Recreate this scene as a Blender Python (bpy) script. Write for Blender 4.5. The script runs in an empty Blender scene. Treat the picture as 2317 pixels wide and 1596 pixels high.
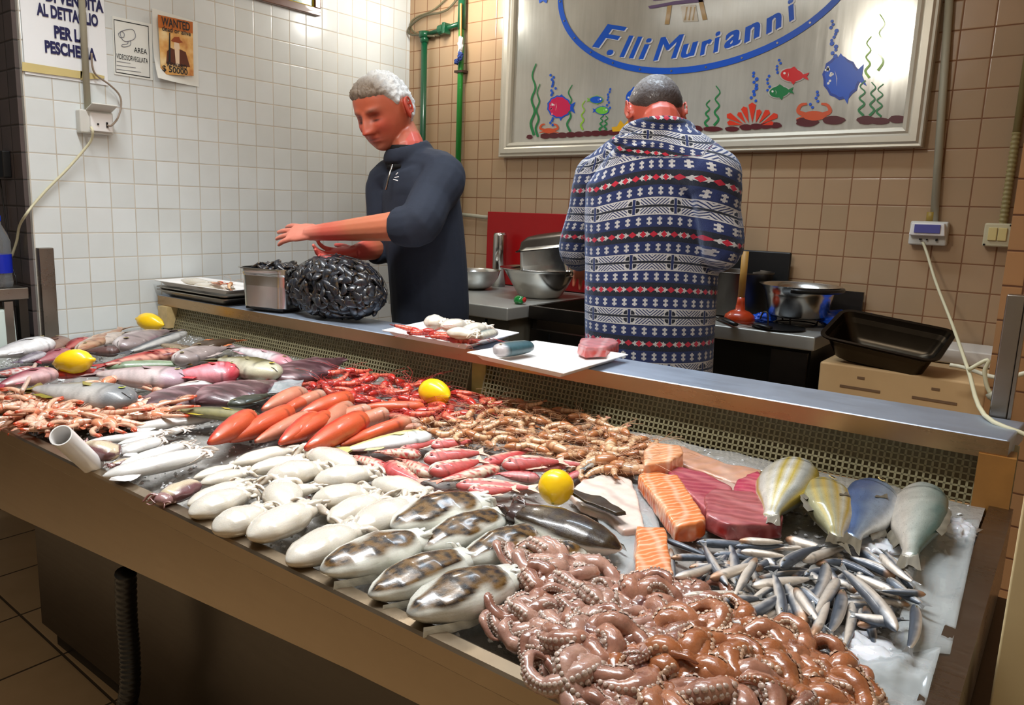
import bpy, bmesh, math, random
import numpy as np
from mathutils import Vector, Matrix, Euler, noise as mnoise
PI = math.pi
S = bpy.context.scene
COL = S.collection
# ---------------------------------------------------------------- camera
# world: x along the back wall, y=0 the back wall (negative towards the viewer), z up; metres
CAMH = 1.30
Rm = np.array([[0.7679312545650522, 0.6399280602989402, 0.027814850422431335],
               [-0.6270169861331175, 0.7598921357295088, -0.17150405580283948],
               [-0.1308865438558457, 0.11426294105403331, 0.9847906848356882]])
FPX, CX, CY = 1691.2485, 1053.283, 762.2686
CP = np.array([3.0917, -3.1818, CAMH])
cam = bpy.data.cameras.new('camera'); camo = bpy.data.objects.new('camera', cam); COL.objects.link(camo)
cam.sensor_width = 36.0; cam.lens = FPX / 2317 * 36
cam.shift_x = (1158.5 - CX) / 2317; cam.shift_y = -(798 - CY) / 2317
cam.clip_start = 0.02
right, fwd, up = Rm[0], Rm[1], Rm[2]
mw = Matrix(((right[0], up[0], -fwd[0], CP[0]), (right[1], up[1], -fwd[1], CP[1]), (right[2], up[2], -fwd[2], CP[2]), (0, 0, 0, 1)))
camo.matrix_world = mw
S.camera = camo
# ---------------------------------------------------------------- view
S.view_settings.view_transform = 'Standard'; S.view_settings.look = 'None'
S.view_settings.gamma = 1.0; S.view_settings.use_curve_mapping = False
S.view_settings.exposure = 0.0
# ---------------------------------------------------------------- world
w = bpy.data.worlds.new('world'); S.world = w; w.use_nodes = True
wb = w.node_tree.nodes['Background']; _t = w.node_tree; _c = _t.nodes.new('ShaderNodeTexCoord'); _s = _t.nodes.new('ShaderNodeSeparateXYZ'); _r = _t.nodes.new('ShaderNodeMapRange'); _m = _t.nodes.new('ShaderNodeValToRGB')
_t.links.new(_c.outputs['Generated'], _s.inputs[0]); _t.links.new(_s.outputs[0], _r.inputs[0]); _r.inputs[1].default_value = -1.0; _r.inputs[2].default_value = 1.0; _t.links.new(_r.outputs[0], _m.inputs[0]); _t.links.new(_m.outputs[0], wb.inputs[0])
_e = _m.color_ramp.elements; _e[0].position = 0.02; _e[0].color = (0.10, 0.11, 0.12, 1); _e[1].position = 0.75; _e[1].color = (0.95, 0.74, 0.50, 1); _q = _e.new(0.30); _q.color = (0.55, 0.47, 0.38, 1)   # invented surround, dark left and warm right, shaped for reflections in the apron
wb.inputs[1].default_value = 0.34
# ---------------------------------------------------------------- lamps' light
def area(name, loc, tgt, sx, sy, power, color):
    l = bpy.data.lights.new(name, 'AREA'); l.shape = 'RECTANGLE'; l.size = sx; l.size_y = sy; l.energy = power; l.color = color
    o = bpy.data.objects.new(name, l); COL.objects.link(o); o.location = loc
    o.rotation_euler = (Vector(tgt) - Vector(loc)).to_track_quat('-Z', 'Y').to_euler(); return o
def bulb(name, loc, r, power, color):
    l = bpy.data.lights.new(name, 'POINT'); l.shadow_soft_size = r; l.energy = power; l.color = color
    o = bpy.data.objects.new(name, l); COL.objects.link(o); o.location = loc; return o
area('tube_light_over_counter', (1.55, -2.15, 2.62), (1.55, -2.0, 0), 2.2, 0.14, 34, (0.93, 0.97, 1.0)).data.spread = 2.0
area('tube_light_over_aisle', (1.75, -0.75, 2.62), (1.75, -0.8, 0), 1.0, 0.12, 9, (0.72, 0.86, 1.0)).data.spread = 1.9
bulb('pendant_light_by_corner', (0.48, -0.32, 2.30), 0.05, 7.5, (1.0, 0.97, 0.93))
bulb('pendant_light_over_counter', (2.02, -2.02, 2.30), 0.06, 20, (1.0, 0.95, 0.88))
# ---------------------------------------------------------------- pixel -> place helpers
def ray(x, y): return Rm.T @ np.array([(x - CX) / FPX, 1.0, -(y - CY) / FPX])
def onz(x, y, z): d = ray(x, y); return CP + d * (z - CP[2]) / d[2]
def ony(x, y, Y): d = ray(x, y); return CP + d * (Y - CP[1]) / d[1]
def onx(x, y, X): d = ray(x, y); return CP + d * (X - CP[0]) / d[0]
def pj(P):
    q = Rm @ (np.array(P, float) - CP); return np.array((CX + FPX * q[0] / q[1], CY - FPX * q[2] / q[1]))
TP0 = np.array([0, -2.5, 0.735]); TN = np.array([0, -0.02, 1.0])
def tray(x, y, h=0.0):
    d = ray(x, y); p0 = TP0 + np.array([0, 0, h]); return CP + d * (((p0 - CP) @ TN) / (d @ TN))
def trayz(y): return 0.735 + 0.02 * (y + 2.5)
# ---------------------------------------------------------------- object helpers
def lin(c):
    return tuple((v / 255 / 12.92 if v / 255 <= 0.04045 else ((v / 255 + 0.055) / 1.055) ** 2.4) for v in c[:3])
def tag(o, label=None, cat=None, group=None, kind=None):
    if label: o['label'] = label
    if cat: o['category'] = cat
    if group: o['group'] = group
    if kind: o['kind'] = kind
    return o
def empty(name, loc=(0, 0, 0), rz=0.0, label=None, cat=None, group=None, rot=None, scale=None):
    o = bpy.data.objects.new(name, None); COL.objects.link(o); o.location = loc; o.empty_display_size = 0.02
    o.rotation_euler = rot if rot else (0, 0, rz)
    if scale is not None: o.scale = scale
    return tag(o, label, cat, group)
def link(name, me, m=None, parent=None, loc=None, rot=None, scale=None):
    o = bpy.data.objects.new(name, me); COL.objects.link(o)
    if m is not None and len(me.materials) == 0: me.materials.append(m)
    if parent is not None: o.parent = parent
    if loc is not None: o.location = loc
    if rot is not None: o.rotation_euler = rot
    if scale is not None: o.scale = scale
    return o
def mesh(name, V, F, cols=None, smooth=True, uvs=None):
    me = bpy.data.meshes.new(name); me.from_pydata([tuple(map(float, v)) for v in V], [], [tuple(f) for f in F]); me.update()
    if cols is not None:
        a = me.color_attributes.new('Col', 'FLOAT_COLOR', 'POINT')
        arr = np.ones((len(V), 4), np.float32); arr[:, :3] = np.array(cols, np.float32)[:, :3]
        a.data.foreach_set('color', arr.ravel())
    if smooth: me.polygons.foreach_set('use_smooth', [True] * len(me.polygons))
    return me
class MB:
    """collects vertices/faces (with optional colours) and links them as ONE mesh object"""
    def __init__(s): s.V = []; s.F = []; s.C = []
    def add(s, V, F, C=None):
        b = len(s.V); s.V += [tuple(v) for v in V]; s.F += [tuple(i + b for i in f) for f in F]
        s.C += ([tuple(c) for c in C] if C is not None else [(0.8, 0.8, 0.8)] * len(V)); return s
    def box(s, c, d, rz=0.0, col=None, taper=1.0):
        V = []
        for z in (-1, 1):
            k = 1.0 if z < 0 else taper
            for x, y in ((-1, -1), (1, -1), (1, 1), (-1, 1)):
                X, Y = x * d[0] / 2 * k, y * d[1] / 2 * k
                V.append((c[0] + X * math.cos(rz) - Y * math.sin(rz), c[1] + X * math.sin(rz) + Y * math.cos(rz), c[2] + z * d[2] / 2))
        return s.add(V, [(3, 2, 1, 0), (4, 5, 6, 7), (0, 1, 5, 4), (1, 2, 6, 5), (2, 3, 7, 6), (3, 0, 4, 7)], [col] * 8 if col else None)
    def tube(s, P, r, n=8, col=None, cap=True):
        V, F, C = sweep(P, r, n, cap=cap); return s.add(V, F, [col] * len(V) if col else None)
    def prism(s, poly, z0, z1, col=None):
        n = len(poly); V = [(x, y, z0) for x, y in poly] + [(x, y, z1) for x, y in poly]
        return s.add(V, [tuple(range(n - 1, -1, -1)), tuple(range(n, 2 * n))] + [(i, (i + 1) % n, n + (i + 1) % n, n + i) for i in range(n)], [col] * 2 * n if col else None)
    def lathe(s, prof, n=32, c=(0, 0, 0), col=None):
        V = []; F = []
        for r, z in prof:
            for k in range(n): V.append((c[0] + r * math.cos(2 * PI * k / n), c[1] + r * math.sin(2 * PI * k / n), c[2] + z))
        for i in range(len(prof) - 1):
            for k in range(n): F.append((i * n + k, i * n + (k + 1) % n, (i + 1) * n + (k + 1) % n, (i + 1) * n + k))
        return s.add(V, F, [col] * len(V) if col else None)
    def me(s, name, smooth=False, cols=False): return mesh(name, s.V, s.F, s.C if cols else None, smooth)
    def build(s, name, m, parent=None, smooth=False, cols=False, bevel=0.0, seg=2, **k):
        o = link(name, s.me(name, smooth, cols), m, parent, **k)
        if bevel:
            b = o.modifiers.new('bevel', 'BEVEL'); b.width = bevel; b.segments = seg; b.limit_method = 'ANGLE'; b.angle_limit = 0.6
            if smooth is False:
                for p in o.data.polygons: p.use_smooth = True
                w_ = o.modifiers.new('wn', 'WEIGHTED_NORMAL')
        return o
def catmull(P, n):
    P = [np.array(p, float) for p in P]; out = []
    Q = [2 * P[0] - P[1]] + P + [2 * P[-1] - P[-2]]
    for i in range(1, len(Q) - 2):
        for k in range(n):
            t = k / n; a, b, c, d = Q[i - 1], Q[i], Q[i + 1], Q[i + 2]
            out.append(0.5 * ((2 * b) + (-a + c) * t + (2 * a - 5 * b + 4 * c - d) * t * t + (-a + 3 * b - 3 * c + d) * t ** 3))
    out.append(P[-1]); return out
def sweep(P, r, n=8, cap=True, up=(0, 0, 1), colf=None):
    """tube along P; r a number, a list, or list of (side, up) pairs"""
    P = [np.array(p, float) for p in P]; m = len(P); V = []; F = []; C = []
    upv = np.array(up, float)
    prev = None
    for i in range(m):
        t = P[min(i + 1, m - 1)] - P[max(i - 1, 0)]; t /= (np.linalg.norm(t) + 1e-12)
        if prev is None:
            s_ = np.cross(upv, t)
            if np.linalg.norm(s_) < 1e-3: s_ = np.cross(np.array([1, 0.3, 0]), t)
        else: s_ = prev - t * (prev @ t)
        s_ /= (np.linalg.norm(s_) + 1e-12); prev = s_
        u_ = np.cross(t, s_)
        rr = r if isinstance(r, (int, float)) else r[i]
        ra, rb = (rr, rr) if isinstance(rr, (int, float, np.floating)) else rr
        for k in range(n):
            a = 2 * PI * k / n; V.append(P[i] + s_ * math.cos(a) * ra + u_ * math.sin(a) * rb)
            if colf: C.append(colf(i / (m - 1), a))
    for i in range(m - 1):
        for k in range(n): F.append((i * n + k, i * n + (k + 1) % n, (i + 1) * n + (k + 1) % n, (i + 1) * n + k))
    if cap:
        F.append(tuple(range(n - 1, -1, -1))); F.append(tuple((m - 1) * n + k for k in range(n)))
    return V, F, C
def copy_tree(o, parent=None):
    c = o.copy(); COL.objects.link(c)
    if parent is not None: c.parent = parent
    for ch in KIDS.get(o.name, []): copy_tree_child(ch, c)
    return c
KIDS = {}
def dup(root, loc=None, rot=None, scale=None, label=None, group=None):
    c = root.copy(); COL.objects.link(c)
    for ch in root.children:
        d = ch.copy(); COL.objects.link(d); d.parent = c
        for g in ch.children:
            e = g.copy(); COL.objects.link(e); e.parent = d
    if loc is not None: c.location = loc
    if rot is not None: c.rotation_euler = rot
    if scale is not None: c.scale = scale
    if label: c['label'] = label
    if group: c['group'] = group
    return c
# ---------------------------------------------------------------- shader expressions
class X:
    nt = None
    def __init__(s, v): s.v = v
    @staticmethod
    def op(o, *a):
        n = X.nt.nodes.new('ShaderNodeMath'); n.operation = o
        for i, x in enumerate(a):
            if isinstance(x, X): x = x.v
            if isinstance(x, (int, float)): n.inputs[i].default_value = x
            else: X.nt.links.new(x, n.inputs[i])
        return X(n.outputs[0])
    def __add__(s, o): return X.op('ADD', s, o)
    __radd__ = __add__
    def __sub__(s, o): return X.op('SUBTRACT', s, o)
    def __rsub__(s, o): return X.op('SUBTRACT', o, s)
    def __mul__(s, o): return X.op('MULTIPLY', s, o)
    __rmul__ = __mul__
    def __truediv__(s, o): return X.op('DIVIDE', s, o)
    def __lt__(s, o): return X.op('LESS_THAN', s, o)
    def __gt__(s, o): return X.op('GREATER_THAN', s, o)
def fr(a): return X.op('FRACT', a)
def fl(a): return X.op('FLOOR', a)
def ab(a): return X.op('ABSOLUTE', a)
def mx(a, b): return X.op('MAXIMUM', a, b)
def mn(a, b): return X.op('MINIMUM', a, b)
def mat(name):
    m = bpy.data.materials.new(name); m.use_nodes = True; nt = m.node_tree; X.nt = nt
    return m, nt, nt.nodes['Principled BSDF']
def N(nt, t, **k):
    n = nt.nodes.new(t)
    for a, b in k.items(): setattr(n, a, b)
    return n
def sx(v): return v.v if isinstance(v, X) else v
def mix(nt, f, a, b):
    n = N(nt, 'ShaderNodeMix', data_type='RGBA')
    for i, x in ((0, f), (6, a), (7, b)):
        x = sx(x)
        if isinstance(x, tuple): n.inputs[i].default_value = (*x[:3], 1)
        elif isinstance(x, (int, float)): n.inputs[i].default_value = x
        else: nt.links.new(x, n.inputs[i])
    return n.outputs[2]
def noise(nt, scale, detail=3, vec=None, rough=0.5):
    n = N(nt, 'ShaderNodeTexNoise'); n.inputs['Scale'].default_value = scale; n.inputs['Detail'].default_value = detail; n.inputs['Roughness'].default_value = rough
    if vec is None:
        tc = N(nt, 'ShaderNodeTexCoord'); vec = tc.outputs['Object']
    nt.links.new(vec, n.inputs['Vector']); return n.outputs['Fac']
def ramp(nt, fac, stops):
    n = N(nt, 'ShaderNodeValToRGB'); nt.links.new(sx(fac), n.inputs[0]); e = n.color_ramp.elements
    while len(e) < len(stops): e.new(0.5)
    for i, (p, c) in enumerate(stops): e[i].position = p; e[i].color = (*c[:3], 1)
    return n.outputs[0]
def bump(nt, b, h, strength, dist=0.002):
    n = N(nt, 'ShaderNodeBump'); n.inputs['Strength'].default_value = strength; n.inputs['Distance'].default_value = dist
    nt.links.new(sx(h), n.inputs['Height']); nt.links.new(n.outputs[0], b.inputs['Normal'])
def plain(name, c, rough=0.5, metal=0.0, coat=0.0, nz=0.0, scale=20, bmp=0.0, sss=0.0, alpha=1.0, trans=0.0, ior=1.45):
    m, nt, b = mat(name); c = lin(c)
    b.inputs['Base Color'].default_value = (*c, 1); b.inputs['Roughness'].default_value = rough; b.inputs['Metallic'].default_value = metal
    b.inputs['Coat Weight'].default_value = coat; b.inputs['Coat Roughness'].default_value = 0.06
    b.inputs['IOR'].default_value = ior; b.inputs['Transmission Weight'].default_value = trans; b.inputs['Alpha'].default_value = alpha
    if sss: b.inputs['Subsurface Weight'].default_value = sss; b.inputs['Subsurface Radius'].default_value = (0.012, 0.006, 0.004); b.inputs['Subsurface Scale'].default_value = 1
    if nz or bmp:
        f = noise(nt, scale, 4)
        if nz:
            nt.links.new(mix(nt, f, tuple(max(0, v * (1 - nz)) for v in c), tuple(min(1, v * (1 + nz)) for v in c)), b.inputs['Base Color'])
        if bmp: bump(nt, b, f, bmp)
    return m
def steel(name, c=(190, 190, 192), rough=0.28, stretch=(1, 30, 30), var=0.3, metal=1.0):
    m, nt, b = mat(name); c = lin(c); b.inputs['Metallic'].default_value = metal
    tc = N(nt, 'ShaderNodeTexCoord'); mp = N(nt, 'ShaderNodeMapping'); nt.links.new(tc.outputs['Object'], mp.inputs[0]); mp.inputs['Scale'].default_value = stretch
    f = noise(nt, 4, 4, mp.outputs[0]); g = noise(nt, 5, 5, tc.outputs['Object'], 0.65)
    nt.links.new(mix(nt, g, tuple(v * (1 - var) for v in c), c), b.inputs['Base Color'])
    r = X(f) * 0.12 + X(g) * 0.22 + (rough - 0.17); nt.links.new(r.v, b.inputs['Roughness'])
    bump(nt, b, f, 0.05, 0.001)
    return m
def vcol(name, rough=0.3, coat=0.6, sss=0.0, nz=0.12, scale=60, bmp=0.15, spec=0.5, bscale=None, dist=0.0015, cr=0.08, metal=0.0, gain=1.0):
    m, nt, b = mat(name)
    a = N(nt, 'ShaderNodeVertexColor', layer_name='Col'); f = noise(nt, scale, 4)
    oi = N(nt, 'ShaderNodeObjectInfo')
    f2 = noise(nt, scale * 4, 3, rough=0.6)
    k = X(f) * (2 * nz) + X(f2) * (1.6 * nz) + (1 - 1.8 * nz) + (X(oi.outputs['Random']) - 0.5) * 0.14
    k = k * gain
    mm = N(nt, 'ShaderNodeVectorMath', operation='SCALE'); nt.links.new(a.outputs[0], mm.inputs[0]); nt.links.new(k.v, mm.inputs['Scale'])
    nt.links.new(mm.outputs[0], b.inputs['Base Color'])
    nt.links.new((X(f) * 0.25 + X(f2) * 0.2 + (rough - 0.15)).v, b.inputs['Roughness']); b.inputs['Coat Weight'].default_value = coat; nt.links.new((X(f2) * 0.2 + (cr - 0.05)).v, b.inputs['Coat Roughness'])
    b.inputs['Metallic'].default_value = metal
    if sss: b.inputs['Subsurface Weight'].default_value = sss; b.inputs['Subsurface Radius'].default_value = (0.010, 0.006, 0.004); b.inputs['Subsurface Scale'].default_value = 1
    if bmp: bump(nt, b, X(noise(nt, bscale or scale * 1.5, 3)) + X(noise(nt, (bscale or scale * 1.5) * .28, 2)) * 1.6, bmp, dist)
    return m
def tiles(name, ax, su, sv, ou, ov, cA, cB, grout, rough=0.18, gw=0.03, wash=None, jit=0.5):
    """glazed square tiles: ax picks which object axes run along and up the wall"""
    m, nt, b = mat(name); cA, cB, grout = lin(cA), lin(cB), lin(grout)
    tc = N(nt, 'ShaderNodeTexCoord'); sp = N(nt, 'ShaderNodeSeparateXYZ'); nt.links.new(tc.outputs['Object'], sp.inputs[0])
    u = (X(sp.outputs[ax[0]]) - ou) / su; v = (X(sp.outputs[ax[1]]) - ov) / sv
    du = mn(fr(u), 1 - fr(u)); dv = mn(fr(v), 1 - fr(v)); d = mn(du, dv)
    g = d < gw
    cm = N(nt, 'ShaderNodeCombineXYZ'); nt.links.new(fl(u).v, cm.inputs[0]); nt.links.new(fl(v).v, cm.inputs[1])
    wn = N(nt, 'ShaderNodeTexWhiteNoise', noise_dimensions='2D'); nt.links.new(cm.outputs[0], wn.inputs[0])
    c = mix(nt, X(wn.outputs['Value']) * jit + X(noise(nt, 9, 3)) * (1 - jit), cA, cB)
    gn = mix(nt, noise(nt, 7, 4), tuple(x * 0.75 for x in grout), tuple(min(1, x * 1.5) for x in grout))
    nt.links.new(mix(nt, g, c, gn), b.inputs['Base Color'])
    r = g * 0.5 + rough + X(noise(nt, 25, 3)) * 0.1; nt.links.new(r.v, b.inputs['Roughness'])
    hb = mn(d * (1 / (gw * 2.2)), 1.0) + X(noise(nt, 14, 2)) * 0.10 + X(wn.outputs['Value']) * 0.05
    bump(nt, b, hb, 0.5, 0.0015)
    return m
def remeshed(name, parts, voxel, smooth=2):
    """joins closed pieces into one continuous surface"""
    b = MB()
    for V, F in parts: b.add(V, F)
    me = b.me(name); o = bpy.data.objects.new('tmp', me); COL.objects.link(o)
    bm = bmesh.new(); bm.from_mesh(me); bmesh.ops.recalc_face_normals(bm, faces=bm.faces); bm.to_mesh(me); bm.free()
    r = o.modifiers.new('r', 'REMESH'); r.mode = 'VOXEL'; r.voxel_size = voxel; r.use_smooth_shade = True
    if smooth: s = o.modifiers.new('s', 'SMOOTH'); s.iterations = smooth; s.factor = .5
    bpy.context.view_layer.update(); dg = bpy.context.evaluated_depsgraph_get()
    out = bpy.data.meshes.new_from_object(o.evaluated_get(dg)); out.name = name; bpy.data.objects.remove(o); bpy.data.meshes.remove(me)
    out.polygons.foreach_set('use_smooth', [True] * len(out.polygons)); return out
# ================================================================ materials
M = {}
M['tile_left'] = tiles('white_wall_tile', ('Y', 'Z'), 0.1, 0.1, -0.0276, 0.0539, (226, 232, 233), (208, 212, 210), (184, 177, 164), 0.16, 0.02)
M['tile_back'] = tiles('warm_dim_cream_tile', ('X', 'Z'), 0.09685, 0.1, 0.0328, 0.0488, (184, 152, 118), (166, 142, 112), (124, 84, 54), 0.17, 0.022)  # cream tile, base tanned to hold this wall's dimmer, warmer light
M['tile_pillar'] = tiles('pillar_tile', ('X', 'Z'), 0.1, 0.1, 0.06, 0.02, (176, 128, 84), (160, 122, 86), (92, 54, 28), 0.2, 0.026)
M['tile_shaded'] = tiles('shade_darkened_tile', ('X', 'Z'), 0.1, 0.1, 0.0, 0.0539, (96, 84, 82), (78, 70, 68), (44, 38, 36), 0.2, 0.03)  # shade on the return wall put into a darker base colour
M['floor'] = tiles('floor_tile', ('X', 'Y'), 0.31, 0.32, 0.045, -2.395, (206, 176, 138), (176, 148, 110), (70, 56, 40), 0.40, 0.012, jit=0.3)
M['steel'] = steel('brushed_steel', (168, 160, 150), 0.3)
M['steel_dk'] = steel('dull_dark_steel', (92, 86, 80), 0.36, var=0.35)
M['steel_bright'] = steel('bright_pan_steel', (205, 203, 198), 0.2, (6, 6, 6), 0.15)
M['steel_black'] = steel('blackened_steel', (58, 50, 40), 0.32, (6, 6, 6), 0.4)
M['alu'] = plain('painted_aluminium', (206, 200, 184), 0.38, 0.35, nz=0.05)
M['black'] = plain('black_rubber', (14, 14, 15), 0.35, nz=0.2)
M['ceiling'] = plain('white_ceiling_paint', (205, 200, 190), 0.9)
M['white_pl'] = plain('white_plastic', (236, 234, 232), 0.28, coat=0.3)
M['poly'] = plain('white_foam', (206, 170, 122), 0.7, nz=0.06)
M['grey_pl'] = plain('grey_plastic_box', (206, 205, 198), 0.4)
M['conduit'] = plain('grey_conduit', (172, 168, 148), 0.45)
M['cable'] = plain('cream_cable', (206, 200, 168), 0.45)
M['cable_dk'] = plain('black_cable', (20, 18, 18), 0.4)
M['green_dk'] = plain('dark_green_pipe_paint', (12, 74, 46), 0.35, coat=0.3)
M['green'] = plain('green_pipe_paint', (20, 128, 42), 0.35, coat=0.3)
M['red'] = plain('red_board', (158, 6, 10), 0.4, nz=0.05)
M['wood'] = plain('worn_wood', (176, 132, 62), 0.5, nz=0.2, scale=12)
M['orange_rub'] = plain('orange_rubber', (186, 58, 18), 0.3, coat=0.4)
M['bluebag'] = plain('blue_plastic_bag', (26, 88, 214), 0.22, coat=0.6, nz=0.25, scale=30)
M['paper'] = plain('white_paper', (234, 236, 238), 0.55)
M['paper_warm'] = plain('off_white_paper', (226, 228, 222), 0.5)
M['ink'] = plain('navy_ink', (26, 26, 78), 0.5)
M['ink_blk'] = plain('dark_ink', (24, 30, 36), 0.5)
M['tape'] = plain('yellowed_tape', (206, 188, 128), 0.35, coat=0.4, nz=0.1)
M['woodframe'] = plain('brown_picture_frame', (96, 58, 40), 0.35, coat=0.4, nz=0.15)
def flatc(name, c, rough=0.45): return plain(name, c, rough)
# ================================================================ setting
def struct(name, bm, m, **k): return tag(bm.build(name, m, **k), kind='structure')
struct('floor', MB().box((1.5, -3.0, -0.05), (9, 9, 0.1)), M['floor'])
struct('wall_left', MB().box((-0.30, -1.015, 1.45), (0.60, 2.03, 2.9)), M['tile_left'])
struct('wall_back', MB().box((1.9, 0.10, 1.45), (5.0, 0.20, 2.9)), M['tile_back'])
struct('wall_return', MB().box((-0.31, -2.035, 1.45), (0.58, 0.02, 2.9)), M['tile_shaded'])
struct('wall_pillar', MB().box((3.41, -0.275, 1.45), (1.0, 0.55, 2.9)), M['tile_pillar'])
struct('ceiling', MB().box((1.7, -1.6, 2.95), (5.4, 3.6, 0.1)), M['ceiling'])
# ================================================================ lamps as things
def tube_lamp(x0, x1, y, z, label):
    r = empty('fluorescent_lamp', ((x0 + x1) / 2, y, z), label=label, cat='lamp')
    L = x1 - x0
    MB().box((0, 0, 0.10), (L, 0.09, 0.07)).build('housing', M['white_pl'], r, bevel=0.006)
    MB().box((0, 0, 0.20), (0.03, 0.03, 0.13)).build('mount', M['white_pl'], r)
    m, nt, b = mat('lamp_tube'); b.inputs['Emission Color'].default_value = (0.92, 0.97, 1, 1); b.inputs['Emission Strength'].default_value = 6
    MB().tube([(-L / 2 + .04, 0, 0.05), (L / 2 - .04, 0, 0.05)], 0.013, 12).build('tube', m, r, smooth=True)
tube_lamp(0.45, 2.65, -2.15, 2.63, 'long white fluorescent lamp hanging over the fish counter')
tube_lamp(1.25, 2.25, -0.75, 2.63, 'short white fluorescent lamp over the aisle behind the counter')
def pendant(x, y, z, label):
    r = empty('pendant_lamp', (x, y, z), label=label, cat='lamp')
    m, nt, b = mat('lamp_bulb'); b.inputs['Emission Color'].default_value = (1, 0.93, 0.80, 1); b.inputs['Emission Strength'].default_value = 60
    MB().lathe([(0.001, 0.028), (0.03, 0.034), (0.046, 0.06), (0.046, 0.085), (0.03, 0.115), (0.016, 0.13)], 20).build('bulb', m, r, smooth=True)
    MB().lathe([(0.02, 0.13), (0.022, 0.20), (0.005, 0.21)], 16).build('socket', M['black'], r, smooth=True)
    MB().tube([(0, 0, 0.20), (0, 0, 2.90 - z)], 0.004, 6).build('cord', M['cable_dk'], r)
pendant(0.48, -0.32, 2.33, 'bare bulb hanging near the corner of the white wall')
pendant(2.02, -2.02, 2.33, 'bare bulb hanging over the right half of the counter')
# ================================================================ lettering
def text_mesh(body, shear=0.0, bold=0.0, res=4):
    c = bpy.data.curves.new('lettering', 'FONT'); c.body = body; c.shear = shear; c.offset = bold; c.resolution_u = res; c.fill_mode = 'FRONT'
    o = bpy.data.objects.new('lettering', c); COL.objects.link(o)
    bpy.context.view_layer.update(); dg = bpy.context.evaluated_depsgraph_get()
    me = bpy.data.meshes.new_from_object(o.evaluated_get(dg)); V = np.array([v.co[:] for v in me.vertices]); F = [tuple(p.vertices) for p in me.polygons]
    bpy.data.objects.remove(o); bpy.data.curves.remove(c); bpy.data.meshes.remove(me); return V, F
def fit(V, u0, v0, u1, v1):
    a, b = V[:, 0].min(), V[:, 0].max(); c, d = V[:, 1].min(), V[:, 1].max()
    return np.stack([u0 + (V[:, 0] - a) / (b - a) * (u1 - u0), v0 + (V[:, 1] - c) / (d - c) * (v1 - v0)], 1)
def on_left(UV, x=0.0): return [(x, u, v) for u, v in UV]
def text_left(body, px0, px1, x, name, m, parent, bold=0.02, shear=0.0, off=0.0035):
    """px0 = lower-left corner of the word in the photo, px1 = its upper-right corner"""
    a = onx(*px0, x); b = onx(*px1, x); V, F = text_mesh(body, shear, bold); uv = fit(V, a[1], a[2], b[1], b[2])
    return link(name, mesh(name, on_left(uv, x + off), F, smooth=False), m, parent)
def quad_left(b, px, x, th=0.002, col=None):
    P = [onx(*p, x) for p in px]; n = len(P)
    V = [(x + th, p[1], p[2]) for p in P] + [(x, p[1], p[2]) for p in P]
    return b.add(V, [tuple(range(n - 1, -1, -1)), tuple(range(n, 2 * n))] + [(i, (i + 1) % n, n + (i + 1) % n, n + i) for i in range(n)], [col] * 2 * n if col else None)
def fixn(o):
    bm = bmesh.new(); bm.from_mesh(o.data); bmesh.ops.recalc_face_normals(bm, faces=bm.faces); bm.to_mesh(o.data); bm.free(); return o
# --- retail notice
t = empty('paper_notice', (0.003, -1.86, 1.75), label='large white paper notice in navy capitals, taped at its foot, furthest left on the wall', cat='notice')
inv = Matrix.Translation((-0.003, 1.86, -1.75))
def under(root, o):
    o.parent = root; o.matrix_parent_inverse = Matrix.Translation(root.location).inverted() if not any(root.rotation_euler) else root.matrix_basis.inverted(); return o
b = MB(); pts = []
nn = 10
for i in range(nn + 1):
    v = 1.735 + i * (2.30 - 1.735) / nn
    for j in range(nn + 1):
        u = -2.022 + j * 0.305 / nn
        b.V.append((0.004 + 0.004 * max(0, 1 - j / 1.5) * (0.6 + 0.4 * math.sin(i)), u, v + 0.02 * 0)); b.C.append((1, 1, 1))
for i in range(nn):
    for j in range(nn): b.F.append((i * (nn + 1) + j, i * (nn + 1) + j + 1, (i + 1) * (nn + 1) + j + 1, (i + 1) * (nn + 1) + j))
under(t, b.build('sheet', M['paper'], smooth=True))
XP = 0.009
for body, a, c in (('DI VENDITA', (104, 2), (232, -34)), ('AL DETTAGLIO', (84, 34), (222, 40)), ('PER LA', (124, 86), (196, 68)), ('PESCHERIA', (103, 119), (217, 104))):
    A = onx(*a, XP); B_ = onx(*c, XP)
    V, F = text_mesh(body, 0, 0.045); h = 0.046
    zc = (A[2] + 0.0, B_[2])
    uv = fit(V, A[1], 0, B_[1], h); uv[:, 1] += A[2]
    under(t, link('lettering', mesh('lettering', on_left(uv, 0.0068), F, smooth=False), M['ink']))
b = MB(); quad_left(b, [(50, 140), (186, 162), (184, 178), (50, 160)], 0.0085, 0.001); quad_left(b, [(182, 160), (236, 172), (236, 178), (182, 180)], 0.0085, 0.001)
under(t, fixn(b.build('tape', M['tape'])))
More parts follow.
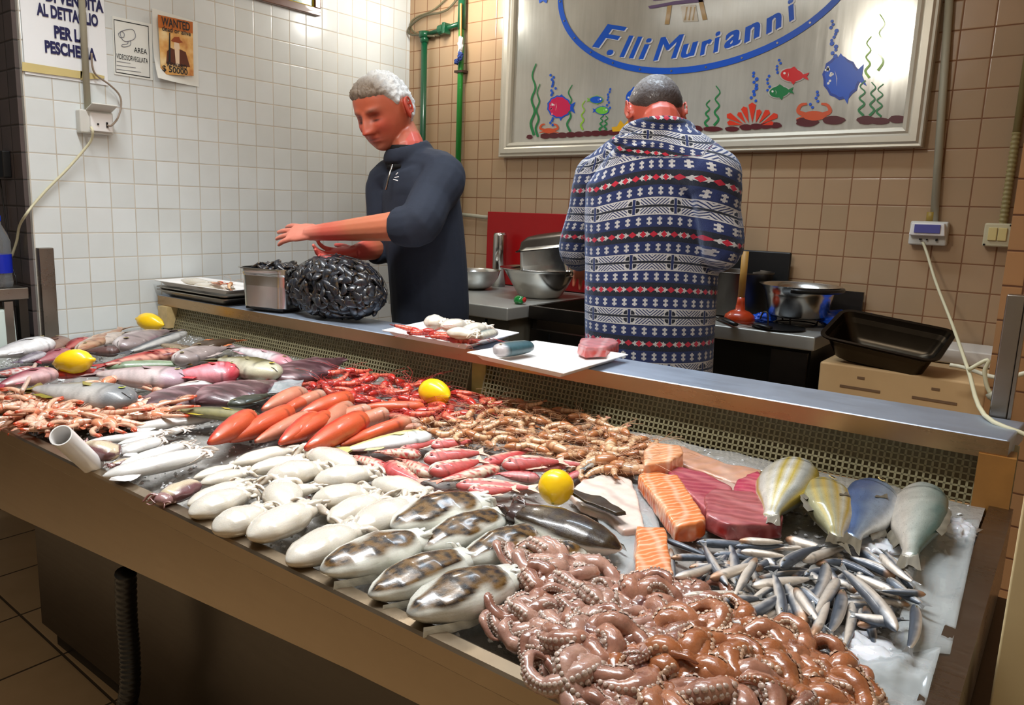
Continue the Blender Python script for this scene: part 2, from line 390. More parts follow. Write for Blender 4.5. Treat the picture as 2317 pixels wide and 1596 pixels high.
# --- surveillance sign
t = empty('surveillance_sign', (0.001, -1.61, 1.89), label='white sign with a camera drawing inside a thin dark border', cat='sign')
b = MB(); quad_left(b, [(253, 36), (343, 55), (345, 182), (258, 168)], 0.0005, 0.003); under(t, fixn(b.build('plate', M['paper_warm'])))
def frame_left(px, x, wd, name, m, root):
    P = [onx(*p, x)[1:] for p in px]; c = np.mean(P, 0); Q = [c + (p - c) * (1 - wd / np.linalg.norm(p - c)) for p in P]
    V = [(x, *p) for p in P] + [(x, *q) for q in Q]; F = [(i, (i + 1) % 4, 4 + (i + 1) % 4, 4 + i) for i in range(4)]
    return under(root, link(name, mesh(name, V, F, smooth=False), m))
frame_left([(257, 43), (336, 59), (340, 177), (262, 164)], 0.0045, 0.004, 'border', M['ink_blk'], t)
for body, a, c in (('AREA', (303, 117), (332, 104)), ('VIDEOSORVEGLIATA', (263, 131), (334, 129))):
    A = onx(*a, 0.004); B_ = onx(*c, 0.004); V, F = text_mesh(body, 0, 0.006); uv = fit(V, A[1], 0, B_[1], 0.020); uv[:, 1] += A[2] - 0.002
    under(t, link('lettering', mesh('lettering', on_left(uv, 0.0048), F, smooth=False), M['ink_blk']))
def line_left(pxs, x, r, name, m, root, n=5):
    return under(root, MB().tube(catmull([onx(*p, x) for p in pxs], 4), r, n).build(name, m, smooth=True))
grey_ink = flatc('grey_ink', (120, 124, 136))
for q in ([(272, 76), (276, 70), (298, 66), (306, 76), (304, 88), (286, 94), (276, 88), (272, 76)], [(268, 76), (271, 84), (280, 84), (281, 76), (275, 71), (268, 76)], [(296, 92), (295, 102), (284, 106), (276, 105), (277, 101), (288, 99), (290, 94)]):
    line_left(q, 0.0048, 0.0012, 'camera_drawing', grey_ink, t)
b = MB()
for k in range(3): quad_left(b, [(264, 138 + k * 9), (295 + 12 * k, 143 + k * 10), (295 + 12 * k, 144 + k * 10), (264, 139 + k * 9)], 0.0042, 0.0008)
under(t, b.build('fine_print', grey_ink))
# --- wanted poster
t = empty('wanted_poster', (0.001, -1.42, 1.91), label='curling white-edged reward poster with a brown cowboy picture', cat='poster')
b = MB(); A = [onx(*p, 0.004) for p in [(344, 18), (447, 50), (450, 197), (346, 178)]]
nn = 12
for i in range(nn + 1):
    for j in range(nn + 1):
        u = j / nn; v = i / nn; P = (A[0] * (1 - u) + A[1] * u) * (1 - v) + (A[3] * (1 - u) + A[2] * u) * v
        lift = 0.004 + 0.045 * max(0, v - 0.35) ** 2 * (1 - u) ** 2 * 2.2
        b.V.append((lift, P[1], P[2])); b.C.append((1, 1, 1))
for i in range(nn):
    for j in range(nn): b.F.append((i * (nn + 1) + j, (i + 1) * (nn + 1) + j, (i + 1) * (nn + 1) + j + 1, i * (nn + 1) + j + 1))
under(t, b.build('sheet', M['paper_warm'], smooth=True))
m, nt, bs = mat('poster_picture'); f = noise(nt, 14, 4)
nt.links.new(ramp(nt, f, [(0.3, lin((176, 88, 22))), (0.5, lin((222, 170, 96))), (0.68, lin((240, 214, 160)))]), bs.inputs['Base Color'])
XW = 0.022
def pl(px, name, m, off=0.0):
    b = MB(); quad_left(b, px, XW + off, 0.0006); return under(t, fixn(b.build(name, m)))
pl([(357, 33), (436, 50), (438, 172), (364, 168)], 'picture', m)
pl([(357, 33), (436, 50), (436, 76), (358, 62)], 'picture_top', flatc('poster_orange', (184, 100, 34)), 0.0008)
brown = flatc('poster_brown', (92, 46, 26)); pale = flatc('poster_pale', (232, 206, 176)); rust = flatc('poster_rust', (150, 70, 30))
pl([(387, 92), (394, 84), (405, 84), (408, 91), (414, 96), (404, 98), (390, 94)], 'hat', rust, 0.001)
pl([(394, 95), (405, 98), (407, 110), (400, 116), (393, 108)], 'face', pale, 0.001)
pl([(386, 108), (394, 112), (400, 118), (408, 112), (420, 118), (430, 152), (412, 150), (404, 150), (392, 146), (376, 144), (378, 116)], 'coat', brown, 0.0012)
pl([(395, 112), (406, 114), (406, 150), (398, 148)], 'shirt', pale, 0.0016)
pl([(383, 74), (385, 74), (386, 140), (381, 140)], 'rifle', M['ink_blk'], 0.002)
for body, a, c, h in (('WANTED', (365, 57), (429, 62), 0.034), ('dead or alive', (366, 69), (431, 78), 0.019), ('REWARD', (378, 150), (422, 156), 0.018), ('$ 50000', (367, 163), (424, 170), 0.028)):
    A_ = onx(*a, XW); B_ = onx(*c, XW); V, F = text_mesh(body, 0, 0.015); uv = fit(V, A_[1], 0, B_[1], h); uv[:, 1] += A_[2]
    under(t, link('lettering', mesh('lettering', on_left(uv, XW + 0.003), F, smooth=False), M['ink_blk']))
# --- framed picture, only its foot in view
t = empty('framed_picture', (0.001, -0.9, 2.45), label='brown wooden picture frame high on the white wall', cat='picture')
def plank_left(u0, v0, u1, v1, x0, x1, name, m): return under(t, MB().box(((x0 + x1) / 2, (u0 + u1) / 2, (v0 + v1) / 2), (x1 - x0, u1 - u0, v1 - v0)).build(name, m, bevel=0.003))
plank_left(-1.30, 2.205, -0.655, 2.24, 0.001, 0.026, 'frame_bottom', M['woodframe']); plank_left(-1.30, 2.66, -0.655, 2.695, 0.001, 0.026, 'frame_top', M['woodframe'])
plank_left(-0.69, 2.2395, -0.655, 2.6605, 0.001, 0.026, 'frame_side', M['woodframe']); plank_left(-1.30, 2.2395, -1.265, 2.6605, 0.001, 0.026, 'frame_side', M['woodframe'])
m, nt, bs = mat('picture_print'); nt.links.new(ramp(nt, noise(nt, 16, 4), [(0.35, lin((40, 84, 104))), (0.5, lin((110, 150, 160))), (0.7, lin((190, 200, 180)))]), bs.inputs['Base Color']); bs.inputs['Roughness'].default_value = 0.15
plank_left(-1.265, 2.24, -0.69, 2.66, 0.002, 0.010, 'print', m)
plank_left(-1.268, 2.238, -0.688, 2.246, 0.009, 0.016, 'gold_slip', flatc('gold_slip', (196, 176, 40))); plank_left(-0.698, 2.246, -0.690, 2.66, 0.009, 0.016, 'gold_slip', flatc('gold_slip2', (196, 176, 40)))
# --- conduit, socket box and cables on the left wall
def wtube(pts, r, name, m, label=None, cat=None, n=8, sub=5, parent=None, group=None):
    o = MB().tube(catmull(pts, sub), r, n).build(name, m, parent, smooth=True)
    if label: tag(o, label, cat, group)
    return o
a = onx(199, 250, 0.022)
tag(MB().tube([(0.022, a[1], a[2]), (0.022, a[1], 2.85)], 0.0125, 12).build('wall_conduit', M['conduit'], smooth=True), 'pale grey conduit running up over the paper notice', 'conduit')
t = empty('socket_box', (0.0, -1.785, 1.585), label='grey flip-lid socket box on the white wall under the notice', cat='socket')
MB().box((0.02, 0, 0), (0.04, 0.13, 0.088)).build('back_box', M['grey_pl'], t, bevel=0.006)
MB().box((0.047, 0.012, 0.0), (0.016, 0.085, 0.07)).build('socket_face', M['white_pl'], t, bevel=0.003)
o = MB().box((0.03, 0, 0), (0.062, 0.098, 0.006)).build('flip_lid', M['grey_pl'], t, bevel=0.002); o.location = (0.04, 0.008, 0.044); o.rotation_euler = (0, -0.35, 0)
MB().box((0.057, 0.03, -0.008), (0.006, 0.006, 0.02)).box((0.057, -0.005, -0.008), (0.006, 0.006, 0.006)).build('slots', M['black'], t)
wtube([onx(x, y, X_) for x, y, X_ in ((207, 120, .036), (209, 150, .035), (218, 170, .03), (248, 192, .03), (270, 215, .03), (274, 240, .035), (266, 268, .05), (252, 284, .07), (243, 284, .06))], 0.0038, 'cable', plain('taupe_cable', (140, 124, 108), 0.4), 'thin taupe cable looping from the conduit into the socket box', 'cable')
wtube([onx(x, y, X_) for x, y, X_ in ((206, 288, .062), (210, 298, .075), (206, 318, .05), (188, 342, .03), (150, 385, .02), (110, 425, .016), (75, 464, .016))] + [onx(58, 487, .02), ony(44, 512, -2.06), ony(38, 545, -2.06), ony(26, 582, -2.07)], 0.005, 'cable', M['cable'], 'cream cable drooping from the socket box to the left edge', 'cable')
# --- left end: shelf, bottle, tub, post, black box
a = ony(75, 645, -2.14)
t = empty('steel_side_table', (-0.22, -2.20, 0), label='steel side table at the far left with a bottle on it', cat='table')
zt_ = 1.3 - 0.352
MB().box((0.0, 0, zt_ - 0.02), (0.44, 0.28, 0.045)).build('table_top', M['steel'], t, bevel=0.004)
for x in (-0.2, 0.195):
    for y in (-0.12, 0.12): MB().box((x, y, (zt_ - 0.0425) / 2), (0.035, 0.03, zt_ - 0.043)).build('leg', M['steel_dk'], t)
MB().box((0.2, 0.07, 0.69), (0.02, 0.03, 0.42)).build('brace', M['steel'], t); MB().box((0, 0, 0.69), (0.40, 0.24, 0.02)).build('lower_shelf', M['steel_dk'], t)
t = empty('water_bottle', (-0.06, onx(2, 640, -0.06)[1], zt_ + 0.0025), label='clear water bottle with a blue label on the side table', cat='bottle')
glass = plain('clear_plastic', (236, 240, 244), 0.08, trans=0.9, ior=1.3)
MB().lathe([(0.001, 0), (0.040, 0.002), (0.042, 0.02), (0.039, 0.05), (0.042, 0.10), (0.042, 0.17), (0.034, 0.20), (0.016, 0.235), (0.014, 0.25)], 24).build('bottle_body', glass, t, smooth=True)
MB().lathe([(0.0428, 0.055), (0.0428, 0.125)], 24).build('blue_label', flatc('blue_label', (22, 42, 170), 0.3), t, smooth=True)
MB().lathe([(0.001, 0.268), (0.016, 0.268), (0.016, 0.248)], 16).build('cap', flatc('cap_blue', (20, 60, 180), 0.3), t, smooth=True)
A_ = ony(0, 606, -2.13)
V, F = text_mesh('ia', 0.3, 0.02); uv = fit(V, 0.004, 0.07, 0.028, 0.10); link('lettering', mesh('lettering', [(u * 0.9 - 0.004, -0.0445, v) for u, v in uv], F, smooth=False), M['white_pl'], t)
p = ony(14, 770, -2.12); t = empty('white_tub', (-0.065, onx(4, 700, -0.02)[1], 0.701), label='white plastic tub with a green patch below the side table', cat='tub')
MB().box((0, 0, 0.085), (0.11, 0.09, 0.17), taper=0.92).build('tub_body', plain('milky_plastic', (214, 228, 222), 0.35, nz=0.05), t, bevel=0.01)
MB().box((-0.02, -0.048, 0.05), (0.05, 0.003, 0.06)).build('green_patch', flatc('green_patch', (150, 200, 120)), t)
p = ony(8, 372, -2.06); tag(MB().box((p[0], -2.06, p[2]), (0.07, 0.03, 0.10)).build('wall_phone', M['black'], bevel=0.004), 'small black box mounted on the dark tiles at the left edge', 'box')
wtube([ony(x, y, -2.055) for x, y in ((0, 405), (10, 480), (20, 560), (26, 600), (36, 630), (40, 668))], 0.003, 'cable', M['cable_dk'], 'thin black cable hanging down the dark tiles', 'cable')
t = empty('steel_post', (0.016, -2.0, 0.70), label='dark steel post standing at the end of the white wall', cat='post')
MB().box((0, 0, 0.20), (0.030, 0.055, 0.40)).build('post_body', M['steel'], t, bevel=0.003)
MB().box((0.016, -0.024, 0.20), (0.006, 0.006, 0.398)).build('flange', M['steel'], t)
# ================================================================ fish counter
EA = math.atan2(0.05, 1.6)             # the counter stands a touch askew to the wall
def cf(x): return -2.595 + 0.0314 * x  # outer front edge of the tray
def cr(x): return -1.565 + 0.038 * x   # rear, where the grille rises
t = empty('fish_counter', (1.3, -2.0, 0), label='long stainless steel fish counter with raised rim, grille and rear shelf', cat='counter')
CT = t
XL, XR = 0.012, 3.035
def tq(x, y): return trayz(y)
b = MB()   # display bed
b.add([(XL, cf(XL) + .02, trayz(cf(XL)) - .035), (XR, cf(XR) + .02, trayz(cf(XR)) - .035), (XR, cr(XR) - .0, trayz(cr(XR)) - .03), (XL, cr(XL), trayz(cr(XL)) - .03)], [(0, 1, 2, 3)])
b.add([(XL, cf(XL) + .02, trayz(cf(XL)) - .06), (XR, cf(XR) + .02, trayz(cf(XR)) - .06), (XR, cr(XR), trayz(cr(XR)) - .06), (XL, cr(XL), trayz(cr(XL)) - .06)], [(3, 2, 1, 0)])
under(t, b.build('display_bed', M['steel']))
# front apron: tapers towards the right, with a folded top rim
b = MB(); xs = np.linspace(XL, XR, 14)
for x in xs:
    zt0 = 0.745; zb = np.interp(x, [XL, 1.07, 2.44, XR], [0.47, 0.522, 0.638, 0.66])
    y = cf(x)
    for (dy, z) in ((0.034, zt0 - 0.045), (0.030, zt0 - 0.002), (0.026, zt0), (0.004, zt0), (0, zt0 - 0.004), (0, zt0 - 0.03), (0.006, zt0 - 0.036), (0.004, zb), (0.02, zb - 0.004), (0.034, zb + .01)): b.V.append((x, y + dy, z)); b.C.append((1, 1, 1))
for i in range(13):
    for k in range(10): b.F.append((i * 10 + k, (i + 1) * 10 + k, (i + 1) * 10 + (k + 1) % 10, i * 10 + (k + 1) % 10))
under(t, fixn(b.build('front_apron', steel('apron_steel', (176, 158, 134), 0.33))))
# right end rim
b = MB(); y0, y1 = cf(XR) + .005, cr(XR)
b.add([(XR - .03, y0, .746), (XR + .008, y0, .746), (XR + .008, y1, .755), (XR - .03, y1, .755), (XR - .03, y0, .69), (XR + .008, y0, .60), (XR + .008, y1, .60), (XR - .03, y1, .69)], [(0, 1, 2, 3), (0, 4, 5, 1), (1, 5, 6, 2), (3, 2, 6, 7), (0, 3, 7, 4), (4, 7, 6, 5)])
under(t, b.build('end_rim', M['steel']))
# rear grille back panel and the perforated grille
b = MB(); b.add([(0.02, cr(0) + .085, .72), (XR, cr(XR) + .085, .72), (XR, cr(XR) + .085, .86), (0.02, cr(0) + .085, .86)], [(0, 1, 2, 3)])
under(t, b.build('rear_panel', plain('grimy_beige_panel', (168, 156, 124), 0.5, nz=0.35, scale=18)))
def grille(name, x0, x1, tilt, m):
    b = MB(); n = int((x1 - x0) / 0.0125); rows = 8; h = 0.103
    def P(x, s, e=0.0): return (x, cr(x) + 0.006 + tilt * s + e, 0.735 + h * s)
    for i in range(n + 1):
        x = x0 + (x1 - x0) * i / n; w_ = 0.0021
        a, c = P(x - w_, 0), P(x + w_, 0); d, e = P(x + w_, 1), P(x - w_, 1); k = 0.003
        b.add([a, c, d, e, (a[0], a[1] + k, a[2]), (c[0], c[1] + k, c[2]), (d[0], d[1] + k, d[2]), (e[0], e[1] + k, e[2])], [(0, 1, 2, 3), (0, 4, 5, 1), (2, 6, 7, 3), (1, 5, 6, 2), (0, 3, 7, 4)])
    for j in range(rows + 1):
        s = j / rows; w_ = 0.016
        for q in range(6):
            xa = x0 + (x1 - x0) * q / 6; xb = x0 + (x1 - x0) * (q + 1) / 6
            b.add([P(xa, s - w_), P(xb, s - w_), P(xb, s + w_), P(xa, s + w_)], [(0, 1, 2, 3)]); b.add([P(xa, s + w_), P(xb, s + w_), P(xb, s + w_, .003), P(xa, s + w_, .003)], [(0, 1, 2, 3)])
    under(t, b.build(name, m))
gm = plain('olive_grey_grille', (142, 134, 104), 0.35, 0.3, nz=0.3, scale=30)
grille('grille', 0.05, 1.70, 0.03, gm); grille('grille', 1.76, 3.0, 0.03, gm)
under(t, MB().box((1.735, cr(1.735) + 0.045, 0.79), (0.05, 0.035, 0.12), 0.04).build('support_bracket', plain('stained_bracket', (150, 130, 60), 0.4, nz=0.5, scale=25)))
under(t, MB().box((0.09, cr(0.09) + 0.01, 0.80), (0.07, 0.05, 0.09), 0.04).build('support_bracket', plain('rusty_cream_bracket', (196, 170, 120), 0.5, nz=0.4, scale=30)))
under(t, MB().box((3.005, cr(3) + 0.02, 0.795), (0.06, 0.06, 0.12), 0.04).build('support_bracket', plain('brown_bracket', (150, 104, 50), 0.4, nz=0.3)))
# shelf
sh = MB(); P4 = [(0.02, -1.557), (3.02, -1.452), (3.035, -1.262), (0.02, -1.36)]
sh.prism(P4, 0.846, 0.888)
under(t, MB().prism([(0.021, -1.5585), (3.021, -1.4535), (3.021, -1.4515), (0.021, -1.5565)], 0.8465, 0.8855).build('shelf_lip', steel('warm_reflection_lip_steel', (190, 158, 120), 0.3)))  # thin strip tinted gold, reflection of warm light put into its colour
under(t, sh.build('rear_shelf', steel('shelf_steel', (190, 202, 220), 0.44, metal=0.8), bevel=0.004))
# pedestal, plinth, underframe and legs
under(t, MB().box((2.0, -1.95, 0.33), (2.25, 0.86, 0.52), 0.03).build('pedestal', M['steel_dk'], bevel=0.004))
under(t, MB().box((2.0, -1.95, 0.035), (2.2, 0.8, 0.07), 0.03).build('plinth', M['black']))
under(t, MB().box((1.52, -1.95, 0.64), (2.9, 0.8, 0.09), 0.03).build('underframe', M['steel_dk']))
for x in (0.15, 2.9): under(t, MB().box((x, -1.72 + 0.0 * x, 0.30), (0.05, 0.05, 0.60)).build('leg', M['steel_dk']))
# drain hose: corrugated
P = []; base = ony(284, 1312, -2.50)
pts = [ony(x, y, -2.50) for x, y in ((284, 1295), (278, 1400), (284, 1480), (292, 1560), (284, 1640), (280, 1720))]
pts = [(p[0], -2.50 + 0.01 * math.sin(i), p[2]) for i, p in enumerate(pts)]
path = catmull(pts, 22); r = [0.021 + 0.0022 * math.sin(i * 2.1) for i in range(len(path))]
tag(MB().add(*sweep(path, r, 14)[:2]).build('drain_hose', M['black'], smooth=True), 'black corrugated drain hose hanging below the counter front', 'hose')
# ice bed
m, nt, bs = mat('crushed_ice'); f = noise(nt, 38, 6, rough=0.65); g = noise(nt, 3.2, 3)
bs.inputs['Roughness'].default_value = 0.12; bs.inputs['Transmission Weight'].default_value = 0.0
nt.links.new(mix(nt, g, mix(nt, f, lin((92, 86, 74)), lin((160, 156, 148))), mix(nt, f, lin((132, 128, 120)), lin((196, 196, 196)))), bs.inputs['Base Color']); bs.inputs['Coat Weight'].default_value = 0.8; bs.inputs['Coat Roughness'].default_value = 0.05
bump(nt, bs, X(noise(nt, 90, 5, rough=0.7)) + X(noise(nt, 30, 3)) * 1.5, 0.8, 0.006)
M['ice'] = m
nx, ny = 150, 46; V = []; F = []
for i in range(nx + 1):
    x = XL + (XR - 0.035 - XL) * i / nx
    for j in range(ny + 1):
        y = cf(x) + 0.034 + (cr(x) - cf(x) - 0.04) * j / ny
        n1 = mnoise.noise((x * 9, y * 9, 0)) * 0.006 + mnoise.noise((x * 28, y * 28, 3)) * 0.004
        e = min(1, j / 6); V.append((x, y, trayz(y) - 0.028 + 0.018 * e + n1 * (0.3 + e)))
for i in range(nx):
    for j in range(ny): a = i * (ny + 1) + j; F.append((a, a + ny + 1, a + ny + 2, a + 1))
tag(link('crushed_ice', mesh('crushed_ice', V, F), M['ice']), 'bed of grey melting crushed ice filling the counter', 'ice', kind='stuff')
# loose ice grains
b = MB(); qi = random.Random(5)
for i in range(5200):
    x = qi.uniform(XL + .05, XR - .06); y = qi.uniform(cf(x) + .04, cr(x) - .02); r = qi.uniform(.0022, .0065); z = trayz(y) - .010 + qi.uniform(-.001, .004)
    V = [(x + r * qi.uniform(.5, 1.2) * a, y + r * qi.uniform(.5, 1.2) * c, z + r * qi.uniform(.3, .9) * d) for a, c, d in ((1, 0, 0), (0, 1, 0), (-1, 0, 0), (0, -1, 0), (0, 0, 1), (0, 0, -1))]
    b.add(V, [(0, 1, 4), (1, 2, 4), (2, 3, 4), (3, 0, 4), (1, 0, 5), (2, 1, 5), (3, 2, 5), (0, 3, 5)])
tag(b.build('ice_grains', plain('clear_ice_grain', (214, 216, 218), 0.08, coat=1.0, nz=0.2, scale=80)), 'loose glittering ice grains strewn over the ice bed', 'ice', kind='stuff')
# ice chunks heap at right
def blob(name, c, r, m, seed, amp=0.25, fq=3.0, sub=4, parent=None, cols=None):
    bm = bmesh.new(); bmesh.ops.create_icosphere(bm, subdivisions=sub, radius=1)
    for v in bm.verts:
        d = v.co.normalized(); k = 1 + amp * mnoise.noise(d * fq + Vector((seed * 3.1, seed, 0))) + amp * 0.4 * mnoise.noise(d * fq * 2.7 + Vector((seed, 0, 5)))
        v.co = Vector((d.x * r[0] * k, d.y * r[1] * k, d.z * r[2] * k))
    me = bpy.data.meshes.new(name); bm.to_mesh(me); bm.free(); me.polygons.foreach_set('use_smooth', [True] * len(me.polygons))
    return link(name, me, m, parent, loc=c)
icew = plain('white_clear_ice', (226, 230, 238), 0.12, coat=0.8, nz=0.12, scale=60, bmp=0.9, sss=0.2)
for k, (x, y, rx, ry, rz, lb) in enumerate(((1985, 1235, .055, .06, .020, 'white ice heap between the two sea bream at the right'), (1950, 1475, .075, .05, .018, 'white ice heap right of the octopuses'), (2160, 1200, .035, .05, .02, 'small ice heap in the rear right corner'), (1400, 1345, .03, .04, .01, 'small ice patch between squid and salmon'))):
    p = tray(x, y, 0.0); tag(blob('ice_heap', (p[0], p[1], p[2] - 0.004), (rx, ry, rz), icew, k + 2, 0.4, 4.0), lb, 'ice', kind='stuff')
# plastic sheets along the right rim
plas = plain('clear_wet_film', (206, 214, 216), 0.12, coat=1.0, nz=0.1, scale=8, alpha=0.4)
def film(pxs, label, h=0.012, seed=0, n=14, amp=0.008):
    A = [tray(*p, h) for p in pxs]; V = []; F = []
    for i in range(n + 1):
        for j in range(n + 1):
            u, v = i / n, j / n; P = (A[0] * (1 - u) + A[1] * u) * (1 - v) + (A[3] * (1 - u) + A[2] * u) * v
            V.append((P[0], P[1], P[2] + amp * mnoise.noise((P[0] * 22, P[1] * 16, seed)) + amp * .5 * mnoise.noise((P[0] * 60, P[1] * 40, seed))))
    for i in range(n):
        for j in range(n): a = i * (n + 1) + j; F.append((a, a + n + 1, a + n + 2, a + 1))
    o = link('plastic_film', mesh('plastic_film', V, F), plas); s_ = o.modifiers.new('s', 'SOLIDIFY'); s_.thickness = 0.0008
    return tag(o, label, 'plastic film')
film([(2105, 1180), (2215, 1180), (2150, 1480), (2010, 1480)], 'clear plastic sheet lining the right rim beside the anchovies', 0.008, 1)
film([(1940, 1480), (2130, 1470), (2080, 1640), (1900, 1640)], 'creased plastic sheet at the near right corner', 0.012, 2, amp=0.014)
film([(1330, 1110), (1470, 1090), (1500, 1230), (1400, 1330)], 'clear plastic sheet under the swordfish slice and salmon', 0.004, 3)
film([(600, 850), (700, 822), (680, 880), (520, 905)], 'clear film laid over the purple skate', 0.035, 4, amp=0.006)
# ================================================================ right-hand post and panel
t = empty('steel_post', (2.985, -1.235, 0), label='tall steel post rising behind the right end of the shelf', cat='post')
MB().box((0, 0, 0.575), (0.032, 0.03, 1.15)).build('post_body', M['steel'], t, bevel=0.003)
MB().box((0.02, 0, 0.575), (0.006, 0.034, 1.15)).build('flange', M['steel'], t)
t = empty('beige_end_panel', (3.117, -1.98, 0), label='pale beige upright panel at the right edge, beside the counter end', cat='panel')
MB().box((0, 0, 0.50), (0.10, 0.05, 1.0)).build('panel_body', plain('beige_paint', (222, 202, 156), 0.4, nz=0.05), t, bevel=0.003)
wtube([onz(2140, 1545, .013), onz(2210, 1470, .013), onz(2275, 1395, .013)], 0.012, 'garden_hose', plain('dark_green_hose', (18, 48, 26), 0.4), 'dark green hose on the floor right of the counter', 'hose')
p0, p1 = ony(2204, 1338, -0.008), ony(2262, 1290, -0.008); wtube([p0, (p0 + p1) / 2, p1], 0.006, 'cable', M['cable'], 'short run of cream cable low on the tiles at the right', 'cable')
# ================================================================ shop sign on the back wall
SY = -0.034
t = empty('shop_sign', (1.65, -0.001, 1.55), label='large glossy framed shop sign painted with a blue oval, lettering and sea creatures', cat='sign')
SG = t
def sq(px, py, off=0.0): p = ony(px, py, SY - off); return (p[0], SY - off, p[2])
a = sq(1176, 324); c = sq(2062, 292)
x0, x1, zb, ztop = 0.757, 2.515, a[2], 2.62
m, nt, bs = mat('sign_panel'); g = noise(nt, 3.0, 4); tc = N(nt, 'ShaderNodeTexCoord'); mp = N(nt, 'ShaderNodeMapping'); nt.links.new(tc.outputs['Object'], mp.inputs[0]); mp.inputs['Scale'].default_value = (22, 1, 1.5)
st = noise(nt, 2.0, 5, mp.outputs[0], 0.7)
nt.links.new(mix(nt, X(g) * 0.6 + X(st) * 0.4, lin((158, 158, 152)), lin((236, 232, 220))), bs.inputs['Base Color']); bs.inputs['Metallic'].default_value = 0.5
nt.links.new((X(st) * 0.16 + 0.09).v, bs.inputs['Roughness'])
under(t, MB().box(((x0 + x1) / 2, -0.0165, (zb + ztop) / 2), (x1 - x0, 0.031, ztop - zb)).build('panel', m))
fw = 0.062
def frame_strip(P, Q, name):
    # P,Q inner corners; profile stepped, mitred
    return
b = MB()
prof = [(-0.004, 0.033), (0.0, 0.050), (0.012, 0.054), (0.020, 0.050), (0.028, 0.056), (0.048, 0.056), (0.056, 0.048), (0.064, 0.05), (0.068, 0.044), (0.068, 0.0)]
corners = [(x0, zb, -1, -1), (x1, zb, 1, -1), (x1, ztop, 1, 1), (x0, ztop, -1, 1)]
np_ = len(prof)
for (x, z, sx_, sz_) in corners:
    for d, h in prof: b.V.append((x + sx_ * d, -h, z + sz_ * d)); b.C.append((1, 1, 1))
for names, (i, j) in (('frame_bottom', (0, 1)), ('frame_side', (1, 2)), ('frame_top', (2, 3)), ('frame_side', (3, 0))):
    bb = MB(); 
    V = b.V[i * np_:(i + 1) * np_] + b.V[j * np_:(j + 1) * np_]
    bb.add(V, [(k, k + 1, np_ + k + 1, np_ + k) for k in range(np_ - 1)]); under(t, fixn(bb.build(names, M['alu'])))
def paint(name, px, col, off=0.001, close=True, mt=None):
    P = [sq(x, y, off) for x, y in px]; n = len(P)
    o = link(name, mesh(name, P, [tuple(range(n))], smooth=False), mt or paintm(col)); return under(SG, o)
PM = {}
def paintm(c):
    if c not in PM: PM[c] = plain('sign_paint', c, 0.3, coat=0.4)
    return PM[c]
BL = (14, 84, 196)
# oval ring
V = []; F = []; n = 96; cx_, cz_, ra, rb = 1.67, 2.29, 0.668, 0.404
for i in range(n):
    th = 2 * PI * i / n
    for k in (0, -0.026): V.append((cx_ + (ra + k) * math.cos(th), SY - 0.0015, cz_ + (rb + k) * math.sin(th)))
for i in range(n): j = (i + 1) % n; F.append((2 * i, 2 * j, 2 * j + 1, 2 * i + 1))
under(t, link('oval_ring', mesh('oval_ring', V, F, smooth=False), paintm(BL)))
b = MB()
for i in range(14):
    th = PI * (1.02 + 0.97 * i / 13); b.tube([(cx_ + (ra - .013) * math.cos(th), SY, cz_ + (rb - .013) * math.sin(th)), (cx_ + (ra - .013) * math.cos(th), SY - 0.004, cz_ + (rb - .013) * math.sin(th))], 0.004, 10)
under(t, b.build('screw_heads', M['steel']))
# lettering along the oval
def glyph(ch, px, py, hpx, ang, wpx, shear=0.3):
    P = np.array(sq(px, py)); k = np.linalg.norm(np.array(sq(px, py - 10)) - P) / 10; kx = np.linalg.norm(np.array(sq(px + 10, py)) - P) / 10
    V, F = text_mesh(ch, shear, 0.0 if ch == 'M' else 0.015); hh = V[:, 1].max() - V[:, 1].min(); s = hpx * k / hh
    U = (V[:, 0] - V[:, 0].min()); U = U / (U.max() + 1e-6) * wpx * kx; W = (V[:, 1] - min(0, V[:, 1].min())) * s
    ca, sa = math.cos(ang), math.sin(ang); out = []
    for off, mt, nm, dx in ((0.0022, paintm(BL), 'lettering', 0), (0.0012, paintm((226, 228, 232)), 'lettering_shadow', 0.006)):
        bb = MB()
        for q_ in range(4):
            VV = [(P[0] + (u + q_ * .0022) * ca - w_ * sa + dx, SY - off - q_ * .00008, P[2] + (u + q_ * .0022) * sa + w_ * ca - dx * 0.7) for u, w_ in zip(U, W)]; bb.add(VV, F)
        under(SG, bb.build(nm, mt))
for ch, px, py, h, a_, w_ in (('F', 1340, 106, 54, -.25, 62), ('.', 1372, 124, 12, -.2, 12), ('l', 1402, 129, 48, -.15, 20), ('l', 1423, 132, 48, -.12, 20), ('i', 1445, 134, 46, -.1, 20),
                              ('M', 1478, 138, 50, .02, 62), ('u', 1541, 133, 30, .12, 36), ('r', 1584, 126, 30, .18, 26), ('i', 1614, 120, 44, .2, 17), ('a', 1640, 112, 34, .26, 34), ('n', 1684, 98, 34, .32, 38), ('n', 1734, 78, 34, .38, 38), ('i', 1786, 50, 48, .42, 20)):
    glyph(ch, px, py, h, a_, w_)
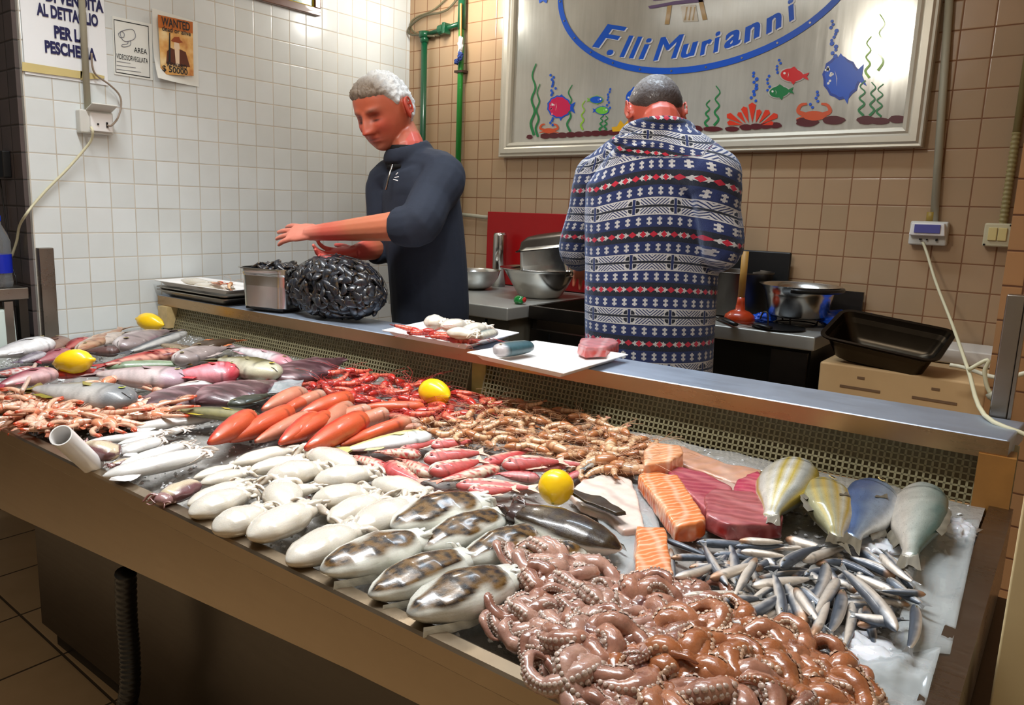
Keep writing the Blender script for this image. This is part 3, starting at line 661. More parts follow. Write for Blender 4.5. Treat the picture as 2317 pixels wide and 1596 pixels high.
# stall drawn inside the oval
pu = (104, 84, 120); tn = (176, 146, 98)
paint('painted_stall', [(1466, 14), (1530, 2), (1590, -4), (1592, 4), (1530, 10), (1470, 20)], pu); paint('painted_stall', [(1478, 2), (1560, -6), (1560, -12), (1478, -6)], pu)
paint('painted_stall_leg', [(1510, 12), (1520, 12), (1514, 55), (1504, 55)], tn); paint('painted_stall_leg', [(1580, 0), (1590, 0), (1600, 44), (1590, 46)], tn)
paint('painted_basket', [(1540, 14), (1574, 10), (1580, 48), (1546, 50)], (206, 200, 186)); 
for k in range(3): paint('painted_strokes', [(1548 + 9 * k, 46), (1551 + 9 * k, 46), (1556 + 9 * k, 16), (1553 + 9 * k, 16)], tn, 0.002)
def fish_px(cx, cy, L, H, col, fin=None, dirn=-1, tail=0.3, spiky=False, ang=0.0, edge=None):
    pts = []; 
    for i in range(24):
        th = 2 * PI * i / 24; x = math.cos(th); y = math.sin(th); k = 1.0 + (0.07 * (i % 2) if spiky else 0)
        pts.append((x * L * 0.36 * k, y * H * 0.5 * k * (1 if x * dirn > 0 else 1 - 0.15 * abs(x))))
    def T(P): return [(cx + (x * math.cos(ang) - y * math.sin(ang)), cy + (x * math.sin(ang) + y * math.cos(ang))) for x, y in P]
    d = -dirn
    if edge: paint('painted_fish_outline', T([(x * 1.14, y * 1.14) for x, y in pts]), edge, 0.0008)
    paint('painted_fish', T(pts), col, 0.0014)
    paint('painted_tail', T([(d * L * .30, -H * .08), (d * L * .54, -H * tail), (d * L * .47, 0), (d * L * .54, H * tail), (d * L * .30, H * .08)]), fin or col, 0.0011)
    paint('painted_fin', T([(-L * .12, -H * .42), (L * .05, -H * .66), (L * .2, -H * .36)]), fin or col, 0.001)
    paint('painted_fin', T([(-L * .05, H * .4), (L * .06, H * .72), (L * .16, H * .36)]), fin or col, 0.001)
    e = L * 0.022 + 1.2
    paint('painted_eye', T([(dirn * L * .24 + e * math.cos(q), -H * .10 + e * math.sin(q)) for q in np.linspace(0, 2 * PI, 9)[:-1]]), (228, 224, 216), 0.0022)
    paint('painted_gill', T([(dirn * L * .13, -H * .22), (dirn * L * .10, 0), (dirn * L * .13, H * .22), (dirn * L * .115, 0)]), (228, 224, 216), 0.0022)
fish_px(1904, 176, 100, 84, BL, spiky=True, ang=-.12, edge=(10, 60, 160))
fish_px(1792, 170, 72, 30, (206, 30, 36), ang=.08, edge=(180, 176, 170)); fish_px(1763, 208, 62, 26, (14, 116, 62), ang=-.1, edge=(180, 176, 170))
fish_px(1266, 242, 66, 44, (206, 24, 80), fin=BL, spiky=True, ang=.05, edge=BL); fish_px(1349, 226, 40, 16, BL, fin=(120, 180, 60), dirn=1, edge=(120, 180, 60)); fish_px(1362, 250, 40, 17, (110, 190, 60), fin=BL, dirn=1, edge=BL)
fish_px(1436, 222, 56, 40, BL, ang=-.2)
def weed(pts, w_, col):
    P = catmull([(x, y, 0) for x, y in pts], 4); L_ = []; R_ = []
    for i, p in enumerate(P):
        q = P[min(i + 1, len(P) - 1)] - P[max(i - 1, 0)]; q /= np.linalg.norm(q) + 1e-9; k = w_ * (1 - 0.6 * i / len(P)); L_.append((p[0] - q[1] * k, p[1] + q[0] * k)); R_.append((p[0] + q[1] * k, p[1] - q[0] * k))
    P2 = [sq(x, y, 0.0012) for x, y in L_ + R_[::-1]]; n = len(L_)
    F = [(i, i + 1, 2 * n - 2 - i, 2 * n - 1 - i) for i in range(n - 1)]
    under(SG, link('painted_seaweed', mesh('painted_seaweed', P2, F, smooth=False), paintm(col)))
def wavy(x, y0, y1, amp, n=6): return [(x + amp * (-1) ** k + (k * 0.8), y0 + (y1 - y0) * k / n) for k in range(n + 1)]
gr = (34, 124, 68); lg = (140, 190, 50)
weed(wavy(1204, 306, 144, 4), 3.0, gr); weed(wavy(1214, 310, 190, 3), 2.4, gr); weed(wavy(1286, 298, 192, 4), 2.4, gr); weed(wavy(1316, 294, 228, 3), 2, lg); weed(wavy(1358, 298, 262, 3), 2.2, gr); weed(wavy(1368, 298, 262, -3), 2.2, gr)
weed(wavy(1598, 288, 226, 4), 2.6, gr); weed(wavy(1620, 284, 194, -5), 2.6, gr); weed(wavy(1948, 262, 182, 6), 3, gr); weed(wavy(1972, 262, 186, -5), 3, gr); weed(wavy(1988, 264, 190, 6), 2.6, gr); weed(wavy(1962, 176, 82, 5), 3, lg); weed(wavy(1992, 160, 32, -6), 3, lg)
def bubbles(pts, name='painted_bubbles', col=BL):
    b = MB()
    for x, y, r in pts:
        P = np.array(sq(x, y, 0.0016)); k = np.linalg.norm(np.array(sq(x + 5, y)) - np.array(sq(x, y))) / 5 * r
        b.add([(P[0] + k * math.cos(q), P[1], P[2] + k * math.sin(q)) for q in np.linspace(0, 2 * PI, 11)[:-1]], [tuple(range(10))])
    under(SG, b.build(name, paintm(col)))
rr = random.Random(4)
bubbles([(1888 + rr.uniform(-9, 6), 48 + k * 7.2, 3.2 + rr.random() * 2) for k in range(14)]); bubbles([(1705 + rr.uniform(-8, 8), 165 + k * 7, 3 + rr.random() * 1.5) for k in range(10)]); bubbles([(1250 + rr.uniform(-5, 7), 170 + k * 5, 2.6) for k in range(10)])
bubbles([(1738 + rr.uniform(-5, 6), 172 + k * 8, 3) for k in range(5)]); bubbles([(1762 + rr.uniform(-5, 5), 136 + k * 7, 3) for k in range(5)]); bubbles([(1378 + rr.uniform(-5, 5), 202 + k * 6, 2.4) for k in range(8)]); bubbles([(1842 + rr.uniform(-9, 9), 208 + k * 7, 3.4) for k in range(6)]); bubbles([(1246 + rr.uniform(-5, 5), 268 + k * 5, 2.6) for k in range(4)])
bubbles([(1876 + rr.uniform(-8, 8), 168 + rr.uniform(-16, 22), 3.0) for k in range(9)], 'painted_spots', (226, 226, 222)); bubbles([(1252 + rr.uniform(-6, 6), 244 + rr.uniform(-10, 14), 2.2) for k in range(6)], 'painted_spots', (230, 120, 150))
def stones(pts, col=(86, 26, 34)):
    for i, (x, y, a_, b_) in enumerate(pts):
        n = 14; paint('painted_stone', [(x + a_ * math.cos(2 * PI * k / n) * (1 + .1 * math.sin(k * 2.3 + i)), y + b_ * math.sin(2 * PI * k / n)) for k in range(n)], col, 0.0013 + 0.00005 * (i % 4))
stones([(1198, 310, 7, 5)] + [(1234 + 19 * k, 308 - 1.0 * k, 12, 6.5) for k in range(10)] + [(1424, 296, 12, 6), (1440, 294, 12, 6), (1575, 292, 15, 8), (1612, 292, 22, 6), (1656, 292, 16, 6)] + [(1688 + 22 * k, 288 - 1.5 * k, 15, 7) for k in range(4)] + [(1826, 276, 26, 11), (1886, 272, 26, 10), (1960, 272, 22, 10), (1990, 274, 24, 8), (2030, 270, 20, 9)])
# coral fan, crab, yellow shell
for k in range(9):
    th = -PI * (0.95 - 0.9 * k / 8); L_ = 48 + 8 * math.sin(k * 2.1); x, y = 1702, 284
    paint('painted_coral', [(x + 22 * math.cos(th), y + 6 * math.sin(th)), (x + L_ * 1.12 * math.cos(th - .14), y + L_ * .86 * math.sin(th - .14)), (x + L_ * 1.2 * math.cos(th), y + L_ * .95 * math.sin(th)), (x + L_ * 1.12 * math.cos(th + .14), y + L_ * .86 * math.sin(th + .14))], (214, 54, 28), 0.0016 + 0.0001 * (k % 2))
def crab(cx, cy, s):
    oc = (206, 84, 46)
    paint('painted_crab', [(cx + s * 26 * math.cos(q), cy + s * 11 * math.sin(q)) for q in np.linspace(0, 2 * PI, 19)[:-1]], oc, 0.0016)
    for d in (-1, 1): weed([(cx + d * s * 20, cy - 2), (cx + d * s * 36, cy - s * 10), (cx + d * s * 30, cy - s * 24), (cx + d * s * 16, cy - s * 27)], s * 5.5, oc); weed([(cx + d * s * 22, cy + 2), (cx + d * s * 40, cy + s * 8)], s * 3, oc)
crab(1842, 262, 1.0); crab(1242, 296, 0.55)
paint('painted_shell', [(1386, 298), (1384, 288), (1396, 286), (1404, 272), (1412, 282), (1424, 268), (1434, 270), (1440, 296)], (222, 168, 32), 0.0017)
paint('painted_fish_tail', [(1218, -6), (1240, -6), (1236, 8), (1228, 2), (1220, 8)], (40, 90, 190))
# ================================================================ pipes
PY = -0.03
def vpipe(pxs, r, name, m, label, Y=PY, cat='pipe'):
    P = [ony(*p, Y) for p in pxs]; return tag(MB().tube(P, r, 14).build(name, m, smooth=True), label, cat)
t = empty('water_pipe', (0.14, PY, 1.0), label='dark green vertical pipe in the corner behind the grey-haired man', cat='pipe')
a = ony(970, 90, PY); z1 = a[2]
o = MB().tube([(0, 0, -0.2), (0, 0, z1 - 1.0)], 0.017, 14).build('pipe_body', M['green_dk'], t, smooth=True)
MB().tube([(0, 0, z1 - 1.01), (0, 0, z1 - 0.98), ], 0.024, 14).tube([(0, 0, z1 - 0.985), (0, 0, z1 - 0.955)], 0.032, 14).build('cap_fitting', M['green_dk'], t, smooth=True)
MB().tube([(0.03, 0, z1 - 0.97), (0.245, 0, z1 - 0.945)], 0.012, 12).build('cross_pipe', M['green_dk'], t, smooth=True)
MB().tube([(0.11, 0, z1 - 0.96), (0.14, 0, z1 - 0.957)], 0.026, 10).box((0.165, -0.01, z1 - 0.96), (0.018, 0.05, 0.055)).build('valve', M['green_dk'], t, smooth=False, bevel=0.002)
t = empty('water_pipe', (0.405, PY, 1.2), label='brighter green vertical pipe left of the shop sign', cat='pipe')
xg = ony(1046, 410, PY)
MB().tube([(0.0, 0, -0.15), (0, 0, 1.6)], 0.0155, 14).build('pipe_body', M['green'], t, smooth=True)
z_ = ony(1048, 20, PY)[2] - 1.2
MB().tube([(0, 0, z_ - 0.10), (0, 0, z_ + 0.1)], 0.022, 14).build('coupling', M['green_dk'], t, smooth=True)
for py in (162, 402): MB().box((0.0, 0.005, ony(1046, py, PY)[2] - 1.2), (0.055, 0.05, 0.012)).build('pipe_clip', flatc('rust_clip', (60, 40, 30)), t)
o = wtube([ony(x, y, -.035) for x, y in ((1100, -20), (1060, -30), (1012, 22), (960, 36), (928, 60), (926, 76), (950, 80), (984, 82))], 0.006, 'hose_loop', plain('brown_hose', (88, 82, 62), 0.4), 'outer loop of thin brown tubing beside the corner pipes', 'tubing')
o = wtube([ony(x, y, -.022) for x, y in ((1080, -40), (1040, -30), (985, 20), (945, 38), (930, 52), (934, 70), (960, 82), (996, 80))], 0.005, 'hose_loop', plain('olive_hose', (104, 98, 72), 0.4), 'inner loop of thin olive tubing beside the corner pipes', 'tubing')
t = empty('hanging_rag', tuple(ony(1042, 100, -.06)), label='small blue and white rag tied to the green pipe', cat='rag')
o = blob('rag_cloth', (0, 0, -0.01), (0.014, 0.012, 0.05), plain('white_rag', (206, 206, 204), 0.8), 3, 0.5, 2.5, parent=t)
blob('rag_blue_end', (0.004, -0.004, -0.06), (0.014, 0.012, 0.022), plain('blue_rag', (40, 60, 120), 0.8), 5, 0.5, 2.5, parent=t); blob('rag_blue_end', (-0.02, -0.004, -0.085), (0.012, 0.012, 0.014), plain('blue_rag2', (40, 60, 120), 0.8), 6, 0.5, 2.5, parent=t)
MB().tube([(0, 0, 0.04), (-0.004, 0, 0.20)], 0.006, 8).build('cord', flatc('ochre_cord', (150, 112, 50)), t)
P0, P1 = ony(1040, 485, -.02), ony(1112, 493, -.02); tag(MB().tube([P0, P1], 0.010, 12).build('wall_pipe', M['conduit'], smooth=True), 'short cream horizontal pipe left of the red board', 'pipe')
vpipe([(2152, -60), (2113, 505)], 0.013, 'wall_conduit', M['conduit'], 'grey conduit running down beside the sign frame', -0.02, 'conduit')
t = empty('wall_conduit', (0, 0, 0), label='olive conduit down to the light switch at the right', cat='conduit')
P0, P1, P2 = ony(2316, -60, -.02), ony(2290, 300, -.02), ony(2268, 510, -.02)
xm = (P1[0] + P2[0]) / 2; xm = 2.85
MB().tube([(xm, -.02, 2.85), (xm, -.02, P1[2])], 0.012, 12).build('straight_pipe', plain('olive_conduit', (140, 128, 84), 0.45), t, smooth=True)
n = 80; MB().add(*sweep([(xm, -.02, P1[2] + (P2[2] - P1[2]) * i / n) for i in range(n + 1)], [0.0125 + 0.0018 * math.sin(i * 1.6) for i in range(n + 1)], 12)[:2]).build('ribbed_sleeve', plain('olive_sleeve', (150, 138, 92), 0.45), t, smooth=True)
a = ony(2104, 528, -.0); t = empty('socket_box', (a[0], -0.001, a[2]), label='white socket box with a clear flap, right of the sign', cat='socket')
MB().box((0, -0.02, 0), (0.118, 0.04, 0.085)).build('back_box', M['grey_pl'], t, bevel=0.006); MB().box((0, -0.052, 0.014), (0.112, 0.03, 0.045), taper=0.9).build('flip_lid', M['white_pl'], t, bevel=0.004)
MB().box((0, -0.069, 0.016), (0.08, 0.004, 0.030)).build('lid_window', plain('violet_window', (92, 92, 160), 0.1), t, bevel=0.001); MB().box((-0.02, -0.045, -0.022), (0.008, 0.012, 0.005)).box((0.0, -0.045, -0.022), (0.005, 0.012, 0.005)).box((0.03, -0.045, -0.022), (0.006, 0.012, 0.008)).build('slots', M['black'], t)
MB().tube([(0, -0.02, 0.04), (0, -0.02, 0.075)], 0.015, 10).build('gland', flatc('ochre_gland', (150, 124, 50)), t, smooth=True)
a = ony(2259, 532, 0); t = empty('light_switch', (a[0], -0.001, a[2]), label='cream double light switch near the right edge of the wall', cat='switch')
MB().box((0, -0.018, 0), (0.080, 0.036, 0.080)).build('switch_box', plain('cream_plastic', (204, 196, 164), 0.4), t, bevel=0.006)
for dx in (-0.014, 0.014): MB().box((dx, -0.039, 0.003), (0.025, 0.008, 0.044)).build('rocker', plain('rocker_cream', (222, 204, 140), 0.3), t, bevel=0.002)
MB().box((-0.034, -0.037, -0.034), (0.006, 0.004, 0.006)).box((0.034, -0.037, 0.034), (0.006, 0.004, 0.006)).build('screws', M['black'], t)
wtube([ony(2088, 548, -.05), ony(2098, 575, -.07), ony(2118, 640, -.16), ony(2155, 735, -.45), ony(2190, 835, -.9), ony(2228, 940, -1.30), np.array([3.062, -1.36, .87]), np.array([3.07, -1.42, .78])], 0.0048, 'cable', M['cable'], 'taut cream cable from the right socket box down past the shelf end', 'cable')
wtube([ony(x, y, Y) for x, y, Y in ((2150, 826, -.6), (2185, 833, -.62), (2240, 852, -.8), (2280, 854, -.9), (2330, 842, -.9))], 0.006, 'cable', plain('white_cable', (214, 208, 184), 0.4), 'white cable running right from the foam boxes', 'cable')
t = tag(wtube([ony(x, y, -.95) for x, y in ((2190, 838), (2235, 815), (2228, 840), (2232, 870), (2240, 890))], 0.005, 'cable', M['cable'], 'looped white cable ending in a loose plug', 'cable'))
p0 = ony(2240, 888, -.95); p1 = ony(2262, 912, -.95)
tag(MB().add(*sweep([p0, p0 * .7 + p1 * .3, p1], [0.012, 0.014, 0.010], 12)[:2]).build('loose_plug', M['conduit'], smooth=True), 'loose white plug dangling at the right end of the shelf', 'plug')
# ================================================================ back counter
BZ = 0.90
def unit(name, x0, x1, y0, label, body, lip=0.05, zt_=BZ, cat='counter'):
    t = empty(name, ((x0 + x1) / 2, (y0 - 0.01) / 2, 0), label=label, cat=cat); cx_, cy_ = (x0 + x1) / 2, (y0 - 0.01) / 2
    MB().box((0, 0, zt_ - lip / 2), (x1 - x0, -0.01 - y0, lip)).build('worktop', steel('worn_worktop_steel', (186, 184, 176), 0.42, metal=0.55), t, bevel=0.006)
    MB().box((0, 0.02, (zt_ - lip) / 2), (x1 - x0 - 0.04, -0.01 - y0 - 0.05, zt_ - lip - 0.002)).build('body', body, t)
    return t
t = unit('steel_work_table', 0.62, 1.31, -0.76, 'scuffed grey steel work table left of the sink', plain('scuffed_grey_paint', (112, 106, 92), 0.45, 0.3, nz=0.25, scale=14), 0.055)
MB().box((0.22, -0.352, 0.45), (0.008, 0.006, 0.78)).build('door_gap', M['black'], t)
t = empty('steel_sink', (1.52, -0.32, 0), label='deep steel sink unit between the work table and the man in the patterned fleece', cat='sink')
b = MB()
for (c, d) in (((0, -0.275, 0.40), (0.40, 0.03, 0.80)), ((0, 0.285, 0.86), (0.40, 0.03, 0.08)), ((-0.19, 0, 0.86), (0.02, 0.54, 0.08)), ((0.19, 0, 0.86), (0.02, 0.54, 0.08))): b.box(c, d)
b.box((0, 0, 0.70), (0.40, 0.54, 0.02)); b.box((-0.19, 0, 0.40), (0.02, 0.54, 0.84)); b.box((0.19, 0, 0.40), (0.02, 0.54, 0.84)); b.build('basin', M['steel_dk'], t)
MB().box((-0.1, -0.2915, 0.40), (0.006, 0.003, 0.78)).build('door_gap', M['black'], t)
MB().box((0, -0.288, 0.872), (0.41, 0.02, 0.055)).build('front_rim', M['steel_dk'], t, bevel=0.003)
t = unit('steel_work_table', 1.80, 2.42, -0.52, 'dark-fronted steel work table holding the pot and colander', plain('dark_panel', (30, 28, 24), 0.4), 0.05)
MB().box((0.23, -0.245, 0.42), (0.12, 0.012, 0.84)).build('side_stile', M['steel_dk'], t)
MB().box((0.20, 0.24, BZ + 0.06), (0.28, 0.014, 0.12)).build('splashback', M['steel_dk'], t)
a = ony(1110, 479, -.03); c = ony(1313, 655, -.03)
m_ = MB().box(((0.63 + 1.32) / 2, -0.035, (0.905 + a[2]) / 2), (0.69, 0.02, a[2] - 0.905)).build('red_board', M['red'], bevel=0.003); tag(m_, 'large red cutting board leaning on the tiles', 'board')
a = ony(1655, 567, -.03); tag(MB().box((2.04, -0.035, (0.905 + 1.155) / 2), (0.27, 0.02, 0.25)).build('black_board', plain('black_board', (24, 24, 24), 0.4), bevel=0.006), 'black board leaning on the tiles behind the stockpot', 'board')
def vessel(name, loc, prof, m, label, cat, n=40, wall=0.002, **k):
    t = empty(name, loc, label=label, cat=cat); inner = [(max(0.001, r - wall), z) for r, z in prof[::-1]]
    inner = [(r, z + (wall if i == len(inner) - 1 else 0)) for i, (r, z) in enumerate(inner)]
    fixn(MB().lathe(prof + inner, n).build(name + '_body' if k.get('part') is None else k['part'], m, t, smooth=True)); return t
p = ony(1214, 668, -.36); rt = 0.185
vessel('steel_bowl', (1.18, -0.34, BZ + .001), [(0.001, 0), (0.085, 0), (0.10, 0.012), (0.165, 0.118), (0.168, 0.128), (0.186, 0.130), (0.188, 0.134)], M['steel_bright'], 'wide flared steel bowl in front of the red board', 'bowl')
vessel('steel_bowl', (0.79, -0.33, BZ + .001), [(0.001, 0), (0.05, 0), (0.085, 0.02), (0.112, 0.06), (0.122, 0.094), (0.128, 0.096)], M['steel_bright'], 'smaller rounded steel bowl beside the man in black', 'bowl')
vessel('steel_cylinder', (0.775, -0.12, BZ + .001), [(0.001, 0), (0.034, 0), (0.034, 0.26), (0.030, 0.272)], M['steel_bright'], 'tall narrow steel cylinder left of the red board', 'canister')
def gn_pan(name, L, W_, H, m, rim=0.012, th=0.0015, rc=0.03, label=None, cat='pan', loc=(0, 0, 0), rot=(0, 0, 0), handle=0.0, taper=0.88):
    def rr_(l, w_, r, n=6):
        P = []
        for cx_, cy_, a0 in ((l / 2 - r, w_ / 2 - r, 0), (-l / 2 + r, w_ / 2 - r, PI / 2), (-l / 2 + r, -w_ / 2 + r, PI), (l / 2 - r, -w_ / 2 + r, 1.5 * PI)):
            for k in range(n + 1): th_ = a0 + PI / 2 * k / n; P.append((cx_ + r * math.cos(th_), cy_ + r * math.sin(th_)))
        return P
    rings = [(rr_((L - .06) * taper, (W_ - .05) * taper, rc * .8), 0.0), (rr_(L * taper, W_ * taper, rc), 0.018), (rr_(L * (taper * .25 + .75) - .004, W_ * (taper * .25 + .75) - .004, rc), H * .8), (rr_(L * .985, W_ * .985, rc), H * .86), (rr_(L, W_, rc), H * .87), (rr_(L, W_, rc), H - .002), (rr_(L + 2 * rim, W_ + 2 * rim, rc + rim), H), (rr_(L + 2 * rim, W_ + 2 * rim, rc + rim), H - .004)]
    inner = [(rr_(L - 2 * th, W_ - 2 * th, rc), H - .001), (rr_((L) * taper - 2 * th, W_ * taper - 2 * th, rc), 0.02), (rr_((L - .06) * taper, (W_ - .05) * taper, rc * .8), 0.003)]
    b = MB(); n = len(rings[0][0])
    def addr(R):
        base = len(b.V)
        for P, z in R: b.V += [(x, y, z) for x, y in P]; b.C += [(1, 1, 1)] * n
        for i in range(len(R) - 1):
            for k in range(n): b.F.append((base + i * n + k, base + i * n + (k + 1) % n, base + (i + 1) * n + (k + 1) % n, base + (i + 1) * n + k))
        return base
    b0 = addr(rings); b.F.append(tuple(b0 + k for k in range(n))[::-1]); b1 = addr([rings[-2]] + inner); b.F.append(tuple(b1 + 3 * n + k for k in range(n)))
    t = empty(name, loc, rot=rot, label=label, cat=cat); o = b.build('pan_body', m, t, smooth=True)
    es = o.modifiers.new('e', 'EDGE_SPLIT'); es.split_angle = 0.8
    return t
gn_pan('gastronorm_pan', 0.285, 0.17, 0.15, M['steel_bright'], label='upturned steel pan resting in the wide bowl, lower of the two', loc=(1.19, -0.30, 1.148), rot=(PI + 0.12, -0.13, 0.06))
gn_pan('gastronorm_pan', 0.30, 0.18, 0.06, M['steel_dk'], label='shallow upturned steel pan nested on top of the deeper one', loc=(1.19, -0.28, 1.190), rot=(PI + 0.12, -0.15, 0.06))
t = empty('green_pepper', (*onz(1176, 690, BZ)[:2], BZ + 0.02), label='small green pepper with a red tip on the work table edge', cat='vegetable'); t.location = (1.265, -0.62, BZ + .018)
blob('pepper_body', (0, 0, 0), (0.026, 0.021, 0.019), plain('pepper_green', (26, 120, 52), 0.15, coat=0.8), 1, 0.15, 2, parent=t); blob('red_tip', (0.028, 0, 0.003), (0.008, 0.01, 0.012), plain('pepper_red', (180, 30, 30), 0.2, coat=0.8), 2, 0.1, 2, parent=t)
vessel('stockpot', (2.02, -0.17, BZ + .001), [(0.001, 0), (0.118, 0), (0.128, 0.01), (0.128, 0.165), (0.134, 0.172), (0.134, 0.176)], M['steel_dk'], 'dull steel stockpot half hidden by the man in the patterned fleece', 'pot')
a = ony(1680, 640, -.34); t = empty('plunger', (2.115, -0.39, BZ + .001), label='orange rubber plunger with a wooden handle standing on the work table', cat='plunger')
MB().lathe([(0.050, 0), (0.056, 0.01), (0.052, 0.028), (0.034, 0.042), (0.018, 0.048), (0.015, 0.075), (0.013, 0.095), (0.0, 0.096)], 28).build('rubber_cup', M['orange_rub'], t, smooth=True)
MB().tube([(0, 0, 0.09), (0.0, 0, 0.265)], 0.0125, 12).build('handle', M['wood'], t, smooth=True)
t = vessel('colander', (2.285, -0.27, BZ + .03), [(0.001, 0), (0.085, 0.0), (0.10, 0.01), (0.118, 0.085), (0.120, 0.092), (0.138, 0.118), (0.142, 0.12)], M['steel_bright'], 'steel colander with a black grip standing on its wire foot', 'colander')
MB().tube([(0.07 * math.cos(q), 0.07 * math.sin(q), -0.024) for q in np.linspace(0, 2 * PI, 25)], 0.003, 6).build('wire_foot', M['steel_dk'], t, smooth=True)
for q in (0.5, 2.6, 4.7): MB().tube([(0.07 * math.cos(q), 0.07 * math.sin(q), -0.024), (0.08 * math.cos(q), 0.08 * math.sin(q), 0.004)], 0.003, 6).build('wire_leg', M['steel_dk'], t)
MB().tube([(0.143 * math.cos(q), 0.143 * math.sin(q), 0.108) for q in np.linspace(-1.5, 0.3, 12)], 0.009, 8).build('grip', M['black'], t, smooth=True)
tag(blob('plastic_bag', (*ony(1925, 712, -.22)[:2], BZ + .03), (0.115, 0.07, 0.032), M['bluebag'], 9, 0.5, 3.5), 'crumpled blue plastic bag right of the colander', 'bag')
tag(blob('plastic_bag', (2.175, -0.30, BZ + .016), (0.04, 0.04, 0.02), M['bluebag'], 4, 0.5, 3.5), 'small crumpled blue bag between plunger and colander', 'bag')
def knife(p0, p1, label):
    t = empty('kitchen_knife', (0, 0, BZ + .008), label=label, cat='knife'); A = onz(*p0, BZ + .01); B_ = onz(*p1, BZ + .01); d = B_ - A; d[2] = 0
    MB().add(*sweep([(A[0], A[1], 0.004), tuple((A + d * .3)[:2]) + (0.006,), (B_[0], B_[1], 0.004)], [(0.010, 0.006), (0.012, 0.009), (0.011, 0.007)], 10)[:2]).build('handle', M['black'], t, smooth=True)
    C_ = A - d * 1.2; n_ = np.array([-d[1], d[0], 0]); n_ /= np.linalg.norm(n_)
    MB().prism([tuple((A + n_ * .010)[:2]), tuple((A - n_ * .010)[:2]), tuple(C_[:2])], -0.002, 0.0).build('blade', M['steel_bright'], t)
knife((1630, 722), (1664, 736), 'black-handled knife left of the plunger'); knife((1706, 737), (1744, 744), 'black-handled knife on the front edge of the right work table')
t = empty('trivet', (2.27, -0.43, BZ + .002), label='low black wire trivet in front of the colander', cat='trivet')
MB().lathe([(0.001, 0.002), (0.085, 0.002), (0.09, 0.006), (0.085, 0.006), (0.001, 0.005)], 30).build('plate', M['black'], t, smooth=True); MB().tube(catmull([(-0.03, -.02, 0.005), (-0.035, -.02, 0.05), (-0.05, -.02, 0.055), (-.06, -.02, .03)], 5), 0.003, 6).build('wire_hook', M['steel_dk'], t)
# foam boxes and roasting pan
def foam_box(loc, d, label, slots=True):
    t = empty('foam_box', loc, label=label, cat='box', group='foam boxes stacked under the pan')
    MB().box((0, 0, d[2] / 2), d, taper=1.02).build('box_body', M['poly'], t, bevel=0.008)
    if slots:
        sm = plain('slot_shadow_foam', (120, 92, 66), 0.8)
        for k in (-1, 1): MB().box((k * 0.105, -d[1] / 2 - 0.002, d[2] * .80), (0.12, 0.006, 0.008)).build('slot', sm, t); MB().box((k * 0.105, -d[1] / 2 - 0.002, d[2] * .90), (0.022, 0.006, 0.008)).build('notch', sm, t)
foam_box((2.675, -0.33, 0.46), (0.46, 0.36, 0.36), 'cream foam box directly under the black pan'); foam_box((2.675, -0.33, 0.10), (0.46, 0.36, 0.355), 'cream foam box at the foot of the stack', False)
MB_ = MB().box((2.675, -0.33, 0.05), (0.5, 0.4, 0.098)).build('pallet', M['wood']); tag(MB_, 'low wooden pallet under the foam boxes', 'pallet')
tag(MB().box((2.79, -0.13, 0.848), (0.30, 0.2, 0.05)).build('foam_sheet', plain('pale_foam', (206, 200, 190), 0.6), bevel=0.006), 'pale foam sheet lying behind the black pan', 'foam sheet')
pn = gn_pan('roasting_pan', 0.33, 0.21, 0.10, M['steel_black'], label='blackened steel pan resting askew on the foam box', loc=(2.61, -0.42, 0.838), rot=(0.34, 0.10, -0.06), taper=0.8)
# ================================================================ on the rear shelf
SZ = 0.888
def white_tray(pxs, h, label, group=None, P=None, base=0.0):
    """pxs: the four rim corners in the photo"""
    P = [np.array((*p, SZ + h)) for p in P] if P else [onz(*p, SZ + h) for p in pxs]; c = np.mean(P, 0); t = empty('serving_tray', (c[0], c[1], SZ), label=label, cat='tray')
    b = MB()
    def ring(k, z): return [(c_[0] * 1, c_[1] * 1, z) for c_ in [((p - c) * k) for p in P]]
    R = [ring(0.80, base + 0.001), ring(0.86, base + 0.010), ring(0.87, base + 0.012), ring(0.93, h - 0.003), ring(0.985, h - 0.004), ring(1.0, h - 0.002), ring(1.0, h), ring(0.985, h + 0.001), ring(0.86, h - 0.006), ring(0.84, base + 0.006)]
    for r in R: b.V += r; b.C += [(1, 1, 1)] * 4
    for i in range(len(R) - 1):
        for k in range(4): b.F.append((i * 4 + k, i * 4 + (k + 1) % 4, (i + 1) * 4 + (k + 1) % 4, (i + 1) * 4 + k))
    b.F.append((3, 2, 1, 0)); n = len(R) * 4; b.F.append((n - 4, n - 3, n - 2, n - 1)); o = fixn(b.build('tray_body', M['white_pl'], t)); bv = o.modifiers.new('b', 'BEVEL'); bv.width = 0.002; bv.segments = 2; return t
TR1 = white_tray([(864, 747), (1062, 782), (1175, 753), (985, 722)], 0.022, 'white tray heaped with red prawns and squid on the shelf')
TR2 = white_tray([(1056, 797), (1276, 845), (1422, 802), (1212, 771)], 0.022, 'white tray with a fish piece and a tuna steak on the shelf')
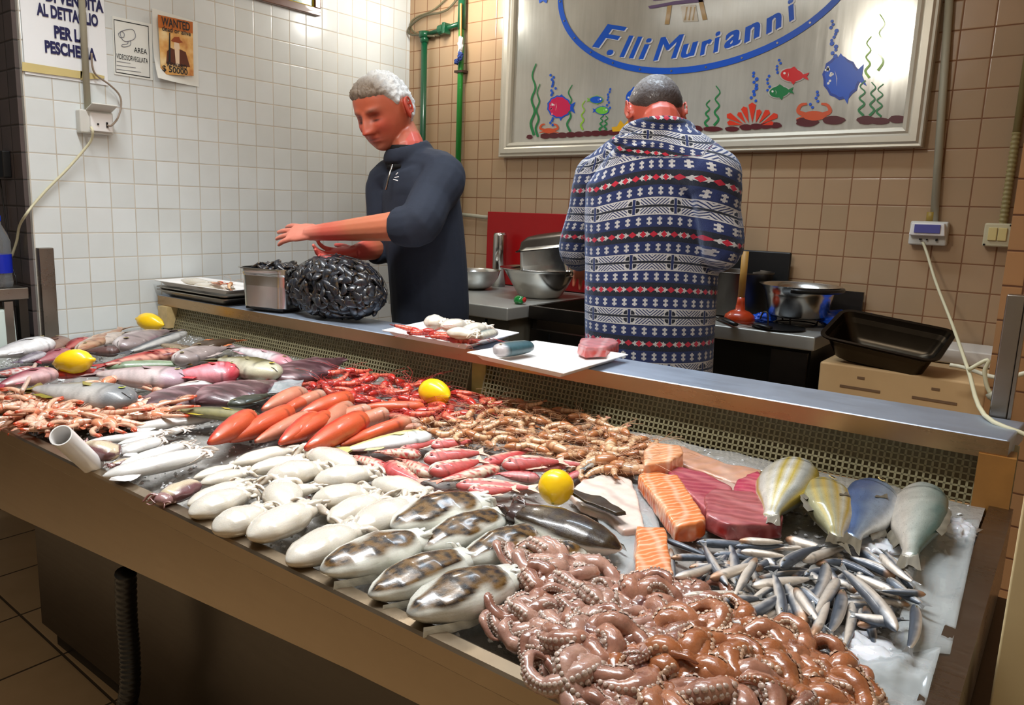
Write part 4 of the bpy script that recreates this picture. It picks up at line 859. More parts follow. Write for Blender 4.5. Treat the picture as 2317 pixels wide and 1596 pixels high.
# stack of trays at the left end
a = onz(470, 690, SZ)
for i in range(2):
    t = gn_pan('aluminium_tray', 0.49, 0.22, 0.030, M['steel'], rim=0.006, label=('lower' if i == 0 else 'upper') + ' grey metal tray of the stack at the left end of the shelf', cat='tray', loc=(0.29, -1.458, SZ + .001 + i * 0.012), rot=(0, 0, 0.03), rc=0.015, taper=0.93)
    t['group'] = 'trays stacked at the left end of the shelf'
TR3 = white_tray(None, 0.066, P=[(.03, -1.575), (.55, -1.55), (.54, -1.335), (.03, -1.36)], base=0.044, label= 'white tray of squid on top of the stacked metal trays')
t = gn_pan('deep_pan', 0.22, 0.185, 0.165, M['steel_bright'], rim=0.012, label='deep steel pan of mussels beside the netted mussels', loc=(0.715, -1.445, SZ + .001), rot=(0, 0, 0.25), rc=0.035, taper=0.93)
# ================================================================ seafood
rng = random.Random(11)
VS = vcol('wet_fish_skin', 0.28, 0.4, gain=.72, sss=0.03, nz=0.22, scale=55, bmp=0.25, bscale=160, dist=0.0012)
VSV = vcol('silver_fish_skin', 0.26, 0.6, nz=0.16, scale=60, bmp=0.3, bscale=260, dist=0.0008, metal=0.45)
VW = vcol('wet_squid_skin', 0.22, 0.7, gain=.92, sss=0.2, nz=0.05, scale=40, bmp=0.15, bscale=60, dist=0.001)
VP = vcol('prawn_shell', 0.25, 0.7, gain=.78, sss=0.2, nz=0.2, scale=90, bmp=0.2, bscale=180, dist=0.001)
VO = vcol('octopus_skin', 0.2, 1.0, gain=.64, sss=0.25, nz=0.18, scale=45, bmp=0.45, bscale=150, dist=0.0015, cr=0.05)
VM = vcol('meat', 0.28, 0.8, gain=.8, sss=0.25, nz=0.1, scale=50, bmp=0.4, bscale=120, dist=0.001)
VF = vcol('fin_membrane', 0.35, 0.5, nz=0.15, scale=80)
eyem = plain('wet_black_eye', (10, 10, 14), 0.05, coat=1.0)
def mixc(a, b, t): t = max(0, min(1, t)); return tuple(a[i] * (1 - t) + b[i] * t for i in range(3))
def L3(c): return np.array(lin(c))
# outlines along the body: (t from tail root 0 to snout 1, half height, half thickness)
OUT = {
    'chunk': [(0, .36, .36), (.1, .44, .42), (.4, .5, .48), (.75, .48, .48), (.9, .40, .42), (1, .12, .2)],
    'deepy': [(0, .13, .12), (.08, .14, .16), (.2, .24, .28), (.35, .40, .40), (.55, .50, .50), (.75, .49, .48), (.88, .38, .40), (.96, .22, .28), (1, .06, .1)],
    'slim': [(0, .18, .14), (.1, .28, .24), (.3, .42, .40), (.55, .48, .48), (.75, .50, .50), (.88, .40, .42), (.96, .24, .26), (1, .06, .08)],
    'long': [(0, .14, .12), (.15, .26, .24), (.4, .42, .40), (.65, .50, .50), (.82, .47, .48), (.93, .34, .36), (1, .10, .12)],
    'deep': [(0, .13, .12), (.08, .14, .16), (.2, .24, .28), (.35, .40, .40), (.55, .50, .50), (.75, .49, .48), (.88, .38, .40), (.96, .22, .28), (1, .06, .1)],
    'gurn': [(0, .08, .10), (.1, .24, .24), (.3, .40, .42), (.55, .50, .50), (.78, .50, .5), (.90, .45, .47), (.97, .30, .34), (1, .10, .12)]}
def fish_body(kind, back, side, belly, seed=0, mott=0.15, spots=None, stripes=None, bend=0.0, head=None, nt=30, ns=18, rough=0.0, sharp=4.0):
    prof = OUT[kind]; T = [p[0] for p in prof]; H = [p[1] for p in prof]; W_ = [p[2] for p in prof]
    back, side, belly = L3(back), L3(side), L3(belly); V = []; F = []; C = []
    for i in range(nt + 1):
        t = i / nt; t = t ** 0.95; x = -0.36 + 0.86 * t; h = np.interp(t, T, H); w_ = np.interp(t, T, W_)
        yb = bend * ((x / .5) ** 2 - 0.3)
        for k in range(ns):
            a = 2 * PI * k / ns; cy, sz = math.cos(a), math.sin(a)
            y = h * cy * (1 if cy > 0 else 0.96); z = w_ * sz
            n = mnoise.noise((x * 9 + seed, cy * 3, sz * 3 + seed * 2)); n2 = mnoise.noise((x * 26 + seed, cy * 9, sz * 7))
            if rough: y *= 1 + rough * n; z *= 1 + rough * n2
            V.append((x, y + yb, z)); s = cy + 0.30 * sz + 0.2 * n
            c = mixc(side, back, (s - 0.15) * sharp) if s > 0.15 else mixc(side, belly, (-s - 0.05) * sharp)
            c = np.array(c) * (1 + mott * n2 * 2)
            if spots is not None:
                q = mnoise.noise((x * 17 + seed * 1.7, cy * 5, sz * 5 + 4)); c = np.array(mixc(c, L3(spots[0]), (q - spots[1]) * 6))
            if stripes is not None:
                q = math.sin(cy * stripes[1] + 0.5); c = np.array(mixc(c, L3(stripes[0]), (q - 0.55) * 4 * (0.3 + 0.7 * min(1, (t) * 1.3))))
            if head is not None and t > 0.76: c = np.array(mixc(c, L3(head), (t - 0.76) * 9))
            tg = .775 - .045 * cy * cy
            if tg < t < tg + .028: c = c * 0.5
            if t > .975: c = c * .7
            C.append(np.clip(c, 0, 1))
    for i in range(nt):
        for k in range(ns): F.append((i * ns + k, i * ns + (k + 1) % ns, (i + 1) * ns + (k + 1) % ns, (i + 1) * ns + k))
    F.append(tuple(range(ns - 1, -1, -1))); F.append(tuple(nt * ns + k for k in range(ns)))
    return mesh('fish_body', V, F, C)
SILV = None
def fan(name, root, tips, col, th=0.02, m=None):
    """thin two-sided fin from a root edge to a tip edge (unit space)"""
    n = len(root); V = [(x, y, z + th * .5) for x, y, z in root] + [(x, y, z + .004) for x, y, z in tips] + [(x, y, z - th * .5) for x, y, z in root] + [(x, y, z - .004) for x, y, z in tips]
    F = [(i, i + 1, n + i + 1, n + i) for i in range(n - 1)] + [(2 * n + i, 3 * n + i, 3 * n + i + 1, 2 * n + i + 1) for i in range(n - 1)] + [(n + i, n + i + 1, 3 * n + i + 1, 3 * n + i) for i in range(n - 1)]
    return mesh(name, V, F, [L3(col) * (0.85 + 0.3 * (i % 2)) for i in range(4 * n)])
def mouth_me(kind, yb):
    T = [p[0] for p in OUT[kind]]; H = [p[1] for p in OUT[kind]]; W_ = [p[2] for p in OUT[kind]]; P = []
    for i in range(6):
        x = .494 - .010 * i; t = (x + .36) / .86; h = np.interp(t, T, H); w_ = np.interp(t, T, W_); a = 1.2 + .10 * i; P.append((x, yb(x) - .25 * h, w_ * .97 * math.sin(a) + .004))
    V, F, C = sweep(P, [(.006, .010)] * 6, 5); return mesh('mouth', V, F)
def fish_proto(name, kind, back, side, belly, fin=None, eye=True, tail=True, dorsal=True, eyec=None, **k):
    fin = fin or back; th_ = k.pop('tailh', .42); yb = lambda x: k.get('bend', 0.0) * ((x / .5) ** 2 - .3)
    o = {'name': name, 'body': fish_body(kind, back, side, belly, **k), 'parts': []}
    t0 = OUT[kind][0][1]
    if tail:
        y0 = yb(-.36); n = 7
        root = [(-.35, y0 + t0 * (1 - 2 * i / (n - 1)), 0) for i in range(n)]
        tips = [(-.5 + .06 * (1 - abs(1 - 2 * i / (n - 1))), y0 * 1.3 + th_ * (1 - 2 * i / (n - 1)), 0.03 * math.sin(i * 2)) for i in range(n)]
        o['parts'].append(('tail_fin', fan('tail_fin', root, tips, fin, 0.12), VF))
    if dorsal:
        T = [p[0] for p in OUT[kind]]; H = [p[1] for p in OUT[kind]]
        xs = np.linspace(-.1, .2, 7); root = [(x, yb(x) + np.interp((x + .36) / .86, T, H) * .96, 0) for x in xs]; tips = [(x - .06, y + .10 * (1 - .5 * i / 6) + .03 * (i % 2), 0) for i, (x, y, z) in enumerate(root)]
        o['parts'].append(('dorsal_fin', fan('dorsal_fin', root, tips, fin, 0.06), VF))
        xs = np.linspace(-.22, -.05, 6); root = [(x, yb(x) - np.interp((x + .36) / .86, T, H) * .92, 0) for x in xs]; tips = [(x - .05, y - .09 + .02 * (i % 2), 0) for i, (x, y, z) in enumerate(root)]
        o['parts'].append(('anal_fin', fan('anal_fin', root, tips, fin, 0.06), VF))
        o['parts'].append(('mouth', mouth_me(kind, yb), eyem))
        xs = np.linspace(.12, .22, 5); root = [(.24, -.02 - .1 * i / 4, .44) for i in range(5)]; tips = [(.06 + .02 * i, .03 - .2 * i / 4, .50) for i in range(5)]
        o['parts'].append(('pectoral_fin', fan('pectoral_fin', root, tips, fin, 0.03), VF))
    if eye:
        b = MB(); R0, cz = 0.020, .36 * 1.0
        for k_ in range(5):
            z = .448 + .022 * math.sin(k_ / 4 * PI / 2); r = (1 - k_ / 4 * .95)
            b.V += [(.395 + .022 * r * math.cos(2 * PI * j / 12), yb(.4) + .07 + .075 * r * math.sin(2 * PI * j / 12), z - .004) for j in range(12)]; b.C += [(lin(eyec or (214, 190, 120)) if k_ < 2 else (0.004, 0.004, 0.006))] * 12
        for k_ in range(4):
            for j in range(12): b.F.append((k_ * 12 + j, k_ * 12 + (j + 1) % 12, (k_ + 1) * 12 + (j + 1) % 12, (k_ + 1) * 12 + j))
        b.F.append(tuple(48 + j for j in range(12))); o['parts'].append(('eye', b.me('eye', True, True), VS))
    return o
def basis_obj(o, P, ex, ez, s):
    ey = np.cross(ez, ex); m = Matrix(((ex[0] * s[0], ey[0] * s[1], ez[0] * s[2], P[0]), (ex[1] * s[0], ey[1] * s[1], ez[1] * s[2], P[1]), (ex[2] * s[0], ey[2] * s[1], ez[2] * s[2], P[2]), (0, 0, 0, 1)))
    o.matrix_world = m; o.matrix_basis = m
def pxscale(P, d):
    a = pj(P); b = pj(P + np.array(d) * 0.01); return (b - a) / 0.01
NT = np.array([0, -0.02, 1.0]); NT /= np.linalg.norm(NT)
def lay(px_a, px_b, wpx, ratio=0.6, lift=0.0, roll=0.0, pitch=0.0, flip=False):
    """a body lying on the bed from px_b (tail) to px_a (head), wpx wide in the photo; returns centre, axes, size"""
    h = 0.02
    for _ in range(3):
        A, B = tray(*px_a, h), tray(*px_b, h); ex = A - B; L = np.linalg.norm(ex); ex = ex / L; C_ = (A + B) / 2
        ey = np.cross(NT, ex); ey /= np.linalg.norm(ey); ez = np.cross(ex, ey)
        im = pxscale(C_, ex); im = im / np.linalg.norm(im); nn = np.array([-im[1], im[0]])
        a = pxscale(C_, ey) @ nn; b = pxscale(C_, ez) @ nn
        W_ = wpx / math.hypot(a, ratio * b); T_ = W_ * ratio; h = T_ / 2 + lift
    if flip: ey = -ey
    if roll:
        c, s = math.cos(roll), math.sin(roll); ey, ez = ey * c + ez * s, ez * c - ey * s
    if pitch: c, s = math.cos(pitch), math.sin(pitch); ex, ez = ex * c + ez * s, ez * c - ex * s
    if flip: ez = np.cross(ex, ey)
    return C_, ex, ez, (L, W_, T_)
def put(proto, px_a, px_b, wpx, label, cat, name=None, ratio=0.6, lift=0.0, roll=0.0, group=None, pitch=0.0, m=None, flip=False):
    C_, ex, ez, s = lay(px_a, px_b, wpx * WK.get(cat, 1.0), ratio, lift, roll, pitch, flip)
    r = link(name or proto['name'], proto['body'], m or VS); basis_obj(r, C_, ex, ez, s); tag(r, label, cat, group)
    for nm, me, mt in proto['parts']: link(nm, me, mt, r)
    return r
def Z1(x, y): return (x / 3.31, 680 + y / 3.31)
def Z2(x, y): return (600 + x / 3.31, 780 + y / 3.31)
def Z3(x, y): return (200 + x / 2.896, 980 + y / 2.896)
def Z4(x, y): return (700 + x / 2.896, 1050 + y / 2.896)
def Z6(x, y): return (1400 + x / 2.896, 1000 + y / 2.896)
def Z7(x, y): return (1100 + x / 4.634, 820 + y / 4.634)
WK = {'fish': 1.30, 'cuttlefish': 1.36, 'squid': 1.2}
# ---------------------------------------------------------------- lemons
def lemon(px, dpx, axis, label, lift=0.0, k=1.25, green=0.0):
    P = tray(*px, 0.035 + lift); s = np.linalg.norm(pxscale(P, Rm[0])); d = dpx / s
    prof = [(.001, -.66), (.05, -.655), (.09, -.61), (.17, -.56), (.30, -.45), (.42, -.27), (.49, -.08), (.50, .06), (.47, .24), (.37, .42), (.22, .54), (.10, .60), (.09, .66), (.05, .70), (.001, .70)]
    b = MB(); b.lathe([(r * d, z * d * k / 1.3) for r, z in prof], 28); V = []
    for v in b.V: n = mnoise.noise(Vector(v) * 30) * .03; V.append((v[0] * (1 + n), v[1] * (1 + n), v[2]))
    b.V = V; t = empty('lemon', P, label=label, cat='lemon')
    b.build('peel', LEM, t, smooth=True); MB().lathe([(.001, -.64 * d * k / 1.3), (.045 * d, -.65 * d * k / 1.3), (.04 * d, -.67 * d * k / 1.3), (.001, -.67 * d * k / 1.3)], 10).build('stem_scar', plain('stem_scar', (150, 140, 50), 0.6), t)
    t.rotation_euler = Vector(axis).to_track_quat('Z', 'Y').to_euler(); return t
LEM = plain('lemon_peel', (242, 196, 12), 0.32, coat=0.5, nz=0.06, scale=30, bmp=0.5, sss=0.1)
lemon((1258, 1104), 82, (-0.35, 0.75, 0.45), 'lemon seen end-on in front of the small cuttlefish rows', 0.012, 1.1)
lemon((984, 889), 62, (-0.9, 0.1, 0.02), 'lemon lying among the red prawns', 0.014, 1.55)
lemon((166, 819), 56, (0.85, 0.6, 0.15), 'lemon on the mixed fish at the left', 0.035, 1.75)
lemon((340, 729), 40, (-0.8, -0.3, 0.1), 'orange-tinged lemon at the rear corner by the wall', 0.03, 1.9)
# ---------------------------------------------------------------- mixed fish, rear left
def FP(name, kind, back, side, belly, **k): return fish_proto(name, kind, back, side, belly, **k)
fishes = [
 # head, tail, width, kind, back, side, belly, extra, label, opts
 ((385, 318), (-140, 430), 120, 'long', (200, 198, 200), (224, 222, 222), (238, 236, 236), {}, 'large silvery white fish at the far left edge', dict(lift=.03)),
 ((330, 400), (120, 470), 60, 'slim', (96, 84, 100), (150, 138, 150), (190, 184, 190), dict(stripes=((60, 50, 66), 9)), 'dark striped fish below the silvery white fish', dict(lift=.03)),
 ((480, 300), (250, 420), 110, 'long', (104, 70, 58), (128, 92, 78), (150, 116, 100), dict(rough=.1), 'brownish fish behind the yellow lemon on the left', dict(lift=.008)),
 ((300, 520), (-80, 560), 60, 'slim', (170, 74, 60), (206, 160, 150), (224, 210, 206), dict(spots=((190, 60, 50), .1)), 'small red-flecked fish at the left edge above the pink fish', dict(lift=.02)),
 ((520, 390), (240, 470), 90, 'long', (128, 34, 50), (150, 56, 70), (180, 110, 116), {}, 'dark crimson fish half under the left lemon', dict(lift=.01)),
 ((665, 300), (470, 370), 80, 'deep', (148, 26, 34), (190, 54, 56), (200, 110, 100), {}, 'small red fish lying by the tiled wall', dict(lift=.015)),
 ((590, 375), (945, 195), 80, 'long', (190, 150, 118), (226, 202, 180), (232, 220, 206), dict(spots=((170, 110, 80), .05)), 'long cream and tan fish pointing to the rear wall', dict(lift=.03)),
 ((740, 330), (940, 230), 80, 'deep', (206, 190, 178), (230, 222, 214), (238, 232, 228), {}, 'short white-sided fish beside the tan one', dict(lift=.025)),
 ((880, 360), (1290, 215), 130, 'deep', (150, 134, 132), (206, 192, 188), (222, 212, 210), dict(spots=((140, 110, 120), .2)), 'plump pale grey fish under the rear lemon', dict(lift=.015)),
 ((1400, 240), (900, 410), 62, 'slim', (44, 48, 56), (70, 74, 84), (190, 188, 184), dict(sharp=6), 'slender slate-black fish next to the pale grey one', dict(lift=.035)),
 ((900, 375), (610, 385), 75, 'long', (50, 38, 40), (72, 54, 54), (100, 70, 66), dict(eyec=(210, 130, 40)), 'dark brown fish with an orange-ringed eye', dict(lift=.02)),
 ((1360, 385), (680, 500), 82, 'long', (150, 18, 18), (186, 44, 38), (214, 150, 130), dict(spots=((120, 14, 16), .1)), 'long deep-red fish across the middle of the mixed catch', dict(lift=.028)),
 ((1500, 400), (1170, 320), 60, 'slim', (96, 70, 44), (122, 96, 66), (160, 140, 110), {}, 'small brown fish tail-up behind the deep-red fish', dict(lift=.03)),
 ((1440, 380), (1790, 290), 88, 'long', (66, 46, 28), (92, 68, 42), (130, 104, 76), dict(fin=(206, 116, 70)), 'dark brown fish with a salmon-coloured tail near the grille', dict(lift=.02)),
 ((1300, 455), (1730, 345), 110, 'deep', (158, 142, 138), (214, 200, 196), (232, 224, 222), {}, 'pinkish-grey fish right of the deep-red one', dict(lift=.022)),
 ((2185, 480), (1680, 340), 90, 'long', (196, 150, 156), (228, 214, 216), (238, 232, 232), dict(head=(220, 150, 160)), 'white fish with a pink head nearest the grille', dict(lift=.012)),
 ((2065, 560), (1590, 430), 150, 'deep', (96, 88, 48), (132, 122, 78), (200, 194, 170), dict(head=(206, 200, 170), fin=(110, 100, 60), eyec=(230, 200, 40)), 'olive fish with a yellow-white gill plate', dict(lift=.02)),
 ((790, 500), (1450, 470), 66, 'slim', (132, 152, 120), (190, 204, 176), (232, 232, 224), dict(fin=(150, 110, 50)), 'pale green mackerel-shaped fish under the deep-red fish', dict(lift=.02)),
 ((1400, 600), (640, 545), 150, 'long', (150, 122, 126), (196, 168, 168), (220, 202, 200), dict(head=(190, 160, 172)), 'large lilac-grey fish in the middle of the catch', dict(lift=.01)),
 ((1795, 540), (1240, 560), 140, 'long', (196, 30, 42), (224, 84, 100), (234, 150, 160), dict(spots=((240, 160, 170), .15), head=(214, 70, 84)), 'bright pink-red fish with a blunt head', dict(lift=.022)),
 ((400, 560), (800, 520), 62, 'slim', (190, 46, 26), (206, 84, 60), (224, 160, 140), {}, 'orange-red fish tapering right of the left lemon', dict(lift=.018)),
 ((1690, 590), (990, 770), 84, 'slim', (206, 190, 180), (230, 226, 224), (240, 238, 236), {}, 'slender white-bellied fish on the purple skate', dict(lift=.012)),
 ((990, 760), (170, 650), 185, 'long', (112, 116, 116), (176, 174, 170), (204, 198, 192), dict(head=(120, 122, 124), fin=(140, 128, 50), eyec=(196, 206, 70)), 'large grey fish with a yellow-green eye above the langoustines', dict(lift=.012)),
 ((405, 540), (-60, 650), 110, 'long', (150, 62, 76), (184, 110, 118), (214, 170, 170), {}, 'rosy purple fish at the left edge under the white claw', dict(lift=.03)),
 ((-60, 560), (330, 500), 60, 'slim', (84, 82, 90), (150, 146, 150), (206, 202, 200), {}, 'dusky grey fish at the left edge', dict(lift=.014)),
 ((1965, 880), (1270, 810), 88, 'slim', (54, 58, 28), (84, 86, 44), (150, 144, 100), dict(fin=(170, 150, 40)), 'dark olive-green fish with a yellow tail', dict(lift=.026)),
 ((1720, 790), (2040, 700), 74, 'slim', (44, 50, 34), (66, 72, 50), (120, 118, 96), {}, 'dark green fish lying over the purple skate', dict(lift=.022)),
]
for i, (h, t_, w_, kind, bk, sd, bl, ex, lb, op) in enumerate(fishes):
    pr = FP('whole_fish', kind, bk, sd, bl, seed=i * 1.7, bend=rng.uniform(-.12, .12), **ex)
    put(pr, Z1(*h), Z1(*t_), w_ / 3.31, lb, 'fish', ratio=.55, **op)
skate = [((1080, 800), (1800, 620), 150, 'purple mottled skate wing left of the film'), ((1480, 770), (2140, 590), 170, 'purple mottled skate wing under the clear film'), ((2040, 600), (2640, 420), 150, 'dark purple skate wing behind the orange fish')]
for i, (h, t_, w_, lb) in enumerate(skate):
    pr = {'name': 'skate_wing', 'body': fish_body('deep', (84, 50, 56), (112, 72, 78), (140, 100, 104), seed=40 + i, mott=.3, rough=.12, spots=((160, 126, 130), .15)), 'parts': [('fin_edge', fan('fin_edge', [(-.3 + .1 * q, -.44, 0) for q in range(7)], [(-.32 + .11 * q, -.60 - .04 * (q % 2), 0) for q in range(7)], (120, 86, 92), .08), VF)]}
    put(pr, Z1(*h), Z1(*t_), w_ / 3.31, lb, 'fish', ratio=.35, lift=.004)
# white claw resting across the rosy fish
def limb_px(pts, r, name, m, label=None, cat=None, cols=None, h0=0.03, n=8, flat=1.0, rf=None):
    P = catmull([tray(x, y, h) for x, y, h in pts], 5); k = len(P)
    rr_ = [(rf(i / (k - 1)) if rf else r) for i in range(k)]
    V, F, C = sweep(P, [(a, a * flat) for a in rr_], n, colf=(lambda t, a: L3(cols)) if cols else None)
    o = link(name, mesh(name, V, F, C if cols else None), m); return tag(o, label, cat) if label else o
limb_px([Z1(165, 680) + (.06,), Z1(215, 590) + (.062,), Z1(265, 480) + (.06,)], .006, 'langoustine_claw', VP, 'single pale claw lying over the rosy purple fish', 'claw', (232, 196, 176))
# ---------------------------------------------------------------- orange gurnards
gv = [fish_proto('gurnard', 'gurn', (206, 20, 4), (222, 46, 12), (226, 96, 54), seed=s, bend=b_, fin=(200, 80, 60), dorsal=False, tail=False, eye=(s % 2 == 0), mott=.06, head=hd) for s, b_, hd in ((1, .15, None), (2, -.1, (220, 150, 120)), (3, .25, None))]
gp = [fish_proto('gurnard', 'gurn', (214, 56, 26), (222, 92, 54), (216, 140, 110), seed=s, bend=b_, fin=(200, 100, 80), dorsal=False, tail=False, eye=False, mott=.06, head=(206, 168, 146)) for s, b_ in ((5, .12), (6, -.15))]
gl = [(Z2, (280, 370), (-20, 480), 80, 1, 'in the rear row, second from the skate'), (Z2, (400, 390), (120, 500), 74, 1, 'in the rear row with a translucent head'), (Z2, (625, 410), (190, 550), 100, 0, 'bright red, pointing at the red prawns'), (Z2, (170, 530), (-60, 640), 84, 0, 'crimson, wedged mid-left of the row'), (Z2, (300, 550), (-30, 710), 78, 1, 'pale, left of the plump red one'), (Z2, (375, 560), (70, 770), 108, 0, 'plump and glossy red, front row centre'),
      (Z2, (600, 480), (255, 750), 110, 1, 'pale with a see-through head, mid pile'), (Z2, (745, 500), (400, 590), 76, 1, 'pale, pressed against the prawns'), (Z2, (720, 570), (235, 815), 128, 0, 'largest and brightest orange, at the front'), (Z2, (875, 530), (600, 620), 84, 1, 'short with a glassy white head'), (Z2, (1035, 590), (470, 790), 78, 0, 'long orange, beside the white fish'), (Z2, (1160, 470), (600, 480), 60, 0, 'slim, lying straight under the red prawns'), (Z2, (1130, 590), (850, 520), 52, 1, 'slim pale tail end beside the brown shrimps'), (Z2, (1150, 620), (840, 650), 44, 1, 'small sliver above the white fish'),
      (Z1, (1870, 880), (1520, 1100), 118, 0, 'leftmost and darkest, tip to the front'), (Z1, (2155, 845), (1640, 1090), 108, 0, 'second from the left, bright crimson'), (Z1, (2310, 870), (1840, 1095), 84, 1, 'pale orange, third from the left'), (Z1, (2450, 880), (2060, 1100), 100, 0, 'fourth from the left, vivid red'), (Z1, (2240, 700), (1920, 840), 92, 1, 'pink, rearmost by the dark green fish'), (Z1, (2330, 740), (2060, 860), 70, 0, 'pink-orange, tucked behind the left ones')]
for i, (Z, h, t_, w_, pal, lb) in enumerate(gl):
    pr = (gp if pal else gv)[i % (2 if pal else 3)]; s = 3.31
    put(pr, Z(h[0] + (h[0] - t_[0]) * .07, h[1] + (h[1] - t_[1]) * .07), Z(*t_), w_ * 1.32 / s, 'orange gurnard, ' + lb, 'fish', ratio=.75, roll=-.5, group='orange gurnards', lift=.004 + .006 * (i % 3))
wf = fish_proto('whole_fish', 'long', (214, 206, 130), (232, 232, 226), (240, 240, 238), seed=70, mott=.04)
put(wf, Z2(1240, 680), Z2(530, 800), 112 / 3.31, 'white fish with a yellow back line between gurnards and mullets', 'fish', ratio=.5, lift=.01)
# ---------------------------------------------------------------- red mullets
mv = [fish_proto('red_mullet', 'long', (212, 84, 84), (232, 156, 140), (238, 214, 190), seed=s, bend=b_, fin=(226, 150, 130), spots=((206, 60, 60), .08), eyec=(180, 40, 40)) for s, b_ in ((11, .1), (12, -.12))]
mp = [fish_proto('red_mullet', 'long', (206, 96, 90), (236, 214, 190), (240, 226, 214), seed=s, bend=b_, fin=(230, 190, 170), spots=((214, 80, 76), .12), eyec=(190, 50, 46)) for s, b_ in ((13, .1), (14, -.1))]
mr = [fish_proto('red_mullet', 'slim', (186, 40, 50), (214, 84, 92), (226, 150, 150), seed=15, bend=.05, fin=(206, 90, 90), spots=((226, 140, 140), .2), eyec=(180, 40, 40))]
ml = [(Z2, (890, 930), (640, 825), 88, 'v', 'dusky pink, nearest the white cuttlefish tentacles'), (Z2, (1170, 830), (820, 800), 80, 'v', 'curled behind two dusky ones'), (Z2, (1240, 985), (1010, 850), 100, 'v', 'bent double with its red eye showing'), (Z2, (900, 900), (1180, 1040), 104, 'v', 'dusky rose, tail pointing at the gap in the ice'), (Z2, (1185, 860), (1660, 800), 92, 'p', 'cream-sided, above the centre'), (Z2, (1010, 790), (1340, 705), 54, 'p', 'small and pale, under the white fish'), (Z2, (1240, 760), (1590, 715), 66, 'p', 'small and pale, touching the brown shrimps'), (Z2, (1235, 960), (1650, 860), 96, 'p', 'plump cream and pink, centre of the pile'),
      (Z2, (1760, 925), (1250, 1035), 88, 'v', 'pink with a clear eye, across the front'), (Z2, (1640, 900), (2010, 780), 70, 'v', 'slim pink, tail fanned at the rear'), (Z2, (1770, 900), (2260, 870), 92, 'p', 'yellowish cream, behind the red one'), (Z2, (2055, 1005), (1720, 965), 74, 'r', 'shiny dark red, left of the lemon'), (Z2, (1430, 1050), (2060, 1075), 84, 'p', 'long cream, front row by the dark cuttlefish'), (Z2, (1520, 1100), (1900, 1080), 74, 'p', 'short cream with red blotches, frontmost'), (Z7, (860, 1080), (420, 1150), 70, 'r', 'slim crimson behind the lemon'), (Z7, (1010, 1150), (760, 1250), 74, 'r', 'crimson tail right of the lemon'), (Z7, (620, 1050), (1110, 1080), 60, 'p', 'pale, against the shrimps right of the lemon')]
for i, (Z, h, t_, w_, c, lb) in enumerate(ml):
    pr = {'v': mv, 'p': mp, 'r': mr}[c]; pr = pr[i % len(pr)]
    put(pr, Z(*h), Z(*t_), w_ / (3.31 if Z is Z2 else 4.634), 'red mullet, ' + lb, 'fish', ratio=.6, group='red mullets', lift=.004 + .007 * ((i * 2) % 3), roll=-.2)
gm_ = fish_proto('anchovy', 'slim', (90, 92, 92), (170, 164, 156), (206, 200, 190), seed=80, eye=False)
put(gm_, Z7(1270, 985), Z7(1000, 1130), 60 / 4.634, 'small grey fish between mullets and shrimps', 'fish', ratio=.7, lift=.02)
# ---------------------------------------------------------------- cephalopods
def mantle(colf, prof, nt=28, ns=22, lump=0.03, seed=0.0, flat=1.0):
    V = []; F = []; C = []; T = [p[0] for p in prof]; R = [p[1] for p in prof]
    for i in range(nt + 1):
        t = i / nt; x = -.5 + t; r = np.interp(t, T, R)
        for k in range(ns):
            a = 2 * PI * k / ns; n = mnoise.noise((x * 4 + seed, math.cos(a) * 1.6, math.sin(a) * 1.6)); n2 = mnoise.noise((x * 14 + seed, math.cos(a) * 6, math.sin(a) * 6))
            q = r * (1 + lump * 2 * n); V.append((x, q * math.cos(a), q * math.sin(a) * flat)); C.append(np.clip(colf(t, math.cos(a), math.sin(a), n, n2), 0, 1))
    for i in range(nt):
        for k in range(ns): F.append((i * ns + k, i * ns + (k + 1) % ns, (i + 1) * ns + (k + 1) % ns, (i + 1) * ns + k))
    F.append(tuple(range(ns - 1, -1, -1))); F.append(tuple(nt * ns + k for k in range(ns))); return mesh('mantle', V, F, C)
def bunch(seed, n=9, col=(232, 222, 206), base=(0.46, 0), L=.32, spread=.42, r=.10, eyes=True, name='tentacles', dark=(150, 110, 90)):
    """head with curled arms, unit space"""
    q = random.Random(seed); b = MB(); cl = L3(col); dk = L3(dark)
    P = [(.40, 0, 0), (.47, 0, .0), (.56, 0, 0), (.62, 0, 0)]
    V, F, C = sweep(P, [(.34, .34), (.33, .34), (.30, .3), (.12, .12)], 12); b.add(V, F, [cl] * len(V))
    for k in range(n):
        a = (k + .5) / n * 2 - 1; y = a * spread; l = L * q.uniform(.7, 1.2); c = q.uniform(-1, 1); z = q.uniform(-.1, .28)
        pts = [(.52, y * .5, z * .6)]; th = a * 1.0; x_, y_ = .52, y * .5
        for s in range(1, 7): th += c * .5; x_ += math.cos(th) * l / 6; y_ += math.sin(th) * l / 3.0; pts.append((x_, y_, z + .16 * math.sin(s * .7 + k) - s * .02))
        pp = catmull(pts, 2); m_ = len(pp); V, F, C = sweep(pp, [(r * .55 * (1 - .6 * i / m_), r * 1.5 * (1 - .6 * i / m_)) for i in range(m_)], 6)
        b.add(V, F, [mixc(cl, dk, .35 * abs(math.sin(i * .9 + k)) ** 4) for i in range(len(V))])
    return b.me(name, True, True)
def eye_me(x, y, z, rx=.025, ry=.05):
    bm = bmesh.new(); bmesh.ops.create_icosphere(bm, subdivisions=2, radius=1); me = bpy.data.meshes.new('eye')
    for v in bm.verts: v.co = (x + v.co.x * rx, y + v.co.y * ry, z + v.co.z * ry)
    bm.to_mesh(me); bm.free(); me.polygons.foreach_set('use_smooth', [True] * len(me.polygons)); return me
cw, cy_, cb = L3((218, 212, 200)), L3((200, 178, 138)), L3((150, 108, 76))
